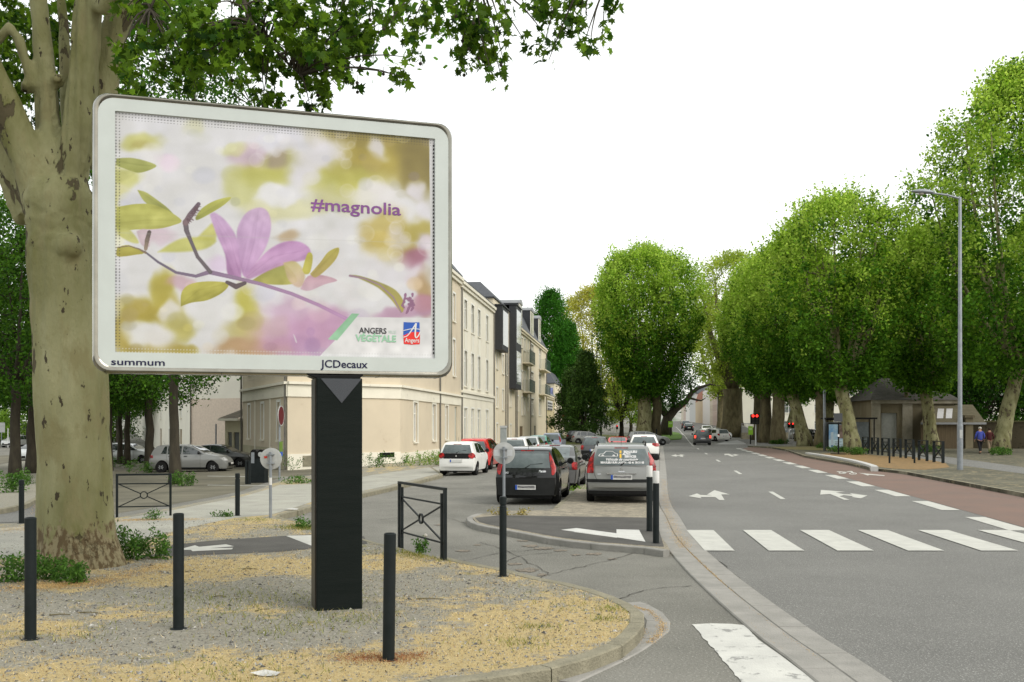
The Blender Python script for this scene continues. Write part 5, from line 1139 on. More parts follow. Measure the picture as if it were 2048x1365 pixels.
    if front:
        end_patch(b, .24 * H_, .36 * H_, -W2 * .6, W2 * .6, .008, True, n=4, m=8).build('grille', blk, root, smooth=True)
        end_patch(b, .30 * H_, .36 * H_, -.25, .25, .02, True, n=2, m=4).build('number_plate', plate_m, root)
    zp_ = {'low': .27, 'mid': .40}.get(details.get('plate', 'mid') if details else 'mid', .40) * H_
    x_ = b.xrear(0, zp_ + .05) - .028; mb = MB(); mb.box(x_, x_ + .03, -.26, .26, zp_, zp_ + .115); pl = mb.build('number_plate', plate_m, root)
    mb = MB(); mb.box(x_ - .002, x_ - .0002, .21, .26, zp_ + .002, zp_ + .113); mb.build('blue_strip', plate_b, pl)
    if plate == 'dark': mb = MB(); mb.box(x_ - .002, x_ - .0002, -.24, .20, zp_ + .03, zp_ + .10); mb.build('smudged_number', plate_k, pl)
    # wiper
    if not far:
        x1_, x2_ = b.xrear(0, g0 + .03) - .03, b.xrear(-.3, g0 + .12) - .02
        mb = MB(); mb.tube([(x1_, .02, g0 + .005), (x2_, -.12, g0 + .09), (x2_ + .01, -.42, g0 + .12)], [.014, .009, .006], 6); mb.build('wiper', blk, root)
        zt = .955 * H_; x1_ = b.xrear(0, g1 + .02) - .012; mb = MB(); mb.box(x1_, x1_ + .03, -.17, .17, g1 + .012, g1 + .035); mb.build('brake_light', lm, root)
        mb = MB(); x1_ = L * .16; mb.tube([(x1_, 0, b.zu(x1_) - .01), (x1_ - .10, 0, b.zu(x1_) + .22)], [.006, .003], 5); mb.build('aerial', blk, root)
    return root, b
hd = math.atan2(1, .14)
def rear_at(px, Y, lat=0): X = XA(px, Y); return (X, Y, tz(X, Y))
silver = paint('silver', (.235, .24, .232), .3, .3); blackp = paint('black', (.003, .0035, .0035), .12); whitep = paint('white', (.74, .74, .71), .3); redp = paint('red', (.55, .025, .02), .25); gmet = paint('gunmetal', (.055, .057, .055), .25, .2); greenp = paint('green', (.03, .20, .14), .25); lblue = paint('light_blue', (.27, .31, .40), .28, .3); dgry = paint('dark_grey', (.07, .072, .075), .25, .2); palesil = paint('pale_silver', (.46, .48, .47), .3, .3)
yaw = math.pi / 2
# 1 silver estate
X, Y = XA(1243, 24.5), 24.5
wag, bo = make_car('estate_car', 'silver estate car with white lettering on its rear window, parked beside the white-topped bollards', (X, Y, .1 + tz(X, Y)), math.atan2(1, .10), 'wagon', 4.5, 1.78, 1.48, silver, lamps='wagon', rear_glass=(.635, .905), glassw=(.82, .66), plate='dark', side_rear=.10, door_n=3, details={'plate': 'mid'})
end_patch(bo, .345 * 1.48, .40 * 1.48, (-.86, -.87), (.86, .87), .016, n=3, m=24).build('bumper_strip', trim_m, wag, smooth=True)
end_patch(bo, .15 * 1.48, .21 * 1.48, (-.80, -.82), (.80, .82), .014, n=3, m=20).build('lower_trim', blk, wag, smooth=True)
mb = MB(); x = bo.xrear(0, .74); mb.box(x - .03, x + .01, -.36, .36, .72, .75); mb.build('handle_strip', chrome, wag)
mb = MB()
for z, hw_ in ((.60, .59), (.61, .6)): pass
lid = [( -.655, .92), (-.66, .70), (-.60, .57), (.60, .57), (.66, .70), (.655, .92)]
for (y0_, z0_), (y1_, z1_) in zip(lid, lid[1:]): mb.bar((bo.xrear(y0_, z0_) - .003, y0_, z0_), (bo.xrear(y1_, z1_) - .003, y1_, z1_), .008, .006)
mb.bar((bo.xrear(0, .925) - .004, -.68, .925), (bo.xrear(0, .925) - .004, .68, .925), .008)
mb.build('tailgate_seam', blk, wag)
for sy in (-1, 1): mb = MB(); mb.tube([(.55, sy * .60, 1.42), (.62, sy * .61, 1.495), (1.3, sy * .61, 1.52), (2.1, sy * .60, 1.50), (2.2, sy * .59, 1.45)], .018, 6); mb.build('roof_rail', trim_m, wag)
def rear_text(root, b, s, y, z, size, m, off=.012, sx=1, shear=0, bold=0, surf=True, align='CENTER'):
    o = text(s, size, m, root, Matrix.Identity(4), ext=0, off=bold, align=align, shear=shear)
    for v in o.data.vertices: yy = y - v.co.x * sx; zz_ = z + v.co.y; v.co = Vector((b.xrear(yy, zz_) - off, yy, zz_))
    return o
inkw = mat('window_lettering', (.7, .7, .7), .5); inky = mat('yellow_lettering', (.70, .45, .05), .5)
rear_text(wag, bo, 'BEAULIEU', -.22, 1.245, .075, inkw, bold=.003, sx=1.0); rear_text(wag, bo, 'AUTO', -.125, 1.19, .07, inkw, bold=.003); rear_text(wag, bo, 'SERVICES', -.22, 1.13, .07, inkw, bold=.003)
mb = MB(); mb.add([(bo.xrear(y, z) - .012, y, z) for y, z in ((.045, 1.12), (.0, 1.12), (.0, 1.30), (.045, 1.30))], [(0, 1, 2, 3)]); mb.build('yellow_bar', inky, wag)
rear_text(wag, bo, 'Véhicule de courtoisie', 0, 1.055, .088, inkw, shear=.35, bold=.002); rear_text(wag, bo, 'BEAULIEU SUR LAYON - 02 41 78 31 05', -.02, .985, .066, inkw, bold=.003, sx=.95)
mb = MB()
for (y, z), (y2, z2) in zip([(.56, 1.17), (.53, 1.21), (.44, 1.22), (.38, 1.28), (.22, 1.28), (.15, 1.23), (.10, 1.22), (.09, 1.16), (.56, 1.16)], [(.53, 1.21), (.44, 1.22), (.38, 1.28), (.22, 1.28), (.15, 1.23), (.10, 1.22), (.09, 1.16), (.56, 1.16), (.56, 1.17)]): mb.bar((bo.xrear(y, z) - .012, y, z), (bo.xrear(y2, z2) - .012, y2, z2), .012)
for yc in (.46, .19): mb.lathe([(.001, 0), (.035, 0), (.035, .004), (.001, .004)], 14, 0, 'x', (bo.xrear(yc, 1.17) - .014, yc, 1.165))
mb.build('car_pictogram', inkw, wag)
mb = MB(); pts_ = [(0, .90), (.035, .855), (0, .81), (-.035, .855)]; x = bo.xrear(0, .85) - .018
mb.add([(x, y, z) for y, z in pts_] + [(x, y * .45, .855 + (z - .855) * .45) for y, z in pts_], [(i, (i + 1) % 4, 4 + (i + 1) % 4, 4 + i) for i in range(4)]); mb.build('diamond_badge', chrome, wag)
rear_text(wag, bo, 'MEGANE', 0, .775, .038, chrome, bold=.002); rear_text(wag, bo, '1.5dCi', .55, .71, .035, chrome, bold=.002)
# 2 black hatchback
X, Y = XA(1051, 25.3), 25.3
pun, bp_ = make_car('hatchback', 'black three-door hatchback with tall red tail lamps, nearest in the left parking lane', (X, Y, tz(X, Y)), math.atan2(1, .15), 'hatch', 3.8, 1.66, 1.48, blackp, lamps='tall', rear_glass=(.635, .915), glassw=(.74, .66), plate='dark', details={'plate': 'low'}, bumper=(trim_m, .17, .47), side_rear=.14)
rear_text(pun, bp_, 'Punto', -.42, .84, .075, chrome, bold=.004, shear=.2, off=.012)
rear_text(pun, bp_, 'FIAT', .50, .80, .06, chrome, bold=.004, off=.012)
mb = MB(); x = bp_.xrear(0, .70); mb.box(x - .015, x + .02, -.16, .16, .685, .71); mb.build('boot_lip', blk, pun)
# 3 dark grey hatchback in front of it
X, Y = XA(1101, 31), 31; meg, bm_ = make_car('hatchback', 'dark grey hatchback parked directly ahead of the black three-door one', (X, Y, tz(X, Y)), math.atan2(1, .15), 'coupe', 4.13, 1.7, 1.42, gmet, lamps='mid', rear_glass=(.72, .96), glassw=(.66, .60), bumper=(mat('grey_bumper', (.10, .10, .10), .5), .17, .45), side_rear=.20, door_n=3)
X, Y = XA(1189, 56.5), 56.5; cl_, bc_ = make_car('hatchback', 'dark grey small hatchback with silver plate, parked behind the silver estate', (X, Y, tz(X, Y)), math.atan2(1, .13), 'hatch', 3.8, 1.64, 1.42, dgry, lamps='mid', rear_glass=(.64, .92), bumper=(trim_m, .17, .42), side_rear=.13)
X, Y = XA(1235, 74), 74; make_car('coupe', 'low bright red coupe between the dark small hatchback and the white hatchback', (X, Y, tz(X, Y) - .1), math.atan2(1, .13), 'coupe', 4.2, 1.75, 1.27, redp, lamps='mid', rear_glass=(.74, .95), glassw=(.7, .62), bumper=(redp, .2, .42), lowtrim=False)
X, Y = XA(1288, 57), 57; make_car('hatchback', 'white five-door hatchback with boomerang tail lamps, last car beside the main road kerb', (X, Y, tz(X, Y)), math.atan2(1, .14), 'hatch', 4.33, 1.79, 1.49, whitep, lamps='wide', rear_glass=(.66, .90), bumper=(blk, .15, .26), door_n=3, side_rear=.16, lowtrim=False)
X, Y = XA(1316, 100), 100; make_car('estate_car', 'silver car nosing out from behind the double-trunked plane tree', (X - 3.2, Y, tz(X, Y)), R(-2), 'hatch', 4.4, 1.75, 1.42, silver, door_n=3)
# left pavement row
X, Y = XA(912, 42), 42; pg, bg_ = make_car('hatchback', 'small white hatchback with dark tailgate panel, parked against the left pavement', (X, Y, tz(X, Y)), math.atan2(1, .17), 'hatch', 3.47, 1.62, 1.46, whitep, lamps='round', rear_glass=(.66, .90), glassw=(.80, .66), side_rear=.17, lowtrim=False, bumper=None, wr=.29)
end_patch(bg_, .50 * 1.46, .655 * 1.46, (-.56, -.60), (.56, .60), .006, n=4, m=12).build('tailgate_panel', blk, pg, smooth=True)
mb = MB(); x = bg_.xrear(0, .84) - .02; mb.add([(x, .03, .81), (x, -.03, .81), (x, -.035, .86), (x, 0, .89), (x, .035, .86)], [(0, 1, 2, 3, 4)]); mb.build('badge', chrome, pg)
X, Y = XA(945, 47.5), 47.5; make_car('hatchback', 'bright red five-door hatchback parked just ahead of the small white one', (X, Y, tz(X, Y)), math.atan2(1, .15), 'van', 3.9, 1.68, 1.53, redp, lamps='tall', rear_glass=(.62, .90), side_rear=.10, lowtrim=False, door_n=3)
X, Y = XA(1027, 57), 57; make_car('hatchback', 'white hatchback half hidden behind the black three-door car', (X, Y, tz(X, Y)), math.atan2(1, .14), 'hatch', 3.83, 1.65, 1.43, whitep, lamps='mid', rear_glass=(.63, .92), side_rear=.15, lowtrim=False)
X, Y = XA(1054, 64), 64; make_car('hatchback', 'pale silver car ahead of the half hidden white hatchback', (X, Y, tz(X, Y)), math.atan2(1, .14), 'hatch', 4.0, 1.68, 1.42, palesil, far=True, door_n=3)
X, Y = XA(1072, 71), 71; make_car('hatchback', 'green hatchback in the left parking lane', (X, Y, tz(X, Y)), math.atan2(1, .14), 'coupe', 4.0, 1.68, 1.42, greenp, far=True, door_n=3)
X, Y = XA(1102, 78), 78; make_car('hatchback', 'light metallic blue hatchback with tall red lamps at the end of the lane', (X, Y, tz(X, Y)), math.atan2(1, .16), 'van', 3.9, 1.7, 1.52, lblue, lamps='tall', far=True, door_n=3)
X, Y = XA(1143, 112), 112; make_car('hatchback', 'silver hatchback parked sideways under the dark conifer', (X, Y, tz(X, Y)), R(-3), 'hatch', 4.0, 1.66, 1.43, silver, door_n=3)
X, Y = XA(1132, 117), 117; make_car('hatchback', 'black hatchback half hidden behind the sideways silver one', (X, Y, tz(X, Y)), R(-8), 'hatch', 4.0, 1.66, 1.46, blackp, far=True, door_n=3)
# moving cars
X, Y = XA(1405.5, 99), 99; make_car('hatchback', 'dark grey car driving away with its brake lamps lit', (X, Y, tz(X, Y)), math.atan2(1, .1467), 'van', 4.05, 1.7, 1.54, dgry, lamps='mid', lit=True, rear_glass=(.62, .9), door_n=3)
X, Y = XA(1378, 178), 178; make_car('hatchback', 'black car climbing away on the far street', (X, Y, tz(X, Y)), math.atan2(1, .14), 'hatch', 4.1, 1.75, 1.5, blackp, far=True)
X, Y = XA(1372, 205), 205; make_car('van', 'grey car ahead of the black one on the far street', (X, Y, tz(X, Y)), math.atan2(1, .14), 'van', 4.2, 1.8, 1.7, dgry, far=True)
X, Y = XA(1413, 152), 152; make_car('saloon_car', 'white car facing the junction beyond the turning one', (X + .6, Y + 4, tz(X, Y)), math.atan2(-1, -.1), 'hatch', 4.2, 1.75, 1.48, whitep, far=True)
X, Y = XA(1424, 126), 126; make_car('hatchback', 'white car half hidden behind the driving grey one', (X + .3, Y + 4, tz(X, Y)), math.atan2(-1, .5), 'hatch', 4.1, 1.72, 1.46, whitep, far=True)
X, Y = XA(1450, 117), 117; make_car('hatchback', 'white hatchback leaving towards the side road by the huge dark tree', (X, Y, tz(X, Y)), R(115), 'hatch', 4.1, 1.75, 1.48, whitep, far=True, lowtrim=False)
for px, Y, lb, pt in ((1566, 132, 'dark car at the end of the car park behind the plane trunks', dgry), (1582, 128, 'pale silver car in the car park behind the plane trunks', palesil), (1592, 120, 'black car nearest of those behind the plane trunks', blackp), (1771, 128, 'white car glimpsed beyond the bus shelter', whitep)):
    X = XA(px, Y); make_car('parked_car', lb, (X, Y, .1), R(15), 'hatch', 4.1, 1.72, 1.46, pt, far=True, door_n=3)
# cars in the left yard
X, Y = XA(305, 53), 53; make_car('hatchback', 'silver five-door hatchback parked broadside in the yard behind the cross barrier', (X, Y, tz(X, Y)), R(0), 'hatch', 4.25, 1.75, 1.5, silver, door_n=3, lamps='mid', side_rear=.16)
X, Y = XA(372, 59), 59; make_car('coupe', 'dark car showing only its roof behind the broadside silver hatchback', (X, Y, tz(X, Y)), R(0), 'coupe', 4.2, 1.72, 1.42, gmet, far=True)
X, Y = XA(206, 72), 72; make_car('hatchback', 'silver-grey hatchback between two dark trunks in front of the white building', (X, Y, tz(X, Y)), R(-5), 'hatch', 4.1, 1.72, 1.5, palesil, door_n=3)
X, Y = XA(36, 80), 80; make_car('hatchback', 'silver car facing us under the leftmost dark trunk', (X + .5, Y + 4, tz(X, Y)), R(-95), 'hatch', 4.2, 1.76, 1.46, palesil, far=True)
X, Y = XA(10, 118), 118; make_car('hatchback', 'pale car farthest off on the left road', (X + .5, Y + 4, tz(X, Y)), R(-95), 'hatch', 4.1, 1.72, 1.46, palesil, far=True)
# ================================================================ TREES
bark_plane = mat('plane_bark', (.30, .29, .16), .85, (.13, .125, .05), scale=2.2, detail=8, bump=.5, bscale=14, col3=(.085, .068, .042), s3=3.4, t3=.555, w3=.025, stretch=(1, 1, .55))
bark_dark = mat('dark_bark', (.035, .030, .022), .95, (.06, .052, .036), scale=5, bump=.9, bscale=20, stretch=(1, 1, .3))
bark_mid = mat('mossy_bark', (.16, .14, .075), .95, (.085, .07, .04), scale=3, bump=.8, bscale=16, stretch=(1, 1, .4))
def nearbark():
    m = bpy.data.materials.new('flaking_plane_bark'); m.use_nodes = True; n = m.node_tree.nodes; L = m.node_tree.links; p = n['Principled BSDF']; p.inputs['Roughness'].default_value = .8; p.inputs['Specular IOR Level'].default_value = .25
    t = n.new('ShaderNodeTexCoord'); mp = n.new('ShaderNodeMapping'); mp.inputs['Scale'].default_value = (1, 1, .45); L.new(t.outputs['Object'], mp.inputs[0])
    def ns(s, d, r, lo, hi, src=None, dist=0):
        z = n.new('ShaderNodeTexNoise'); z.inputs['Scale'].default_value = s; z.inputs['Detail'].default_value = d; z.inputs['Roughness'].default_value = r; z.inputs['Distortion'].default_value = dist; L.new(src or mp.outputs[0], z.inputs['Vector'])
        q = n.new('ShaderNodeMapRange'); q.inputs['From Min'].default_value = lo; q.inputs['From Max'].default_value = hi; L.new(z.outputs['Fac'], q.inputs[0]); return q.outputs[0], z.outputs['Fac']
    def mix(f, a, b):
        x = n.new('ShaderNodeMixRGB'); L.new(f, x.inputs[0])
        for i, c in ((1, a), (2, b)):
            if isinstance(c, tuple): x.inputs[i].default_value = (*c, 1)
            else: L.new(c, x.inputs[i])
        return x.outputs[0]
    f1, _ = ns(1.1, 6, .6, .35, .65); base = mix(f1, (.275, .268, .15), (.13, .13, .045))
    f2, _ = ns(2.6, 8, .6, .52, .62); base = mix(f2, base, (.20, .185, .09))
    f3, _ = ns(1.5, 7, .62, .60, .612, dist=.3); base = mix(f3, base, (.07, .058, .03))
    f4, _ = ns(8.5, 5, .6, .645, .655); base = mix(f4, base, (.045, .036, .02))
    # coarse brown scales near the foot
    sx = n.new('ShaderNodeSeparateXYZ'); L.new(t.outputs['Object'], sx.inputs[0]); zr = n.new('ShaderNodeMapRange'); zr.inputs['From Min'].default_value = 1.0; zr.inputs['From Max'].default_value = .1; zr.inputs['To Min'].default_value = -.25; zr.inputs['To Max'].default_value = .35; L.new(sx.outputs[2], zr.inputs[0])
    f5, h5 = ns(7, 8, .6, .45, .5); ad_ = n.new('ShaderNodeMath'); L.new(h5, ad_.inputs[0]); L.new(zr.outputs[0], ad_.inputs[1]); r5 = n.new('ShaderNodeMapRange'); r5.inputs['From Min'].default_value = .52; r5.inputs['From Max'].default_value = .58; L.new(ad_.outputs[0], r5.inputs[0])
    f6, _ = ns(16, 5, .6, .45, .55); rough = mix(f6, (.10, .072, .035), (.22, .19, .11)); base = mix(r5.outputs[0], base, rough)
    L.new(base, p.inputs['Base Color'])
    f7, hh = ns(9, 10, .65, .3, .7); s1 = n.new('ShaderNodeMath'); s1.operation = 'MULTIPLY_ADD'; s1.inputs[1].default_value = -.6; L.new(f3, s1.inputs[0]); L.new(hh, s1.inputs[2])
    b = n.new('ShaderNodeBump'); b.inputs['Distance'].default_value = .05; b.inputs['Strength'].default_value = .8; L.new(s1.outputs[0], b.inputs['Height']); L.new(b.outputs[0], p.inputs['Normal'])
    return m
bark_near = nearbark()
lf_plane = leafmat('plane_leaf', (.022, .085, .004), (.105, .24, .018), scale=.35, trans=.45)
lf_tip = leafmat('lit_plane_shoots', (.15, .29, .015), (.35, .50, .08), scale=.4, trans=.5)  # young shoot green, with the light on the crown tops mixed into it
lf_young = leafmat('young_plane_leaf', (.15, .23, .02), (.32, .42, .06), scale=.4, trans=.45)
lf_dark = leafmat('dark_leaf', (.010, .045, .003), (.04, .12, .010), scale=.5, trans=.35)
lf_linden = leafmat('linden_leaf', (.014, .06, .004), (.07, .17, .014), scale=.45, trans=.4)
lf_bright = leafmat('bright_leaf', (.018, .09, .006), (.05, .19, .015), scale=.5, trans=.35)
lf_yellow = leafmat('spring_leaf', (.26, .28, .03), (.42, .43, .08), scale=.35, trans=.45)
lf_conifer = leafmat('conifer_needles', (.024, .06, .010), (.075, .15, .024), scale=.6, trans=.05)
lf_weed = leafmat('weed_leaf', (.035, .10, .015), (.09, .19, .03), scale=3, trans=.3)
lf_lime = leafmat('lime_leaf', (.10, .22, .02), (.22, .36, .05), scale=.5, trans=.4)
def quads(C, size, rs, asp=.62, flat=0.0):
    N = len(C); a = rs.normal(size=(N, 3)); a /= np.linalg.norm(a, axis=1)[:, None]; b = rs.normal(size=(N, 3)); b[:, 2] *= (1 - flat); b -= (b * a).sum(1)[:, None] * a; b /= np.linalg.norm(b, axis=1)[:, None]
    s = (size * rs.uniform(.6, 1.25, N))[:, None] * .5; V = np.stack([C - a * s, C - b * s * asp, C + a * s, C + b * s * asp], 1).reshape(-1, 3); return V, np.arange(4 * N).reshape(-1, 4)
STAR = []
for k, (ang, rad) in enumerate(((-90, .28), (-48, .62), (-22, .40), (8, .92), (32, .46), (62, .80), (75, .55), (90, 1.12), (105, .55), (118, .80), (148, .46), (172, .92), (202, .40), (228, .62))): STAR.append((rad * math.cos(R(ang)), rad * math.sin(R(ang))))
def stars(C, size, rs, name, m, parent):
    N = len(C); a = rs.normal(size=(N, 3)); a[:, 2] -= .7; a /= np.linalg.norm(a, axis=1)[:, None]; n_ = rs.normal(size=(N, 3)); n_ -= (n_ * a).sum(1)[:, None] * a; n_ /= np.linalg.norm(n_, axis=1)[:, None]; b = np.cross(a, n_)
    s = (size * rs.uniform(.55, 1.2, N))[:, None] * .5; pts = [C]
    for (x, y) in STAR: pts.append(C + b * x * s + a * y * s - n_ * s * .22 * (x * x + y * y) * 1.0)
    V = np.stack(pts, 1).reshape(-1, 3); k = len(STAR); base = (np.arange(N) * (k + 1))[:, None]
    Fc = np.concatenate([np.stack([base[:, 0], base[:, 0] + 1 + i, base[:, 0] + 1 + (i + 1) % k], 1) for i in range(k)]); return npmesh(name, V, Fc, m, parent)
def bez(a, b, c, n=8): return [a * (1 - t) ** 2 + b * 2 * t * (1 - t) + c * t * t for t in np.linspace(0, 1, n)]
PROF = {'vase': ([0, .12, .3, .5, .7, .86, .95, 1], [.22, .52, .80, .97, 1.0, .84, .56, .12]), 'round': ([0, .15, .4, .7, .9, 1], [.45, .85, 1, .85, .5, .1]), 'column': ([0, .1, .4, .75, .95, 1], [.75, .95, 1, .8, .4, .1]), 'cone': ([0, .1, .5, .85, 1], [.8, 1, .65, .28, .03])}
def make_tree(name, label, loc, H_, th, tr, Rc, lf, bark, seed, prof='vase', nclump=420, nleaf=70, leaf=.24, sig=.42, lean=(0, 0), tips=None, limbs=7, twig=True, cat='tree', group=None, sx=1.0, shoots=.0, flare=1.35, hollow=.35, rz=0):
    rs = np.random.RandomState(seed); root = empty(name, loc, rz, label, cat, group)
    T = Vector((lean[0], lean[1], th)); mb = MB(); k = 7
    pts = [Vector((T.x * (t ** 1.3), T.y * (t ** 1.3), -.15 + (th + .15) * t)) + Vector((rs.normal() * .03, rs.normal() * .03, 0)) for t in np.linspace(0, 1, k)]
    mb.tube(pts, [tr * (flare if i == 0 else 1.12 if i == 1 else 1.0 - .04 * i + (.14 if i == k - 1 else 0)) for i in range(k)], 14)
    pz_, pr_ = PROF[prof]; z0_ = th * (1.03 if prof == 'vase' else .82); Hc = H_ - z0_
    t = rs.rand(nclump) ** .85; a = rs.rand(nclump) * 2 * math.pi; rad = Rc * np.interp(t, pz_, pr_) * np.sqrt(hollow + (1 - hollow) * rs.rand(nclump)); wob = 1 + .13 * np.sin(3 * a + seed) + .09 * np.sin(5 * a + 2 * seed + t * 6)
    C = np.stack([T.x + rad * np.cos(a) * wob * sx, T.y + rad * np.sin(a) * wob, z0_ + Hc * t], 1)
    nodes = []
    for i in range(limbs):
        az = 2 * math.pi * i / limbs + rs.uniform(-.3, .3); e = Rc * rs.uniform(.35, .8); top_ = Vector((T.x + e * math.cos(az) * sx, T.y + e * math.sin(az), z0_ + Hc * rs.uniform(.62, .88))); mid = Vector((T.x + e * .75 * math.cos(az) * sx, T.y + e * .75 * math.sin(az), z0_ + Hc * .3))
        p = bez(T - Vector((0, 0, .1)), mid, top_, 9); rr0 = tr * rs.uniform(.36, .5); mb.tube(p, [rr0 * (1 - .82 * q / 8) for q in range(9)], 7); nodes += [(v, rr0 * (1 - .82 * q / 8)) for q, v in enumerate(p)][1:]
    NP_ = np.array([tuple(v) for v, _ in nodes])
    if twig:
        idx = rs.choice(nclump, min(nclump, 130), replace=False)
        for i in idx:
            c = C[i]; d = np.linalg.norm(NP_ - c, axis=1) + np.where(NP_[:, 2] > c[2] - .2, 6, 0); j = int(d.argmin()); s = Vector(NP_[j]); c_ = Vector(c); mb.tube(bez(s, s.lerp(c_, .5) + Vector((0, 0, -.15)), c_, 4), [min(nodes[j][1] * .5, .07), .035, .02, .008], 4, cap=False)
    mb.build('trunk', bark, root, smooth=True)
    n = nclump * nleaf; ci = np.repeat(np.arange(nclump), nleaf); P_ = C[ci] + np.clip(rs.normal(size=(n, 3)), -1.7, 1.7) * sig * np.array([1, 1, .8 + shoots]) * (.6 + .8 * rs.rand(nclump))[ci][:, None]
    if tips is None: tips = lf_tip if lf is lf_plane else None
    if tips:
        out_ = rad / (Rc * np.interp(t, pz_, pr_) + 1e-6); wgt = np.clip((t - .12) / .60, 0, 1) * (.35 + .65 * out_); mk_ = rs.rand(nclump) < wgt * .95; mm = mk_[ci]  # upper, outer clumps get the paler leaf: young shoots plus painted top light
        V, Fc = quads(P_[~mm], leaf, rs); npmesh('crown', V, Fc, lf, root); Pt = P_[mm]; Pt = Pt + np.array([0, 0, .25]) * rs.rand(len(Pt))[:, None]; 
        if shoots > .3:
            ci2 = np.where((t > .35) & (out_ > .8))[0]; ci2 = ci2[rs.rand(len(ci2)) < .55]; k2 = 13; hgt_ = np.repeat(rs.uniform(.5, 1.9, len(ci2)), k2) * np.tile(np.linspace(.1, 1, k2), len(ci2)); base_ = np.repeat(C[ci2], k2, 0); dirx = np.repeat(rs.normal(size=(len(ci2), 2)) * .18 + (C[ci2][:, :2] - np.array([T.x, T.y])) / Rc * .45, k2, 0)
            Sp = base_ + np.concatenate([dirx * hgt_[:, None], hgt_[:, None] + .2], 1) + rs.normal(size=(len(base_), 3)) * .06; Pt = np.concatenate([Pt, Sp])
        V, Fc = quads(Pt, leaf * .9, rs); npmesh('lit_new_growth', V, Fc, tips, root); return root
    V, Fc = quads(P_, leaf, rs); npmesh('crown', V, Fc, lf, root); return root
# --- prototypes of the street planes, then individual trees
PG = 'plane trees in the avenue'
def Gv(px, py, off=.12): x, y = G(px, py, off); return (x, y, tz(x, y) + off - .02)
def Pv(px, Y, off=.1): x = XA(px, Y); return (x, Y, tz(x, Y) + off)
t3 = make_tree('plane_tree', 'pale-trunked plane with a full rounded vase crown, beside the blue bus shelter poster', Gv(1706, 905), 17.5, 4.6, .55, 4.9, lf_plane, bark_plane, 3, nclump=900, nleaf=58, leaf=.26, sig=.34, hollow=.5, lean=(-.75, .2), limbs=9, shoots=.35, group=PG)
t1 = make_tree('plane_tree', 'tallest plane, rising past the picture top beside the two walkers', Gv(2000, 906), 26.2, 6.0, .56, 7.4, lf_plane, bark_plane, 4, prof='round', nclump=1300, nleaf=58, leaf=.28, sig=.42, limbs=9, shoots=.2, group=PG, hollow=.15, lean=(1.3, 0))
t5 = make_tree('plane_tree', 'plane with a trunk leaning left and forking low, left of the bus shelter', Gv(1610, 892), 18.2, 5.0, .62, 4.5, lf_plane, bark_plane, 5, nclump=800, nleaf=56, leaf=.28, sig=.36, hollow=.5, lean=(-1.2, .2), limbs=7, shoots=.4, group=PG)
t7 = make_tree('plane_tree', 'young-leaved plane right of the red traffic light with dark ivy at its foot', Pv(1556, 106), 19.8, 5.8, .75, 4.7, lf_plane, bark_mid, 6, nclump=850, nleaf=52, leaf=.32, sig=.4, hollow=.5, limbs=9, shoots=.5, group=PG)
clone(t5, Gv(1740, 891), 2.1, 'plane just right of the shelter, trunk half white with peeling bark', (.9, .9, .92))
clone(t3, Gv(1862, 898), 1.0, 'plane rising in front of the stone pavilion door pier', (1.0, 1.0, .98))
clone(t7, Gv(1642, 893), 2.6, 'straight trunked plane immediately left of the bus shelter poster', (.72, .72, .84))
clone(t7, Pv(1531, 112), 1.3, 'plane directly behind the red traffic light, left trunk of a close pair', (.95, .95, .98))
clone(t7, Pv(1518, 124), 4.0, 'plane behind the left trunk of the close pair at the red light', (1, 1, 1.0))
clone(t5, Pv(1576, 133), 3.4, 'slim plane standing over the parked cars of the car park', (1, 1, .95))
clone(t3, Pv(1600, 118), 0.6, 'dark trunked plane between the car park and the leaning plane', (1, 1, 1.02))
clone(t3, Pv(1655, 108), 1.9, 'plane behind the shelter roof', (1, 1, .95))
clone(t5, Pv(1868, 92), 4.4, 'smooth brown trunked plane pressed close behind the pier plane', (.9, .9, .85))
clone(t1, Pv(2100, 92), 1.9, 'plane just past the picture edge beyond the walkers', (.8, .8, .82))
make_tree('slender_tree', 'slender crooked sapling in front of the boarded lean-to', Gv(1803, 896), 12.5, 5.2, .2, 2.0, lf_plane, bark_mid, 12, nclump=110, nleaf=60, leaf=.22, lean=(.5, 0), limbs=4, group=None, flare=1.2)
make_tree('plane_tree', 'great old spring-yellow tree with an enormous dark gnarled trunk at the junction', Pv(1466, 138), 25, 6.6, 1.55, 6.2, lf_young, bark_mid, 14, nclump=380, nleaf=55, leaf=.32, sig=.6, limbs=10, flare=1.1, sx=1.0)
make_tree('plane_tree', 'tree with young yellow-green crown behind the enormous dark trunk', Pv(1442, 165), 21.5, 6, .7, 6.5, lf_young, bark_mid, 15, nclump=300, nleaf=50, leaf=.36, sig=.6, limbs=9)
# the isolated central plane with two trunks
ct = make_tree('plane_tree', 'large free-standing double-trunked plane with a broad rounded crown in the middle', Pv(1289, 118), 22.2, 5.4, .95, 6.4, lf_plane, bark_plane, 8, nclump=1500, nleaf=56, leaf=.32, sig=.38, limbs=11, shoots=.6, flare=1.15, hollow=.45)
mb = MB(); mb.tube([(1.6, 1.6, -.1), (1.5, 1.4, 2), (1.7, 1.0, 4), (1.2, .8, 6.2), (1.0, .6, 9)], [.75, .6, .55, .5, .3], 12); mb.build('trunk', bark_mid, ct, smooth=True)
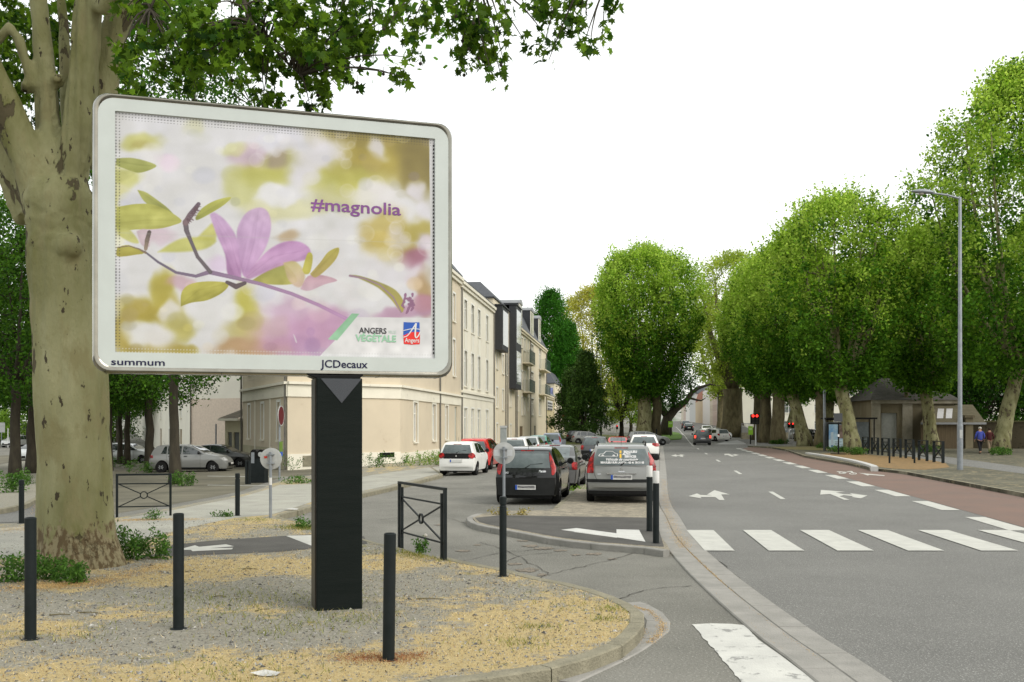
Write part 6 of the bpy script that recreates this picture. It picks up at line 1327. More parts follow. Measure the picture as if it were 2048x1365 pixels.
# dark leaning tree beyond
lt_ = empty('leaning_tree', Pv(1331, 148), 0, 'dark old tree leaning right over the road with bare crooked limbs', 'tree')
Y = 148; ox = XA(1331, Y); pp = lambda px, py, dy=0: (XA(px, Y) - ox, dy, ZA(py, Y) - tz(ox, Y) - .1)
mb = MB(); mb.tube([(0, 0, -.3), pp(1333, 850), pp(1336, 835), pp(1352, 818), pp(1372, 803), pp(1384, 785), pp(1398, 776), pp(1420, 769), pp(1440, 772)], [1.1, .85, .75, .55, .42, .35, .25, .15, .06], 9)
mb.tube([pp(1336, 835), pp(1322, 815), pp(1318, 790), pp(1330, 760)], [.6, .5, .35, .1], 8); mb.tube([pp(1372, 803), pp(1378, 796), pp(1392, 800), pp(1402, 802), pp(1412, 796)], [.3, .22, .16, .12, .05], 6); mb.tube([pp(1384, 785), pp(1380, 770), pp(1390, 755)], [.25, .15, .05], 6); mb.tube([pp(1350, 820), pp(1345, 800), pp(1352, 780)], [.3, .2, .08], 6)
mb.build('trunk', bark_dark, lt_, smooth=True)
rs = np.random.RandomState(21); cc = []
for (px, py, rx, ry, n) in ((1330, 775, 36, 26, 60), (1345, 800, 20, 16, 24), (1310, 800, 20, 20, 20), (1365, 765, 26, 16, 24), (1350, 740, 34, 18, 30)):
    for _ in range(n): q = pp(px + rs.normal() * rx * .5, py + rs.normal() * ry * .5, rs.normal() * 2.2); cc.append(q)
cc = np.array(cc); P_ = np.repeat(cc, 55, 0) + rs.normal(size=(len(cc) * 55, 3)) * .5; V, Fc = quads(P_, .3, rs); npmesh('crown', V, Fc, lf_dark, lt_)
# left of centre: yellowish, conifer, columns
make_tree('spring_tree', 'big airy olive-yellow tree in young leaf behind the two thin lamp posts', Pv(1186, 215), 30, 6, .6, 9.5, lf_yellow, bark_dark, 17, prof='round', nclump=620, nleaf=48, leaf=.42, sig=.8, limbs=10)
make_tree('spring_tree', 'smaller spring tree in front of the olive-yellow one, right of the lamp posts', Pv(1243, 128), 12.5, 3.0, .3, 3.9, lf_young, bark_dark, 18, prof='round', nclump=210, nleaf=45, leaf=.27, sig=.5, limbs=8)
make_tree('spring_tree', 'low lime-green tree behind the low red coupe', Pv(1262, 160), 9, 2.0, .3, 4.2, lf_lime, bark_dark, 19, prof='round', nclump=150, nleaf=60, leaf=.3, sig=.5, limbs=6)
make_tree('dark_conifer', 'nearly black conifer behind the sideways silver hatchback', Pv(1170, 122), 10.6, 1.2, .35, 2.9, lf_conifer, bark_dark, 20, prof='cone', nclump=300, nleaf=85, leaf=.26, sig=.4, limbs=5, twig=False)
make_tree('dark_conifer', 'second dark conifer, lower, left of the nearly black one', Pv(1142, 132), 9.0, 1.0, .3, 2.6, lf_conifer, bark_dark, 23, prof='cone', nclump=160, nleaf=70, leaf=.28, sig=.4, limbs=5, twig=False)
make_tree('columnar_tree', 'dense bright green columnar tree rising over the last roofs of the row', Pv(1102, 192), 26.3, 2, .4, 4.0, lf_bright, bark_dark, 24, prof='column', nclump=420, nleaf=95, leaf=.36, sig=.8, limbs=5, twig=False)
make_tree('columnar_tree', 'lower right companion of the dense bright green columnar tree', Pv(1134, 192), 20.5, 2, .4, 3.2, lf_bright, bark_dark, 25, prof='column', nclump=360, nleaf=95, leaf=.36, sig=.5, limbs=5, twig=False)
# left yard: dark trunks with dense green heads
LG = 'dark trunked street trees around the left yard'
l1 = make_tree('linden_tree', 'thick dark trunk nearest the left picture edge', Gv(31, 955), 13.0, 4.6, .26, 4.2, lf_linden, bark_dark, 30, prof='round', nclump=330, nleaf=75, leaf=.17, sig=.42, limbs=7, group=LG)
l2 = make_tree('linden_tree', 'dark trunk in the yard, right of the broadside silver hatchback middle, tallest head', Gv(351, 963), 19.5, 4.6, .21, 4.4, lf_linden, bark_dark, 31, prof='round', nclump=360, nleaf=70, leaf=.18, sig=.45, limbs=8, group=LG, lean=(-.1, 0))
l2['label'] = 'dark trunk standing before the broadside silver hatchback, with weeds round its foot'
clone(l1, Gv(64, 947), 1.2, 'dark trunk just left of the huge pale plane trunk', (1, 1, .95)); clone(l1, Gv(77, 936), 2.9, 'thin dark trunk touching the left side of the huge pale plane trunk', (.6, .6, .9))
clone(l1, Gv(298, 935), 4.2, 'dark trunk at the tail of the broadside silver hatchback', (1, 1, .98)); clone(l1, Gv(255, 927), .7, 'right one of the two slim trunks in front of the silver-grey hatchback', (.8, .8, .95)); clone(l1, Gv(240, 925), 5.2, 'left one of the two slim trunks in front of the silver-grey hatchback', (.7, .7, .9)); clone(l1, Gv(218, 938), 2.2, 'dark trunk showing at the right side of the huge pale plane trunk', (.8, .8, .9))
for i, (px, Y, s_, lb) in enumerate(((-60, 60, 1.1, 'green tree past the left picture edge'), (10, 135, 1.25, 'far green tree behind the farthest pale car'), (90, 120, 1.2, 'far green tree hidden mostly by the huge pale trunk'), (190, 150, 1.2, 'far green tree left of the pale house end'), (235, 118, .85, 'small green tree over the yard wall'), (330, 118, 1.2, 'green tree behind the white building roof'))):
    clone(l1, Pv(px, Y), i * 1.1, lb, (s_, s_, s_ * .95), group='far trees beyond the left yard')
for i, (px, Y) in enumerate(((-20, 128), (40, 124), (100, 126), (160, 124), (225, 128))):
    r_ = make_tree('shrub', 'round green shrub, ' + ordn[i] + ' from the left along the far side of the left road', Pv(px, Y), 4.2, .5, .12, 3.4, lf_lime if i % 2 else lf_linden, bark_dark, 40 + i, prof='round', nclump=70, nleaf=60, leaf=.28, sig=.5, limbs=4, twig=False, cat='shrub', flare=1, group='shrubs along the left road')
# right: dark trees beyond the garden wall
r1 = make_tree('garden_tree', 'dark leafy tree leaning over the garden wall by the walkers', Pv(1958, 93), 11.5, 2.5, .3, 5.6, lf_dark, bark_dark, 50, prof='round', nclump=330, nleaf=75, leaf=.27, sig=.5, limbs=7)
clone(r1, Pv(2070, 96), 2.0, 'dark leafy tree beyond the garden wall at the picture edge', (1.1, 1.1, 1.15)); clone(r1, Pv(1900, 108), 1.0, 'dark leafy tree behind the pavilion roof', (.9, .9, 1.1)); clone(r1, Pv(1800, 116), 3.0, 'dark leafy tree behind the pavilion chimney side', (.9, .9, 1.2))
# ---------------------------------------------------------------- the near plane
YT = 13.65; nx_, nz_ = XA(155, YT), .12
nt_ = empty('plane_tree', (nx_, YT, nz_), 0, 'huge pale flaking plane trunk in front, its boughs hanging over the billboard', 'tree')
def N(px, py, dy=0.0): Yq = YT + dy; return Vector((XA(px, Yq) - nx_, dy, ZA(py, Yq) - nz_))
mb = MB()
tr_ = [(158, 1150, .66), (157, 1120, .60), (153, 1080, .535), (151, 1040, .505), (150, 1000, .49), (148, 900, .47), (145, 800, .47), (142, 700, .455), (132, 600, .43), (126, 520, .44), (120, 440, .45), (116, 400, .46), (114, 365, .38)]
mb.tube([N(a, b) for a, b, c in tr_], [c for a, b, c in tr_], 26)
for pts, rs_ in (
    ([(95, 420, 0), (62, 330, -.1), (30, 262, -.2), (0, 190, -.3), (-60, 60, -.6), (-160, -120, -1)], [.32, .26, .225, .205, .18, .14]),
    ([(70, 430, .1), (38, 370, .1), (10, 310, 0), (-30, 240, -.1), (-120, 120, -.2)], [.27, .20, .17, .15, .12]),
    ([(108, 390, 0), (101, 300, .05), (96, 230, .1), (94, 165, .1), (86, 90, .1), (78, 0, .1), (66, -120, .2), (50, -300, .4)], [.30, .19, .155, .15, .13, .12, .11, .08]),
    ([(120, 400, .1), (142, 330, .05), (158, 250, .0), (165, 170, 0), (172, 90, .0), (180, 0, 0), (196, -120, .1), (240, -330, .3)], [.30, .235, .205, .19, .185, .18, .16, .12]),
    ([(168, 330, .35), (196, 250, .45), (203, 180, .5), (216, 110, .5), (238, 40, .5), (268, -40, .45), (330, -160, .3), (430, -280, 0)], [.26, .235, .22, .20, .185, .17, .15, .12]),
    ([(95, 172, .1), (62, 168, .0), (52, 130, -.05), (38, 80, -.1), (20, 50, -.15), (-10, 90, -.1)], [.11, .10, .075, .065, .06, .05]),
    ([(180, 0, 0), (215, 15, -.2), (228, -20, -.3), (260, -120, -.6)], [.12, .12, .11, .08]),
    ([(146, 330, .5), (136, 200, .7), (128, 60, .9), (110, -100, 1.2)], [.12, .12, .1, .08]),
    ([(88, 1160, -.2), (100, 1120, -.2), (118, 1060, -.1)], [.12, .16, .14]), ([(228, 1150, .0), (212, 1105, .0), (196, 1040, 0)], [.15, .15, .14]), ([(160, 1165, -.42), (158, 1120, -.32), (155, 1060, -.2)], [.15, .17, .14])):
    mb.tube([N(a, b, c) for a, b, c in pts], rs_, 16)
mb.ball(tuple(N(140, 490, -.36)), .17, n=8); mb.ball(tuple(N(116, 160, .0)), .10, n=8); mb.ball(tuple(N(52, 172, -.02)), .10, n=8)
tmp = mb.build('trunk', bark_near, nt_, smooth=True); rm = tmp.modifiers.new('r', 'REMESH'); rm.mode = 'VOXEL'; rm.voxel_size = .035; sm = tmp.modifiers.new('s', 'SMOOTH'); sm.factor = .7; sm.iterations = 6
dg = bpy.context.evaluated_depsgraph_get(); me = bpy.data.meshes.new_from_object(tmp.evaluated_get(dg)); tmp.modifiers.clear(); tmp.data = me
co = np.empty(len(me.vertices) * 3, np.float32); no_ = np.empty_like(co); me.vertices.foreach_get('co', co); me.vertices.foreach_get('normal', no_); co = co.reshape(-1, 3); no_ = no_.reshape(-1, 3)
th_ = np.arctan2(co[:, 1], co[:, 0]) * 1.2; nn = vnoise((th_ + 4) * 3.0, co[:, 2] * .8 + 9, 1.0, 31) - .5; n2 = vnoise((th_ + 4) * 9, co[:, 2] * 3.5 + 9, 1.0, 33) - .5
wr_ = np.exp(-((co[:, 2] - 4.6) / .55) ** 2) * (vnoise((th_ + 4) * 4, co[:, 2] * 16 + 20, 1.0, 35) - .5)
co += no_ * (nn * .07 + n2 * .022 + wr_ * .03)[:, None]; me.vertices.foreach_set('co', co.ravel()); me.polygons.foreach_set('use_smooth', np.ones(len(me.polygons), bool)); me.update()
# boughs above the frame, twigs and star leaves hanging into it
rs = np.random.RandomState(77); mb = MB()
def Wp(px, py, Y): return Vector((XA(px, Y) - nx_, Y - YT, ZA(py, Y) - nz_))
BG = [[(430, -280, 13.6), (560, -190, 13.2), (720, -150, 12.8), (900, -140, 12.4), (1080, -110, 12.0), (1230, -60, 11.8)], [(268, -40, 14.1), (360, -60, 13.4), (470, -30, 12.6), (500, 40, 12.3), (560, 110, 12.2), (600, 150, 12.2)], [(430, -280, 13.6), (560, -120, 13.2), (680, -60, 12.9), (790, -70, 12.6), (880, -60, 12.4), (960, -40, 12.2)],
      [(430, -280, 13.6), (380, -150, 13), (330, -60, 12.5), (300, 20, 12.3)], [(-60, 60, 13), (-20, 0, 12.5), (60, -40, 12.2), (120, -50, 12)]]
nodes = []
for b_ in BG:
    P_ = curve2([Wp(*p) for p in b_], 5); r0 = .10 if b_[0][1] == -280 else .05; mb.tube(P_, [r0 * (1 - .85 * i / (len(P_) - 1)) for i in range(len(P_))], 6); nodes += P_[2:]
NPn = np.array([tuple(v) for v in nodes]); cen = []
CL = [(20, 230, 40, 70), (70, 250, 20, 60), (115, 300, 20, 40), (60, 110, 60, 90), (0, 120, 40, 100), (120, 170, 40, 110), (215, 60, 30, 60), (20, 60, 55, 60), (110, 40, 50, 45), (20, 150, 40, 60), (125, 130, 30, 60), (112, 230, 26, 50), (128, 20, 30, 40), (30, 20, 60, 30), (250, 40, 30, 50), (280, 95, 50, 40), (262, 160, 38, 30), (330, 35, 60, 40), (350, 135, 60, 40), (400, 175, 34, 28), (430, 55, 60, 55), (415, 120, 40, 30), (480, 25, 60, 40), (560, 50, 80, 55), (640, 60, 80, 70), (560, 125, 70, 45), (625, 155, 75, 40), (520, 180, 55, 26), (470, 120, 40, 40), (690, 50, 50, 60), (690, 140, 30, 40), (600, 205, 45, 12), (540, 205, 30, 14), (420, 100, 50, 40), (380, 70, 40, 50),
      (735, 10, 22, 20), (745, 55, 22, 26), (740, 100, 22, 26), (705, 165, 18, 20), (765, 60, 14, 10), (712, 100, 22, 40), (800, 25, 22, 22), (790, 50, 18, 10), (822, 45, 12, 50), (822, 110, 14, 16), (788, 150, 14, 16), (800, 155, 14, 10), (855, 18, 30, 16), (860, 45, 24, 22), (905, 20, 20, 22), (915, 65, 20, 26), (950, 20, 24, 24), (945, 60, 36, 32), (975, 85, 32, 26), (1010, 35, 24, 14), (990, 55, 22, 22), (945, 105, 40, 20), (970, 125, 30, 16), (1000, 120, 16, 12), (932, 140, 16, 16), (985, 150, 14, 10), (1005, 162, 10, 6), (1040, 80, 16, 8), (1050, 8, 20, 8), (1090, 12, 40, 14), (1110, 30, 30, 20), (1150, 20, 40, 30), (1200, 10, 40, 16), (1165, 45, 34, 14), (1088, 68, 20, 18), (1096, 95, 14, 20), (1102, 118, 10, 8), (1140, 72, 22, 10), (1205, 66, 22, 12), (1180, 80, 20, 12), (1178, 100, 10, 8)]
balls = []
for (px, py, rx, ry) in CL:
    dens = 46 if px < 240 else 58 if px < 720 else 50; n = max(6, int(math.pi * rx * ry / dens)); Yc = rs.uniform(11.4, 13.2) if px > 240 else rs.uniform(14.6, 16.5)
    if py > 185: Yc = max(Yc, 12)
    c = Wp(px, py, Yc)
    for k in range(max(1, int(rx * ry / 500))):
        tgt = Wp(px + rs.normal() * rx * .4, py + rs.normal() * ry * .4, Yc); d = np.linalg.norm(NPn - np.array(tgt), axis=1); s_ = Vector(NPn[int(d.argmin())])
        if px > 240: m_ = s_.lerp(tgt, .55) + Vector((rs.normal() * .1, rs.normal() * .1, .18)); mb.tube(bez(s_, m_, tgt, 6), [.018, .015, .012, .01, .007, .004], 5, cap=False)
        if k == 0 and px > 380: balls.append(tgt + Vector((rs.normal() * .06, 0, -ry * Yc / F * .8)))
    ns_ = max(2, int(rx * ry / 230)); sc_c = []
    while len(sc_c) < ns_:
        u_, v_ = rs.uniform(-1, 1, 2)
        if u_ * u_ + v_ * v_ < 1: sc_c.append((px + u_ * rx, py + v_ * ry, Yc + rs.normal() * .35))
    for q_ in range(int(n * .95)): a_, b_, c_ = sc_c[q_ % ns_]; g1 = rs.normal(size=3); cen.append(tuple(Wp(a_ + g1[0] * 9, b_ + g1[1] * 10, c_ + g1[2] * .12)))
mb.build('bough', bark_dark, nt_, smooth=True)
stars(np.array(cen), .175, rs, 'foliage', leafmat('near_plane_leaf', (.012, .045, .002), (.10, .19, .012), scale=1.6, trans=.42, isl=.5), nt_)
# high crown above the frame (seen only in reflections, shade and from other viewpoints)
n = 520; a = rs.rand(n) * 6.283; rad = 6.0 * np.sqrt(rs.rand(n)); C_ = np.stack([rad * np.cos(a) + 1.0, rad * np.sin(a) + 1, 9.2 + rs.rand(n) * 5.5], 1); C_ = C_[(C_[:, 2] > 9.2 + .0 * rad[: len(C_)])]
P_ = np.repeat(C_, 22, 0) + rs.normal(size=(len(C_) * 22, 3)) * .45; V, Fc = quads(P_, .2, rs); npmesh('crown', V, Fc, lf_plane, nt_)
mbx = MB()
for b_ in balls[:40]: mbx.ball(tuple(b_), .022, n=6); mbx.tube([b_, b_ + Vector((0, 0, .10))], .003, 4)
mbx.build('seed_balls', bark_dark, nt_)['kind'] = 'stuff'
# ================================================================ STREET FURNITURE
post_m = mat('blue_black_post', (.009, .013, .013), .5, (.014, .018, .019), spec=.15, scale=5, bump=.08, bscale=30, col3=(.05, .05, .05), s3=22, t3=.70, w3=.03)
galv = mat('galvanised_steel', (.27, .29, .31), .5, (.21, .23, .25), scale=6, metal=.35)
signback = mat('sign_back', (.42, .43, .42), .5, (.34, .35, .34), scale=5)
def bollard(name, label, px, py, pytop, r=.05, off=.12, cap='flat', lean=0.0, ring=False, whitetop=False, group='dark steel bollards'):
    x, y = G(px, py, off); z = tz(x, y) + off; h = ZA(pytop, y) - z; root = empty(name, (x, y, z - .02), 0, label, 'bollard', group); root.rotation_euler = (0, lean, 0)
    mb = MB(); hh = h - (.20 if whitetop else .12 if ring else 0)
    mb.lathe([(r, -.05), (r, hh - .006), (r - .006, hh)] + ([] if (ring or whitetop) else [(r - .012, hh + .002), (r - .014, hh - .01), (.001, hh - .012)]), 24); mb.build('post', post_m, root, autos=35)
    if ring: mb = MB(); mb.lathe([(r * .82, hh + .001), (r * .82, hh + .02), (r, hh + .026), (r, h - .012), (r - .012, h), (.001, h)], 24); mb.build('cap', post_m, root, autos=35)
    if whitetop: mb = MB(); mb.lathe([(r * 1.0, hh + .001), (r * 1.03, hh + .01), (r * 1.03, h - .012), (r * .95, h), (.001, h + .002)], 24); mb.build('white_cap', mat('white_band', (.62, .62, .60), .5), root, autos=35)
    mb = MB(); mb.lathe([(.001, .016), (r * 1.55, .016), (r * 1.6, .024), (r * 1.02, .03), (.001, .03)], 20); mb.build('base_collar', blk if whitetop else post_m, root, autos=35)
    return root
bollard('bollard', 'plain dark bollard farthest left in front of the plane trunk', 61, 1279, 1031)
bollard('bollard', 'plain dark bollard between the plane trunk and the billboard pillar, white scratches near its top', 357, 1258, 1023)
bollard('bollard', 'slightly leaning dark bollard in a rusty patch right of the billboard pillar', 777, 1320, 1062, lean=.012)
b4_ = bollard('bollard', 'ringed dark bollard carrying a round sign pole above it', 1006, 1153, 990, r=.046, ring=True)
bollard('bollard', 'ringed dark bollard on the far side of the pale path, left of the plane trunk', 43, 1047, 958, r=.05, ring=True)
bollard('bollard', 'ringed dark bollard on the pale path between barrier and round sign', 475, 1032, 945, r=.05, ring=True)
bollard('bollard', 'left dark post of the thin pair beside the parking meter', 493, 969, 920, r=.055, off=.0); bollard('bollard', 'right dark post of the thin pair beside the parking meter', 499, 969, 921, r=.055, off=.0)
bollard('bollard', 'white-topped dark bollard, nearer of the pair at the island kerb', 1312, 1087, 940, r=.052, off=.1, whitetop=True, group='white-topped bollards')
bollard('bollard', 'white-topped dark bollard, farther of the pair at the island kerb', 1299, 1063, 930, r=.055, off=.1, whitetop=True, group='white-topped bollards')
bollard('bollard', 'slim bollard in front of the middle small barriers, nearer the bus shelter', 1779, 927, 894, r=.045); bollard('bollard', 'slim bollard in front of the small barriers, nearer the tall lamp post', 1829, 927, 893, r=.045)
bollard('bollard', 'dark post beside the last white car at the main road kerb', 1313, 884, 858, r=.08, off=.1)
# round signs seen from behind
def disc_sign(name, label, px, py, discy, Y=None, rad=.225, off=.12, patch=None, low=None):
    x, y = G(px, py, off) if Y is None else (XA(px, Y), Y); z = tz(x, y) + off; zc = ZA(discy, y) - z; root = empty(name, (x, y, z), 0, label, 'road sign', None)
    mb = MB(); mb.cyl(0, 0, -.1, zc + .14, .03, 14); mb.build('pole', galv, root, autos=40)
    mb = MB(); mb.lathe([(.001, .034), (rad - .012, .034), (rad, .038), (rad, .05), (.001, .05)], 36, 0, 'y', (0, 0, zc)); d = mb.build('disc', signback, root, autos=30)
    mb = MB(); mb.box(-.075, .075, -.036, .033, zc + .075, zc + .10); mb.box(-.075, .075, -.036, .033, zc - .105, zc - .08); mb.build('clamp', galv, root)
    if patch: mb = MB(); mb.box(*patch[:2], .028, .0335, zc + patch[2], zc + patch[3]); mb.build('sticker', patch[4], root)
    return root
s1 = disc_sign('road_sign', 'back of a round road sign with a small red sticker, behind the pale path', 541, 1036, 918, patch=(-.14, -.075, .01, .055, mat('red_sticker', (.6, .05, .03), .5)))
mb = MB(); mb.lathe([(.0305, 0), (.031, 0), (.031, .15), (.0305, .15)], 12, 0, 'z', (0, 0, .68)); mb.build('torn_paper', whk, s1)
yb_ = b4_.location.y; s2 = disc_sign('road_sign', 'back of a round road sign with two pale squares, above the ringed bollard', 1008, 1020, 907, Y=21.3, rad=.235, patch=None, off=.0)
mb = MB()
for a, b in ((-.21, -.09), (.06, .18)): mb.box(a, b, .028, .0335, -.06 + ZA(907, 21.3) - s2.location.z, .07 + ZA(907, 21.3) - s2.location.z)
mb.build('pale_square', signback if False else mat('pale_square', (.5, .52, .53), .5), s2)
# street no-parking pole near the corner house
x, y = G(559, 966, 0); z = tz(x, y); q = empty('no_entry_sign', (x, y, z), R(86), 'red round sign seen edge-on above a small green and blue plate', 'road sign')
zt = ZA(832, y) - z; mb = MB(); mb.cyl(0, 0, -.1, zt + .3, .04, 12); mb.build('pole', galv, q, autos=40)
mb = MB(); mb.lathe([(.001, -.05), (.37, -.05), (.37, -.07), (.001, -.07)], 28, 0, 'y', (0, 0, zt)); mb.build('red_disc', mat('sign_red', (.11, .010, .015), .4), q)
mb = MB(); mb.lathe([(.371, -.045), (.40, -.045), (.40, -.075), (.371, -.075), (.371, -.045)], 28, 0, 'y', (0, 0, zt), False); mb.build('rim', signback, q)
mb = MB(); mb.box(-.2, .2, -.07, -.05, zt - 1.42, zt - 1.02); mb.build('green_plate', mat('plate_green', (.12, .20, .03), .5), q); mb = MB(); mb.box(-.2, .2, -.07, -.05, zt - 1.60, zt - 1.425); mb.build('blue_plate', plate_b, q)
# parking meter
x, y = G(519, 966, 0); z = tz(x, y); q = empty('parking_meter', (x, y, z), R(-12), 'black parking meter with a double rounded head beside the thin post pair', 'parking meter'); h = ZA(899, y) - z
mb = MB(); mb.box(-.30, .30, -.18, .18, -.1, h - .35); mb.build('cabinet', post_m, q, bevel=.02)
mb = MB(); vs = [(.30, h - .35)] + [(.15 + .15 * math.cos(t), h - .17 + .17 * math.sin(t)) for t in np.linspace(0, math.pi * .85, 8)] + [(-.15 + .15 * math.cos(t), h - .17 + .17 * math.sin(t)) for t in np.linspace(math.pi * .15, math.pi, 8)] + [(-.30, h - .35)]; mb.prismy(vs, -.2, .2); mb.build('head', blk, q)
mb = MB(); mb.box(-.26, -.12, -.206, -.202, h - .55, h - .12); mb.build('screen', galv, q); mb = MB(); mb.lathe([(.001, -.21), (.1, -.21), (.1, -.202), (.001, -.202)], 20, 0, 'y', (.14, 0, h - .2)); mb.build('dial', signback, q)
# pedestrian barriers with crossed bars
def barrier(label, a, b, topa, topb, off=.12, twin=0, group='crossed-bar pedestrian barriers', t=.045):
    (xa, ya), (xb, yb) = G(*a, off), G(*b, off); L_ = math.hypot(xb - xa, yb - ya); z = tz(xa, ya) + off; root = empty('pedestrian_barrier', (xa, ya, z), math.atan2(yb - ya, xb - xa), label, 'barrier', group)
    h = ZA(topa, ya) - z; dz = tz(xb, yb) - tz(xa, ya)
    xs_ = [0, L_] if not twin else [0, twin, L_ - twin, L_]
    for x_ in xs_: mb = MB(); mb.box(x_ - t / 2, x_ + t / 2, -t / 2, t / 2, -.15, h - (0 if x_ in (0, L_) else t * 1.02)); mb.build('post', post_m, root)
    mb = MB(); mb.box(-t / 2, L_ + t / 2, -t / 2 - .002, t / 2 + .002, h + .001, h + .04); mb.build('top_rail', post_m, root)
    i0, i1 = (xs_[0], xs_[-1]) if not twin else (xs_[0], xs_[-1]); zt_, zb_ = h * .80, h * .24; mb = MB(); w_r = max(.012, t * .2); mb.box(i0 + t / 2, i1 - t / 2, -.012, .012, zt_ - w_r, zt_ + w_r); mb.box(i0 + t / 2, i1 - t / 2, -.012, .012, zb_ - w_r, zb_ + w_r); mb.build('cross_rail', post_m, root)
    c = Vector(((i0 + i1) / 2, 0, (zt_ + zb_) / 2)); rr_ = min(.07, L_ * .09); mb = MB()
    a0, a1 = (xs_[0], xs_[-1]) if not twin else (xs_[1], xs_[-2]) if False else (xs_[0], xs_[-1])
    for sx in (-1, 1):
        for sz in (-1, 1):
            e = Vector((a0 + t / 2 if sx < 0 else a1 - t / 2, 0, zt_ if sz > 0 else zb_)); d = (e - c).normalized(); mb.bar(c + d * rr_, e, max(.018, t * .45), max(.018, t * .45), up=(0, 1, 0))
    mb.build('crossed_bars', post_m, root); mb = MB(); mb.lathe([(rr_ - .010, -.014), (rr_ + .010, -.014), (rr_ + .010, .014), (rr_ - .010, .014), (rr_ - .010, -.014)], 20, 0, 'y', tuple(c), False); mb.build('ring', post_m, root)
    return root
barrier('wide dark barrier with crossed bars and a ring, right of the plane trunk', (234, 1034), (341, 1032), 952, 952, twin=.0)
br2 = barrier('dark double-post barrier with crossed bars between the billboard and the side street', (799, 1093), (890, 1121), 968, 976, twin=.10)
for i, (px, py, w) in enumerate(((1731, 906, 9), (1750, 908.5, 10), (1771, 911, 11), (1794, 914, 12), (1819, 917, 13), (1846, 921, 14), (1877, 925, 16))):
    o = barrier('short crossed-bar barrier, ' + ['nearest the shelter plane of the seven', 'second from the shelter plane', 'third from the shelter plane', 'middle one of the seven', 'fifth from the shelter plane', 'sixth from the shelter plane', 'nearest the tall lamp post of the seven'][i], (px - w / 2 - 1, py), (px + w / 2 + 1, py + 2), py - 43 * (py - 850) / 70 * .9, 0, group='row of small barriers on the right pavement', t=.12)
# tall lamp post on the right
x, y = G(1920, 940, .12); z = tz(x, y) + .12; q = empty('street_lamp', (x, y, z), 0, 'tall grey street lamp with a single long arm over the road on the right', 'street lamp'); h = ZA(396, y) - z
mb = MB(); mb.lathe([(.12, -.1), (.12, 1.9), (.105, 1.92), (.09, 2.5), (.062, h), (.05, h + .02), (.001, h + .02)], 20); mb.build('pole', galv, q, autos=35)
ax = XA(1867, y) - x; bx_ = XA(1822, y) - x
mb = MB(); mb.tube([(0, 0, h - .04), (ax * .5, 0, h + .12), (ax, 0, ZA(387, y) - z)], [.045, .04, .035], 10); mb.build('arm', galv, q)
mb = MB(); n_ = 12; rings = []
for i in range(n_ + 1):
    t = i / n_; xx = ax + (bx_ - ax) * t; w = .16 * math.sin(math.pi * min(1, .12 + t * .86)) ** .7; zc = ZA(386 - 3 * t, y) - z; rings.append([(xx, w * math.cos(a), zc + (.13 if math.sin(a) > 0 else .07) * math.sin(a) * w / .16) for a in np.linspace(0, 2 * math.pi, 13)[:-1]])
loops(mb, rings, True, True); hd_ = mb.build('lamp_head', galv, q, smooth=True)
mb = MB(); mb.ball(((ax * .45 + bx_ * .55), 0, ZA(388.5, y) - z), .12, n=8, sz=.5); mb.build('glass_bowl', mat('lamp_bowl', (.35, .33, .27), .2), hd_)
mb = MB(); mb.box(-.07, .05, -.135, -.122, 1.35, 1.7); mb.build('sticker', signback, q)
# two thin lamp posts, white mast, far signs
for px, yt, py, lb in ((1190, 742, 878, 'left one of the two thin grey lamp posts by the spring trees'), (1202, 716, 880, 'right, taller one of the two thin grey lamp posts by the spring trees')):
    x, y = G(px, py, 0); z = tz(x, y); q = empty('street_lamp', (x, y, z), 0, lb, 'street lamp'); h = ZA(yt, y) - z
    mb = MB(); mb.lathe([(.14, -.1), (.13, 2.2), (.08, h)], 12); mb.build('pole', galv, q, smooth=True); mb = MB(); mb.tube([(0, 0, h - .1), (-.5, 0, h + .15)], .05, 8); mb.box(-1.1, -.45, -.12, .12, h + .1, h + .22); mb.build('lamp_head', galv, q); mb = MB(); mb.box(-.5, .5, -.16, -.14, 3.0, 3.6); mb.build('sign_plate', signback, q)
x, y = G(1160, 880, 0); z = tz(x, y); q = empty('white_mast', (x, y, z), 0, 'white camera mast standing before the nearly black conifer', 'mast'); h = ZA(786, y) - z; mb = MB(); mb.lathe([(.16, -.1), (.14, h)], 12); mb.build('pole', whk, q, smooth=True); mb = MB(); mb.box(-.5, .1, -.12, .12, h - .8, h); mb.box(.1, .6, -.1, .1, h - .5, h - .35); mb.build('camera_box', signback, q)
mb = MB()
# traffic lights
def tlight(label, px, Y, top, bot, big=1.0, poleb=None, twin=False):
    x = XA(px, Y); z = tz(x, Y) + .1; q = empty('traffic_light', (x, Y, z), 0, label, 'traffic light', 'traffic lights at the junction'); zt, zb_ = ZA(top, Y) - z, ZA(bot, Y) - z
    mb = MB(); mb.cyl(.0, .12, -.1, zb_ + .3, .06, 10); mb.build('pole', whk, q); w = .28 * big; mb = MB(); mb.box(-w * 2 if twin else -w, w, -.16, .06, zb_, zt); mb.tube([(-w * .4, -.05, zt + .001), (-w * .4, -.05, zt + .12)], .05, 6); mb.build('head', blk, q, bevel=.03)
    on_ = mat('lit_red_signal', (1, .03, .02), .4, emit=2.5)
    for k in range(3):
        mb = MB(); zc = zt - (k + .5) * (zt - zb_) / 3
        for xx in ((-w * 1.15, w * .2) if twin else (0,)): mb.lathe([(.001, -.175), (.13 * big, -.175), (.13 * big, -.165), (.001, -.165)], 16, 0, 'y', (xx, 0, zc))
        mb.build('lens', on_ if k == 0 else mat('dark_lens', (.03, .03, .025), .2), q)
    return q
tlight('double-headed red traffic light with a white pole before the close pair of planes', 1512, 98, 829, 849, 1.0, twin=True)
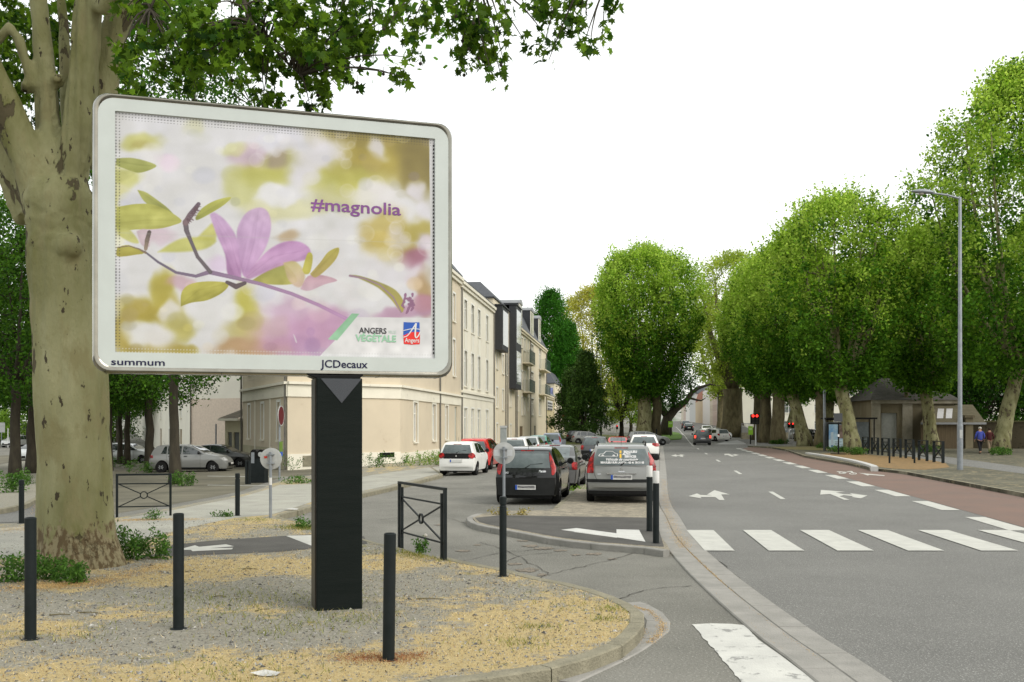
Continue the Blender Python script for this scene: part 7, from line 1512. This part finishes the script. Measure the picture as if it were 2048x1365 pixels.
tlight('small red traffic light in the car park, left of a close pair', 1578, 122, 846, 856, .6); tlight('small red traffic light in the car park, right of a close pair', 1585, 118, 846, 857, .7); tlight('tiny red traffic light far off before the spring trees', 1234, 140, 851, 859, .5)
# green notice boards
for px, Y, a, b, lb in ((1501, 104, 853, 870, 'lime green notice board beside the double-headed traffic light'), (1541, 118, 859, 868, 'lime green notice board glimpsed between plane trunks'), (1341, 140, 843, 855, 'lime green notice board on a dark post at the grass island')):
    x = XA(px, Y); z = tz(x, Y) + .1; q = empty('notice_board', (x, Y, z), 0, lb, 'notice board'); za, zb_ = ZA(a, Y) - z, ZA(b, Y) - z; w = 4.5 * Y / F; mb = MB(); mb.box(-.05, .05, 0, .08, -.1, za); mb.build('post', blk, q); mb = MB(); mb.box(-w, w, -.06, -.003, zb_, za); p_ = mb.build('board', mat('lime_board', (.26, .50, .04), .6), q); mb = MB(); mb.box(-w * .7, w * .7, -.066, -.0605, za - (za - zb_) * .45, za - (za - zb_) * .2); mb.build('printed_panel', mat('pale_lime', (.45, .62, .25), .6), p_)
# railings by the side road
q = empty('railing', Pv(1484, 128), R(20), 'grey railing and low stone wall between the huge dark trunk and the lime board', 'railing'); mb = MB(); mb.box(0, 9, 0, .3, -.1, .75); mb.build('low_wall', stone, q); mb = MB()
for i in range(46): mb.box(i * .2, i * .2 + .05, .1, .15, .753, 1.9)
mb.box(0, 9.1, .09, .16, 1.903, 1.96); mb.build('bars', galv, q)
# bus shelter
Y = 73.0; x = XA(1655, Y); z = tz(x, Y) + .12; q = empty('bus_shelter', (x, Y, z), 0, 'bus shelter with a blue cosmetics poster in its end panel', 'bus shelter'); w = XA(1693, Y) - x; h = ZA(847, Y) - z; zb_ = ZA(899, Y) - z
mb = MB(); mb.box(0, w, -.08, .08, zb_, h); pn_ = mb.build('poster_case', blk, q, bevel=.02)
mb = MB(); mb.box(.07, w - .07, -.09, -.083, zb_ + .09 + (h - zb_) * .33, h - .08); mb.build('poster_image', mat('poster_blue', (.16, .34, .58), .4, (.42, .58, .68), scale=1.1, detail=3, lo=.4, hi=.6), pn_)
mb = MB(); mb.box(.07, w - .07, -.09, -.083, zb_ + .08, zb_ + .085 + (h - zb_) * .33); mb.build('poster_text_panel', mat('poster_pale', (.55, .70, .76), .4), pn_)
mb = MB(); mb.box(w * .52, w - .08, -.0935, -.0905, zb_ + .12 + (h - zb_) * .35, h - .10); mb.build('poster_portrait', mat('poster_brown', (.14, .09, .07), .5, (.24, .17, .14), scale=2.2, lo=.45, hi=.55), pn_)
mb = MB(); mb.box(.22, .40, -.0965, -.0935, zb_ + .3, h - .65); mb.build('poster_tube', mat('poster_tube', (.50, .60, .66), .4), pn_); mb = MB(); mb.box(.22, .40, -.0965, -.0935, zb_ + .2, zb_ + .29); mb.build('poster_cap', mat('poster_deep_blue', (.02, .14, .40), .4), pn_)
mb = MB()
for k, (a, b) in enumerate(((.5, .95), (.5, 1.15), (.5, .85), (.5, 1.0))): mb.box(a, min(b, w - .12), -.0965, -.0935, zb_ + .20 + k * .11, zb_ + .23 + k * .11)
mb.build('poster_lines', greyink, pn_)
mb = MB(); mb.box(-.1, 3.6, -.2, 1.3, h + .30, h + .42); mb.build('roof', blk, q, bevel=.02)
for xx, yy in ((.05, 1.0), (1.8, 1.0), (3.4, 1.0), (3.4, 0)): mb = MB(); mb.box(xx, xx + .07, yy, yy + .07, -.1, h + .298); mb.build('post', blk, q)
mb = MB(); mb.box(.13, 3.38, 1.02, 1.03, .25, h + .1); mb.build('glass_back', cglass2, q)
for px, yt, yb2, r_, lb in ((1649, 780, 902, .10, 'grey pole rising beside the bus shelter poster'),):
    x, y = G(px, yb2, .12); z = tz(x, y) + .12; q = empty('lamp_pole', (x, y, z), 0, lb, 'pole'); mb = MB(); mb.lathe([(r_, -.1), (r_, ZA(yt, y) - z)], 12); mb.build('pole', galv, q, smooth=True); mb = MB(); mb.box(.1, 1.6, -.05, .05, ZA(841, y) - z, ZA(838, y) - z); mb.build('bracket', blk, q)
x, y = G(1677, 909, .12); z = tz(x, y) + .12; q = empty('stop_sign_post', (x, y, z), 0, 'dark bus stop flag on a slim post in front of the shelter', 'bus stop sign'); mb = MB(); mb.cyl(0, 0, -.1, ZA(845, y) - z, .045, 10); mb.build('post', blk, q); mb = MB(); mb.box(-.30, .25, -.03, .03, ZA(844, y) - z, ZA(827, y) - z); mb.build('flag', mat('slate_plate', (.06, .065, .07), .6), q); mb = MB(); mb.box(-.05, .05, -.052, .052, ZA(874, y) - z, ZA(869, y) - z); mb.build('notice', whk, q); mb = MB(); mb.lathe([(.5, .0), (.5, .05), (.001, .06)], 16); mb.build('base_plate', blk, q)
x, y = G(1796, 893, .12); z = tz(x, y) + .12; q = empty('info_totem', (x, y, z), 0, 'slim pale blue totem before the boarded lean-to', 'totem'); h = ZA(856, y) - z; mb = MB(); mb.box(-.10, .10, -.06, .06, 0, h); mb.build('panel', mat('totem_blue', (.10, .26, .32), .5), q, bevel=.05); mb = MB(); mb.box(-.09, .09, -.066, -.062, .4, .9); mb.build('white_label', whk, q)
x, y = XA(1007, 48), 48; z = tz(x, y); q = empty('meter_box', (x, y, z), 0, 'square grey cabinet on a post behind the round sign above the black hatchback', 'cabinet'); mb = MB(); mb.box(-.16, .16, -.16, .16, -.1, ZA(856, y) - z); mb.build('column', mat('grey_cabinet', (.30, .32, .31), .7, (.24, .26, .25), scale=3), q, bevel=.02); mb = MB(); mb.box(-.19, .19, -.19, .19, ZA(858, y) - z + .05, ZA(856, y) - z + .10); mb.build('lid', signback, q)
for px, Y, h0, lb in ((3, 120, 2.6, 'small square sign on a pole by the farthest pale car'), (16, 118, 2.3, 'white post by the left road'), (432, 62, 2.6, 'thin dark pole before the blank white wall')):
    x = XA(px, Y); z = tz(x, Y); q = empty('post', (x, Y, z), 0, lb, 'post'); mb = MB(); mb.cyl(0, 0, -.1, h0, .05, 8); mb.build('pole', whk if px == 16 else galv, q)
    if px == 3: mb = MB(); mb.box(-.45, .45, -.07, -.055, h0 - .9, h0 + .3); mb.build('plate', signback, q)
# ================================================================ PEOPLE
skin = mat('skin', (.42, .24, .16), .6); hair_m = mat('dark_hair', (.03, .02, .015), .8)
def skinmesh(V, E, Rr, m, parent, name, sub=1):
    me = bpy.data.meshes.new(name); me.from_pydata([tuple(v) for v in V], E, []); o = bpy.data.objects.new(name, me); COL.objects.link(o); sk = o.modifiers.new('s', 'SKIN'); sk.use_smooth_shade = True
    for i, r_ in enumerate(Rr): me.skin_vertices[0].data[i].radius = (r_, r_) if not hasattr(r_, '__len__') else r_
    me.skin_vertices[0].data[0].use_root = True
    sb = o.modifiers.new('b', 'SUBSURF'); sb.levels = sub; sb.render_levels = sub
    dg = bpy.context.evaluated_depsgraph_get(); dg.update(); m2 = bpy.data.meshes.new_from_object(o.evaluated_get(dg)); bpy.data.objects.remove(o); m2.name = name; m2.materials.clear(); m2.materials.append(m)
    q = bpy.data.objects.new(name, m2); COL.objects.link(q); q.parent = parent; return q
def person(label, px, Y, jacket, trousers, hat, hatm, hh=1.72, stride=.22, bag=False, rz=0.0):
    x = XA(px, Y); z = tz(x, Y) + .13; s = hh / 1.75; root = empty('person', (x, Y, z), rz, label, 'person')
    V = [(0, 0, .95), (0, 0, 1.12), (0, .02, 1.32), (0, .01, 1.47), (0, 0, 1.56), (0, .01, 1.66), (0, .005, 1.74)]; E = [(0, 1), (1, 2), (2, 3), (3, 4), (4, 5), (5, 6)]; Rr = [(.12, .08), (.13, .09), (.19, .12), (.09, .08), (.055, .055), (.085, .10), (.05, .06)]
    for sx in (-1, 1):
        b = len(V); st = stride * sx; V += [(sx * .095, 0, .88), (sx * .10, st * .55, .50), (sx * .105, st * .85 - .06, .09), (sx * .11, st * .85 + .08, .04)]; E += [(0, b), (b, b + 1), (b + 1, b + 2), (b + 2, b + 3)]; Rr += [.095, .062, .045, (.045, .03)]
        b = len(V); V += [(sx * .20, .01, 1.42), (sx * .27, -.02 - st * .2, 1.16), (sx * .25, .10 - st * .4, .95), (sx * .245, .14 - st * .45, .88)]; E += [(3, b), (b, b + 1), (b + 1, b + 2), (b + 2, b + 3)]; Rr += [.06, .045, .033, (.038, .018)]
        w = Vector(V[b + 3])
        for f_ in range(5):
            k = len(V); d = (f_ - 2) * .016; ln = (.055, .075, .08, .075, .06)[f_] * .9
            V += [tuple(w + Vector((d * .3, d, -.03))), tuple(w + Vector((-sx * .012, d * 1.2, -.03 - ln)))]; E += [(b + 3, k), (k, k + 1)]; Rr += [.010, .008]
    V = [(a * s, b_ * s, c * s) for a, b_, c in V]; body = skinmesh(V, E, Rr, skin, root, 'body')
    jV = [(0, 0, .80), (0, 0, 1.12), (0, .02, 1.32), (0, .01, 1.46)]; jE = [(0, 1), (1, 2), (2, 3)]; jR = [(.20, .15), (.19, .145), (.215, .15), (.11, .10)]
    for sx in (-1, 1): st = stride * sx; b = len(jV); jV += [(sx * .20, .01, 1.42), (sx * .275, -.02 - st * .2, 1.16), (sx * .255, .10 - st * .4, .96)]; jE += [(3, b), (b, b + 1), (b + 1, b + 2)]; jR += [.078, .062, .05]
    skinmesh([(a * s, b_ * s, c * s) for a, b_, c in jV], jE, jR, jacket, body, 'jacket')
    tV = [(0, 0, .95)]; tE = []; tR = [(.175, .14)]
    for sx in (-1, 1): st = stride * sx; b = len(tV); tV += [(sx * .10, 0, .84), (sx * .105, st * .55, .50), (sx * .11, st * .85 - .06, .14)]; tE += [(0, b), (b, b + 1), (b + 1, b + 2)]; tR += [.11, .078, .062]
    skinmesh([(a * s, b_ * s, c * s) for a, b_, c in tV], tE, tR, trousers, body, 'trousers')
    for sx in (-1, 1): st = stride * sx; mb = MB(); mb.ball((sx * .11 * s, (st * .85 + .02) * s, .045), .055, n=6, sz=.8); sh = mb.build('shoe', blk, body, smooth=True); sh.scale = (1, 2.0, 1); sh.location = (0, -(st * .85 + .02) * s, 0)
    mb = MB(); mb.ball((0, 0, 1.70 * s), .108, n=10, sz=.85); mb.build(hat, hatm, body, smooth=True)
    mb = MB(); mb.ball((0, .10 * s, 1.63 * s), .016, n=5); mb.build('nose', skin, body)
    for sx in (-1, 1): mb = MB(); mb.ball((sx * .035, .088 * s, 1.655 * s), .011, n=5); mb.build('eye', blk, body); mb = MB(); mb.ball((sx * .088, .0, 1.63 * s), .022, n=5); mb.build('ear', skin, body)
    mb = MB(); mb.box(-.025, .025, .095 * s, .100 * s, 1.59 * s, 1.60 * s); mb.build('mouth', redk, body)
    return root
person('walker in a bright blue jacket, black trousers and a pale cap, seen from behind', 1960, 66, mat('blue_jacket', (.05, .07, .32), .8), mat('black_trousers', (.012, .012, .015), .9), 'cap', mat('pale_cap', (.45, .42, .36), .8), 1.74)
p2 = person('walker in a dark maroon jacket and light trousers beside the tall plane trunk', 1979, 68, mat('maroon_jacket', (.07, .018, .018), .85), mat('beige_trousers', (.28, .22, .15), .9), 'hair', hair_m, 1.66)
# ================================================================ SMALL PLANTS, GRASS, LITTER
def in_poly(X, Y, poly):
    ins = np.zeros(len(X), bool); n = len(poly)
    for i in range(n):
        x1, y1 = poly[i]; x2, y2 = poly[(i + 1) % n]
        if y1 != y2: ins ^= ((y1 > Y) != (y2 > Y)) & (X < (x2 - x1) * (Y - y1) / (y2 - y1) + x1)
    return ins
cyc = pix([(330, 1100), (345, 1090), (420, 1082), (520, 1075), (620, 1069), (728, 1073), (735, 1088), (640, 1096), (560, 1104), (460, 1108), (350, 1113), (300, 1112)], .124)
palep = pix([(-60, 1122), (-60, 1062), (60, 1052), (230, 1040), (340, 1022), (480, 995), (640, 968), (880, 932), (880, 947), (622, 1005), (540, 1030), (470, 1036), (380, 1055), (300, 1075), (230, 1092), (90, 1112)], .124)
rs = np.random.RandomState(9); NB = 150000
bx, by = rs.uniform(-9, 1.6, NB), 4.8 + rs.rand(NB) ** 1.3 * 15; ok = in_poly(bx, by, pave_poly) & ~in_poly(bx, by, cyc) & ~in_poly(bx, by, palep) & (np.hypot(bx - nx_, by - YT) > .55)
pn1 = vnoise(bx + 20, by + 5, 1.1, 41) * .6 + vnoise(bx + 20, by + 5, .4, 42) * .4; edge_ = np.exp(-np.abs(by - 5.6 - 0 * bx) * .5) * .25
kfa = np.array(kf); dk = np.min(np.hypot(bx[:, None] - kfa[None, ::3, 0], by[:, None] - kfa[None, ::3, 1]), 1); pr = np.clip((straw_at(bx, by) - .10) * 2.2, .04, 1); ok &= rs.rand(NB) < pr
bx, by, pn1 = bx[ok], by[ok], pn1[ok]; n = len(bx); hgt = rs.uniform(.012, .034, n) * (1 + (rs.rand(n) < .08) * 1.0); an = rs.rand(n) * 6.283; wd = rs.uniform(.002, .004, n); ln = rs.normal(size=(n, 2)) * .024
z0 = .12 + np.array([tz(a, b) for a, b in zip(bx, by)]) - .002
V = np.stack([np.stack([bx - np.cos(an) * wd, by - np.sin(an) * wd, z0], 1), np.stack([bx + np.cos(an) * wd, by + np.sin(an) * wd, z0], 1), np.stack([bx + ln[:, 0], by + ln[:, 1], z0 + hgt], 1)], 1).reshape(-1, 3)
straw = leafmat('straw_blades', (.38, .29, .12), (.60, .49, .27), scale=4, trans=.25, isl=.35)
g_ = npmesh('grass', V, np.arange(3 * n).reshape(-1, 3), straw); tag(g_, 'short dry yellow grass on the verge', 'grass', kind='stuff')
# greener tufts
tx, ty, th2 = [], [], []
for (px, py, k, sp) in ((1280 * 0 + 1085, 1190, 26, .5), (1075, 1255, 40, .12), (1180, 1215, 40, .3), (1000, 1290, 30, .25), (1045, 1285, 30, .15), (650, 1200, 90, .5), (440, 1195, 160, .5), (480, 1230, 140, .5), (520, 1345, 60, .3), (900, 1120, 60, .25), (820, 1105, 160, .25), (850, 1112, 160, .2), (1230, 1220, 30, .12), (1210, 1240, 30, .1), (560, 1262, 60, .3), (380, 1340, 40, .4), (120, 1270, 50, .3), (700, 1240, 90, .3), (510, 1040, 80, .3), (590, 1055, 160, .25), (620, 1058, 160, .2)):
    x, y = G(px, py, .12); k *= 3; tx += list(x + rs.normal(size=k) * sp); ty += list(y + rs.normal(size=k) * sp * .8)
tx, ty = np.array(tx), np.array(ty); ok = in_poly(tx, ty, pave_poly); tx, ty = tx[ok], ty[ok]; n = len(tx); an = rs.rand(n) * 6.283; hgt = rs.uniform(.02, .06, n); ln = rs.normal(size=(n, 2)) * .03; wd = .004
V = np.stack([np.stack([tx - np.cos(an) * wd, ty - np.sin(an) * wd, .118 + 0 * tx], 1), np.stack([tx + np.cos(an) * wd, ty + np.sin(an) * wd, .118 + 0 * tx], 1), np.stack([tx + ln[:, 0], ty + ln[:, 1], .12 + hgt], 1)], 1).reshape(-1, 3)
tag(npmesh('grass', V, np.arange(3 * n).reshape(-1, 3), leafmat('green_blades', (.10, .14, .02), (.28, .28, .07), scale=3, trans=.3)), 'sparse green grass tufts on the verge', 'grass', kind='stuff')
# stone chips
NBc = 46000; bx, by = rs.uniform(-9, 1.5, NBc), 4.8 + rs.rand(NBc) ** 1.3 * 15; ok = in_poly(bx, by, pave_poly) & ~in_poly(bx, by, cyc) & (np.hypot(bx - nx_, by - YT) > .6); bx, by = bx[ok], by[ok]; n = len(bx); s_ = rs.uniform(.004, .014, n)[:, None] * (1 + (rs.rand(n) < .05) * 1.5)[:, None]; c0 = np.stack([bx, by, .121 + 0 * bx], 1); a = rs.rand(n) * 6.283; u_ = np.stack([np.cos(a), np.sin(a), 0 * a], 1); v_ = np.stack([-np.sin(a), np.cos(a), 0 * a], 1) * rs.uniform(.4, 1, n)[:, None]
V = np.stack([c0 + u_ * s_, c0 - u_ * s_ + v_ * s_, c0 - u_ * s_ * .6 - v_ * s_, c0 + np.array([0, 0, 1.]) * s_ * .7], 1).reshape(-1, 3); b_ = (np.arange(n) * 4)[:, None]; Fc = np.concatenate([b_ + np.array([[0, 1, 3]]), b_ + np.array([[1, 2, 3]]), b_ + np.array([[2, 0, 3]])])
tag(npmesh('gravel', V, Fc, mat('stone_chips', (.36, .35, .32), .9, (.10, .095, .085), scale=30, isl=.5, detail=2, lo=.4, hi=.55)), 'grey slate chips scattered over the verge', 'gravel', kind='stuff')
bx_, by_ = rs.uniform(-8.5, 1.3, 5200), 5.0 + rs.rand(5200) * 11; ok = in_poly(bx_, by_, pave_poly) & ~in_poly(bx_, by_, cyc); bx_, by_ = bx_[ok], by_[ok]; V, Fc = quads(np.stack([bx_, by_, .128 + 0 * bx_], 1), .022, rs, .45, .8); tag(npmesh('litter', V, Fc, leafmat('brown_bits', (.07, .045, .02), (.24, .15, .06), scale=5, trans=.1)), 'small brown dead leaf bits strewn over the verge', 'litter', kind='stuff')
# straw and dead leaves drifted in the gutters
def drift(poly_line, n, wdt, off, m, nm='litter', sz=.016):
    P_ = [Vector(p) for p in poly_line]; t = rs.rand(n) * (len(P_) - 1); i = np.minimum(t.astype(int), len(P_) - 2); f_ = t - i; A_n = np.array([tuple(p) for p in P_]); c = A_n[i] * (1 - f_)[:, None] + A_n[i + 1] * f_[:, None]
    c = c + rs.normal(size=(n, 2)) * wdt; z = np.array([tz(a, b) for a, b in c]) + off + rs.rand(n) * .012; V, Fc = quads(np.concatenate([c, z[:, None]], 1), sz, rs, .3, .7); o = npmesh(nm, V, Fc, m); tag(o, 'dry straw and catkin litter drifted along the kerbs', 'litter', kind='stuff')
lit = leafmat('catkin_litter', (.38, .24, .09), (.58, .42, .20), scale=4, trans=.1)
drift(pix([(1120, 1352), (1180, 1330), (1225, 1308), (1262, 1285), (1276, 1262)], 0), 5000, .045, .012, lit)
drift(pix([(1262, 1215), (1300, 1225), (1325, 1250), (1322, 1268), (1300, 1290)], 0), 1300, .025, .012, lit)
drift(pix([(1327, 960), (1330, 990), (1334, 1020), (1342, 1050), (1358, 1080), (1370, 1100)], 0), 5000, .07, .03, lit)
drift(pix([(940, 1045), (965, 1057), (1010, 1066), (1060, 1074), (1120, 1082)], 0), 2500, .06, .008, lit); drift(pix([(0, 1064), (60, 1056), (230, 1046)], .12), 3000, .25, .125, lit); drift(pix([(240, 1042), (300, 1040), (400, 1040)], .12), 2500, .15, .125, lit, sz=.02)
drift(pix([(690, 1315), (740, 1318), (800, 1318), (840, 1312)], .12), 2600, .10, .125, leafmat('rusty_needles', (.22, .08, .03), (.36, .17, .07), scale=4, trans=.1)); drift(pix([(30, 1175), (120, 1172), (200, 1165), (330, 1130)], .12), 5000, .16, .125, lit, sz=.022); drift(pix([(84, 1000), (78, 1030)], .0), 800, .12, .01, lit, sz=.03)
drift(pix([(1372, 1100), (1425, 1150), (1500, 1220), (1577, 1280), (1650, 1330)], 0), 1500, .012, .012, lit, sz=.02); drift(pix([(1377, 1144), (1485, 1240), (1569, 1307)], 0), 900, .012, .01, lit, sz=.02)
# weeds
def weed(label, px, py, off, w, h, n, m=lf_weed, leaf=.06, stems=8, name='weed_clump'):
    x, y = G(px, py, off); z = tz(x, y) + off; root = empty(name, (x, y, z), 0, label, 'weeds'); rw = np.random.RandomState(int(px * 7 + py)); mb = MB(); C_ = []
    for k in range(stems):
        bx_ = rw.normal() * w * .35; by_ = rw.normal() * w * .22; tp = Vector((bx_ * 1.1 + rw.normal() * .06, by_ * 1.1 + rw.normal() * .06, h * rw.uniform(.55, 1.05))); mb.tube([(0, 0, -.02), tuple(Vector((bx_ * .5, by_ * .5, 0)).lerp(tp, .5)), tuple(tp)], [.006, .004, .002], 4)
        for q in range(n // stems): t = rw.rand() ** .7; C_.append((bx_ + (tp.x - bx_) * t + rw.normal() * .06 * (w + .3), by_ + (tp.y - by_) * t + rw.normal() * .06 * (w + .3), max(.01, tp.z * t + rw.normal() * .03)))
    mb.build('stem', m, root); V, Fc = quads(np.array(C_), leaf, rw, .4); npmesh('foliage', V, Fc, m, root); return root
weed('leafy green weeds at the picture edge left of the first bollard', 10, 1165, .12, .55, .34, 900, stems=14); weed('green weeds between the first bollard and the plane trunk', 92, 1160, .12, .5, .28, 800, stems=14); weed('dense green weeds at the front foot of the plane trunk', 150, 1165, .12, .30, .24, 700, stems=10)
weed('tall green weeds against the right side of the plane trunk', 262, 1118, .12, .35, .50, 700, stems=12); weed('bushy green weeds right of the tall ones', 308, 1118, .12, .34, .36, 900, stems=12); weed('small green weeds at the barrier foot', 310, 1040, .12, .3, .18, 200, stems=6)
weed('green weeds round the foot of the trunk before the silver hatchback', 365, 972, .02, .9, .55, 900, leaf=.09, stems=14); weed('green weeds round the trunk at the silver hatchback tail', 298, 945, .02, 1.5, .6, 900, leaf=.11, stems=14); weed('low green weeds left of the round sign with red sticker', 455, 1034, .12, .25, .1, 160, stems=5)
weed('lush green weeds under the leftmost dark trunk', 25, 985, .12, 1.3, .8, 1300, leaf=.1, stems=16); weed('green weeds on the planted strip by the ringed bollard', 62, 968, .12, .7, .4, 500, leaf=.08, stems=9); weed('green weeds by the slim trunk pair', 232, 935, .0, 1.6, .8, 600, leaf=.13, stems=10)
weed('low green weeds beside the billboard pillar on its left', 605, 1056, .12, .35, .16, 350, stems=8); weed('green weeds inside the double-post barrier', 842, 1106, .12, .16, .2, 260, stems=5); weed('weeds on the tip of the kerbed island', 1020, 1030, .1, .45, .14, 380, m=leafmat('dry_weed', (.22, .2, .04), (.42, .34, .12), trans=.2), stems=9)
weed('green weeds on the pavement tip behind the round sign', 590, 968, .1, 1.2, .3, 500, leaf=.09, stems=12)
for i, px in enumerate((585, 738, 752, 768, 796, 822, 838, 850, 862, 872, 940 - 65)): 
    yy = 940 if px < 700 else 936 - (px - 740) * .045; weed(['leafy weed at the stone vent of the corner house', 'first weed along the peach wall after the pillar', 'second weed along the peach wall after the pillar', 'third weed along the peach wall after the pillar', 'weed at the corner of the peach house', 'first weed under the facade windows of the peach house', 'second weed under the facade windows of the peach house', 'third weed under the facade windows of the peach house', 'tall weed before the cellar vent', 'weed at the downpipe of the peach house', 'weed beside the tail of the small white hatchback'][i], px, yy, .12, .8, .75, 180, m=lf_lime if i > 4 else lf_weed, leaf=.10, stems=6)
weed('yellow-flowered weeds at the kerb between the black and silver cars', 1158, 985, .0, .5, .2, 200, m=lf_lime, stems=6)
for px, py, lb in ((1556, 889, 'dark ivy clump at the foot of the plane right of the red light'), (1705, 910, 'green ivy at the foot of the plane beside the shelter'), (1850, 905, 'ivy clump at the foot of the pier plane'), (2006, 911, 'ivy clump at the foot of the tallest plane'), (1642, 897, 'grass clump left of the shelter'), (1680, 905, 'weeds under the shelter poster')):
    weed(lb, px, py, .12, 1.25, .5, 800, m=lf_dark if px in (1556, 1985) else lf_weed, leaf=.14, stems=12)
# dandelion clock, sticks, paper, bits
x, y = G(850, 1112, .12); q = empty('dandelion', (x, y, .12), 0, 'dandelion clock on a thin stalk in front of the double-post barrier', 'plant'); mb = MB(); mb.tube([(0, 0, 0), (.01, 0, .28)], .003, 5); mb.build('stem', lf_weed, q); mb = MB(); mb.ball((.01, 0, .30), .026, n=8); mb.build('seed_head', mat('seed_fluff', (.55, .53, .48), .9), q)
pm2 = mat('old_paper', (.55, .55, .52), .8, (.35, .35, .33), scale=14)
for px, py, s_, lb in ((530, 1351, .13, 'crumpled piece of grey paper on the dry grass'), (585, 1021, .2, 'scrap of white paper by the pavement kerb')):
    x, y = G(px, py, .12); rw = random.Random(px); mb = MB(); k = 9; vs = [(s_ * (.5 + .5 * rw.random()) * math.cos(2 * math.pi * i / k), s_ * .6 * (.5 + .5 * rw.random()) * math.sin(2 * math.pi * i / k), rw.uniform(.004, .03)) for i in range(k)] + [(0, 0, .045)]; mb.add(vs, [(i, (i + 1) % k, k) for i in range(k)]); o = mb.build('paper_scrap', pm2, loc=(x, y, .12)); tag(o, lb, 'litter')
for i, (px, py, l_, a) in enumerate(((500, 1140, .20, .05), (440, 1195, .14, .1), (525, 1222, .16, .8), (180, 1228, .24, -.1), (120, 1232, .2, .2), (860, 1200, .3, -.05), (380, 1145, .12, .4))):
    x, y = G(px, py, .12); mb = MB(); mb.tube([(-l_ / 2, 0, .01), (0, .012, .016), (l_ / 2, 0, .008)], [.007, .006, .004], 5); o = mb.build('twig', bark_mid, loc=(x, y, .12), rot=(0, 0, a)); tag(o, ['short twig on straw behind the scratched bollard', 'twig on the gravel right of the scratched bollard', 'pale twig left of the billboard pillar', 'twig lying before the plane weeds', 'twig nearest the first bollard', 'long thin twig right of the billboard pillar', 'twig at the base of the right plane weeds'][i], 'twig', 'fallen twigs on the verge')
x, y = G(1700, 1180, .004)
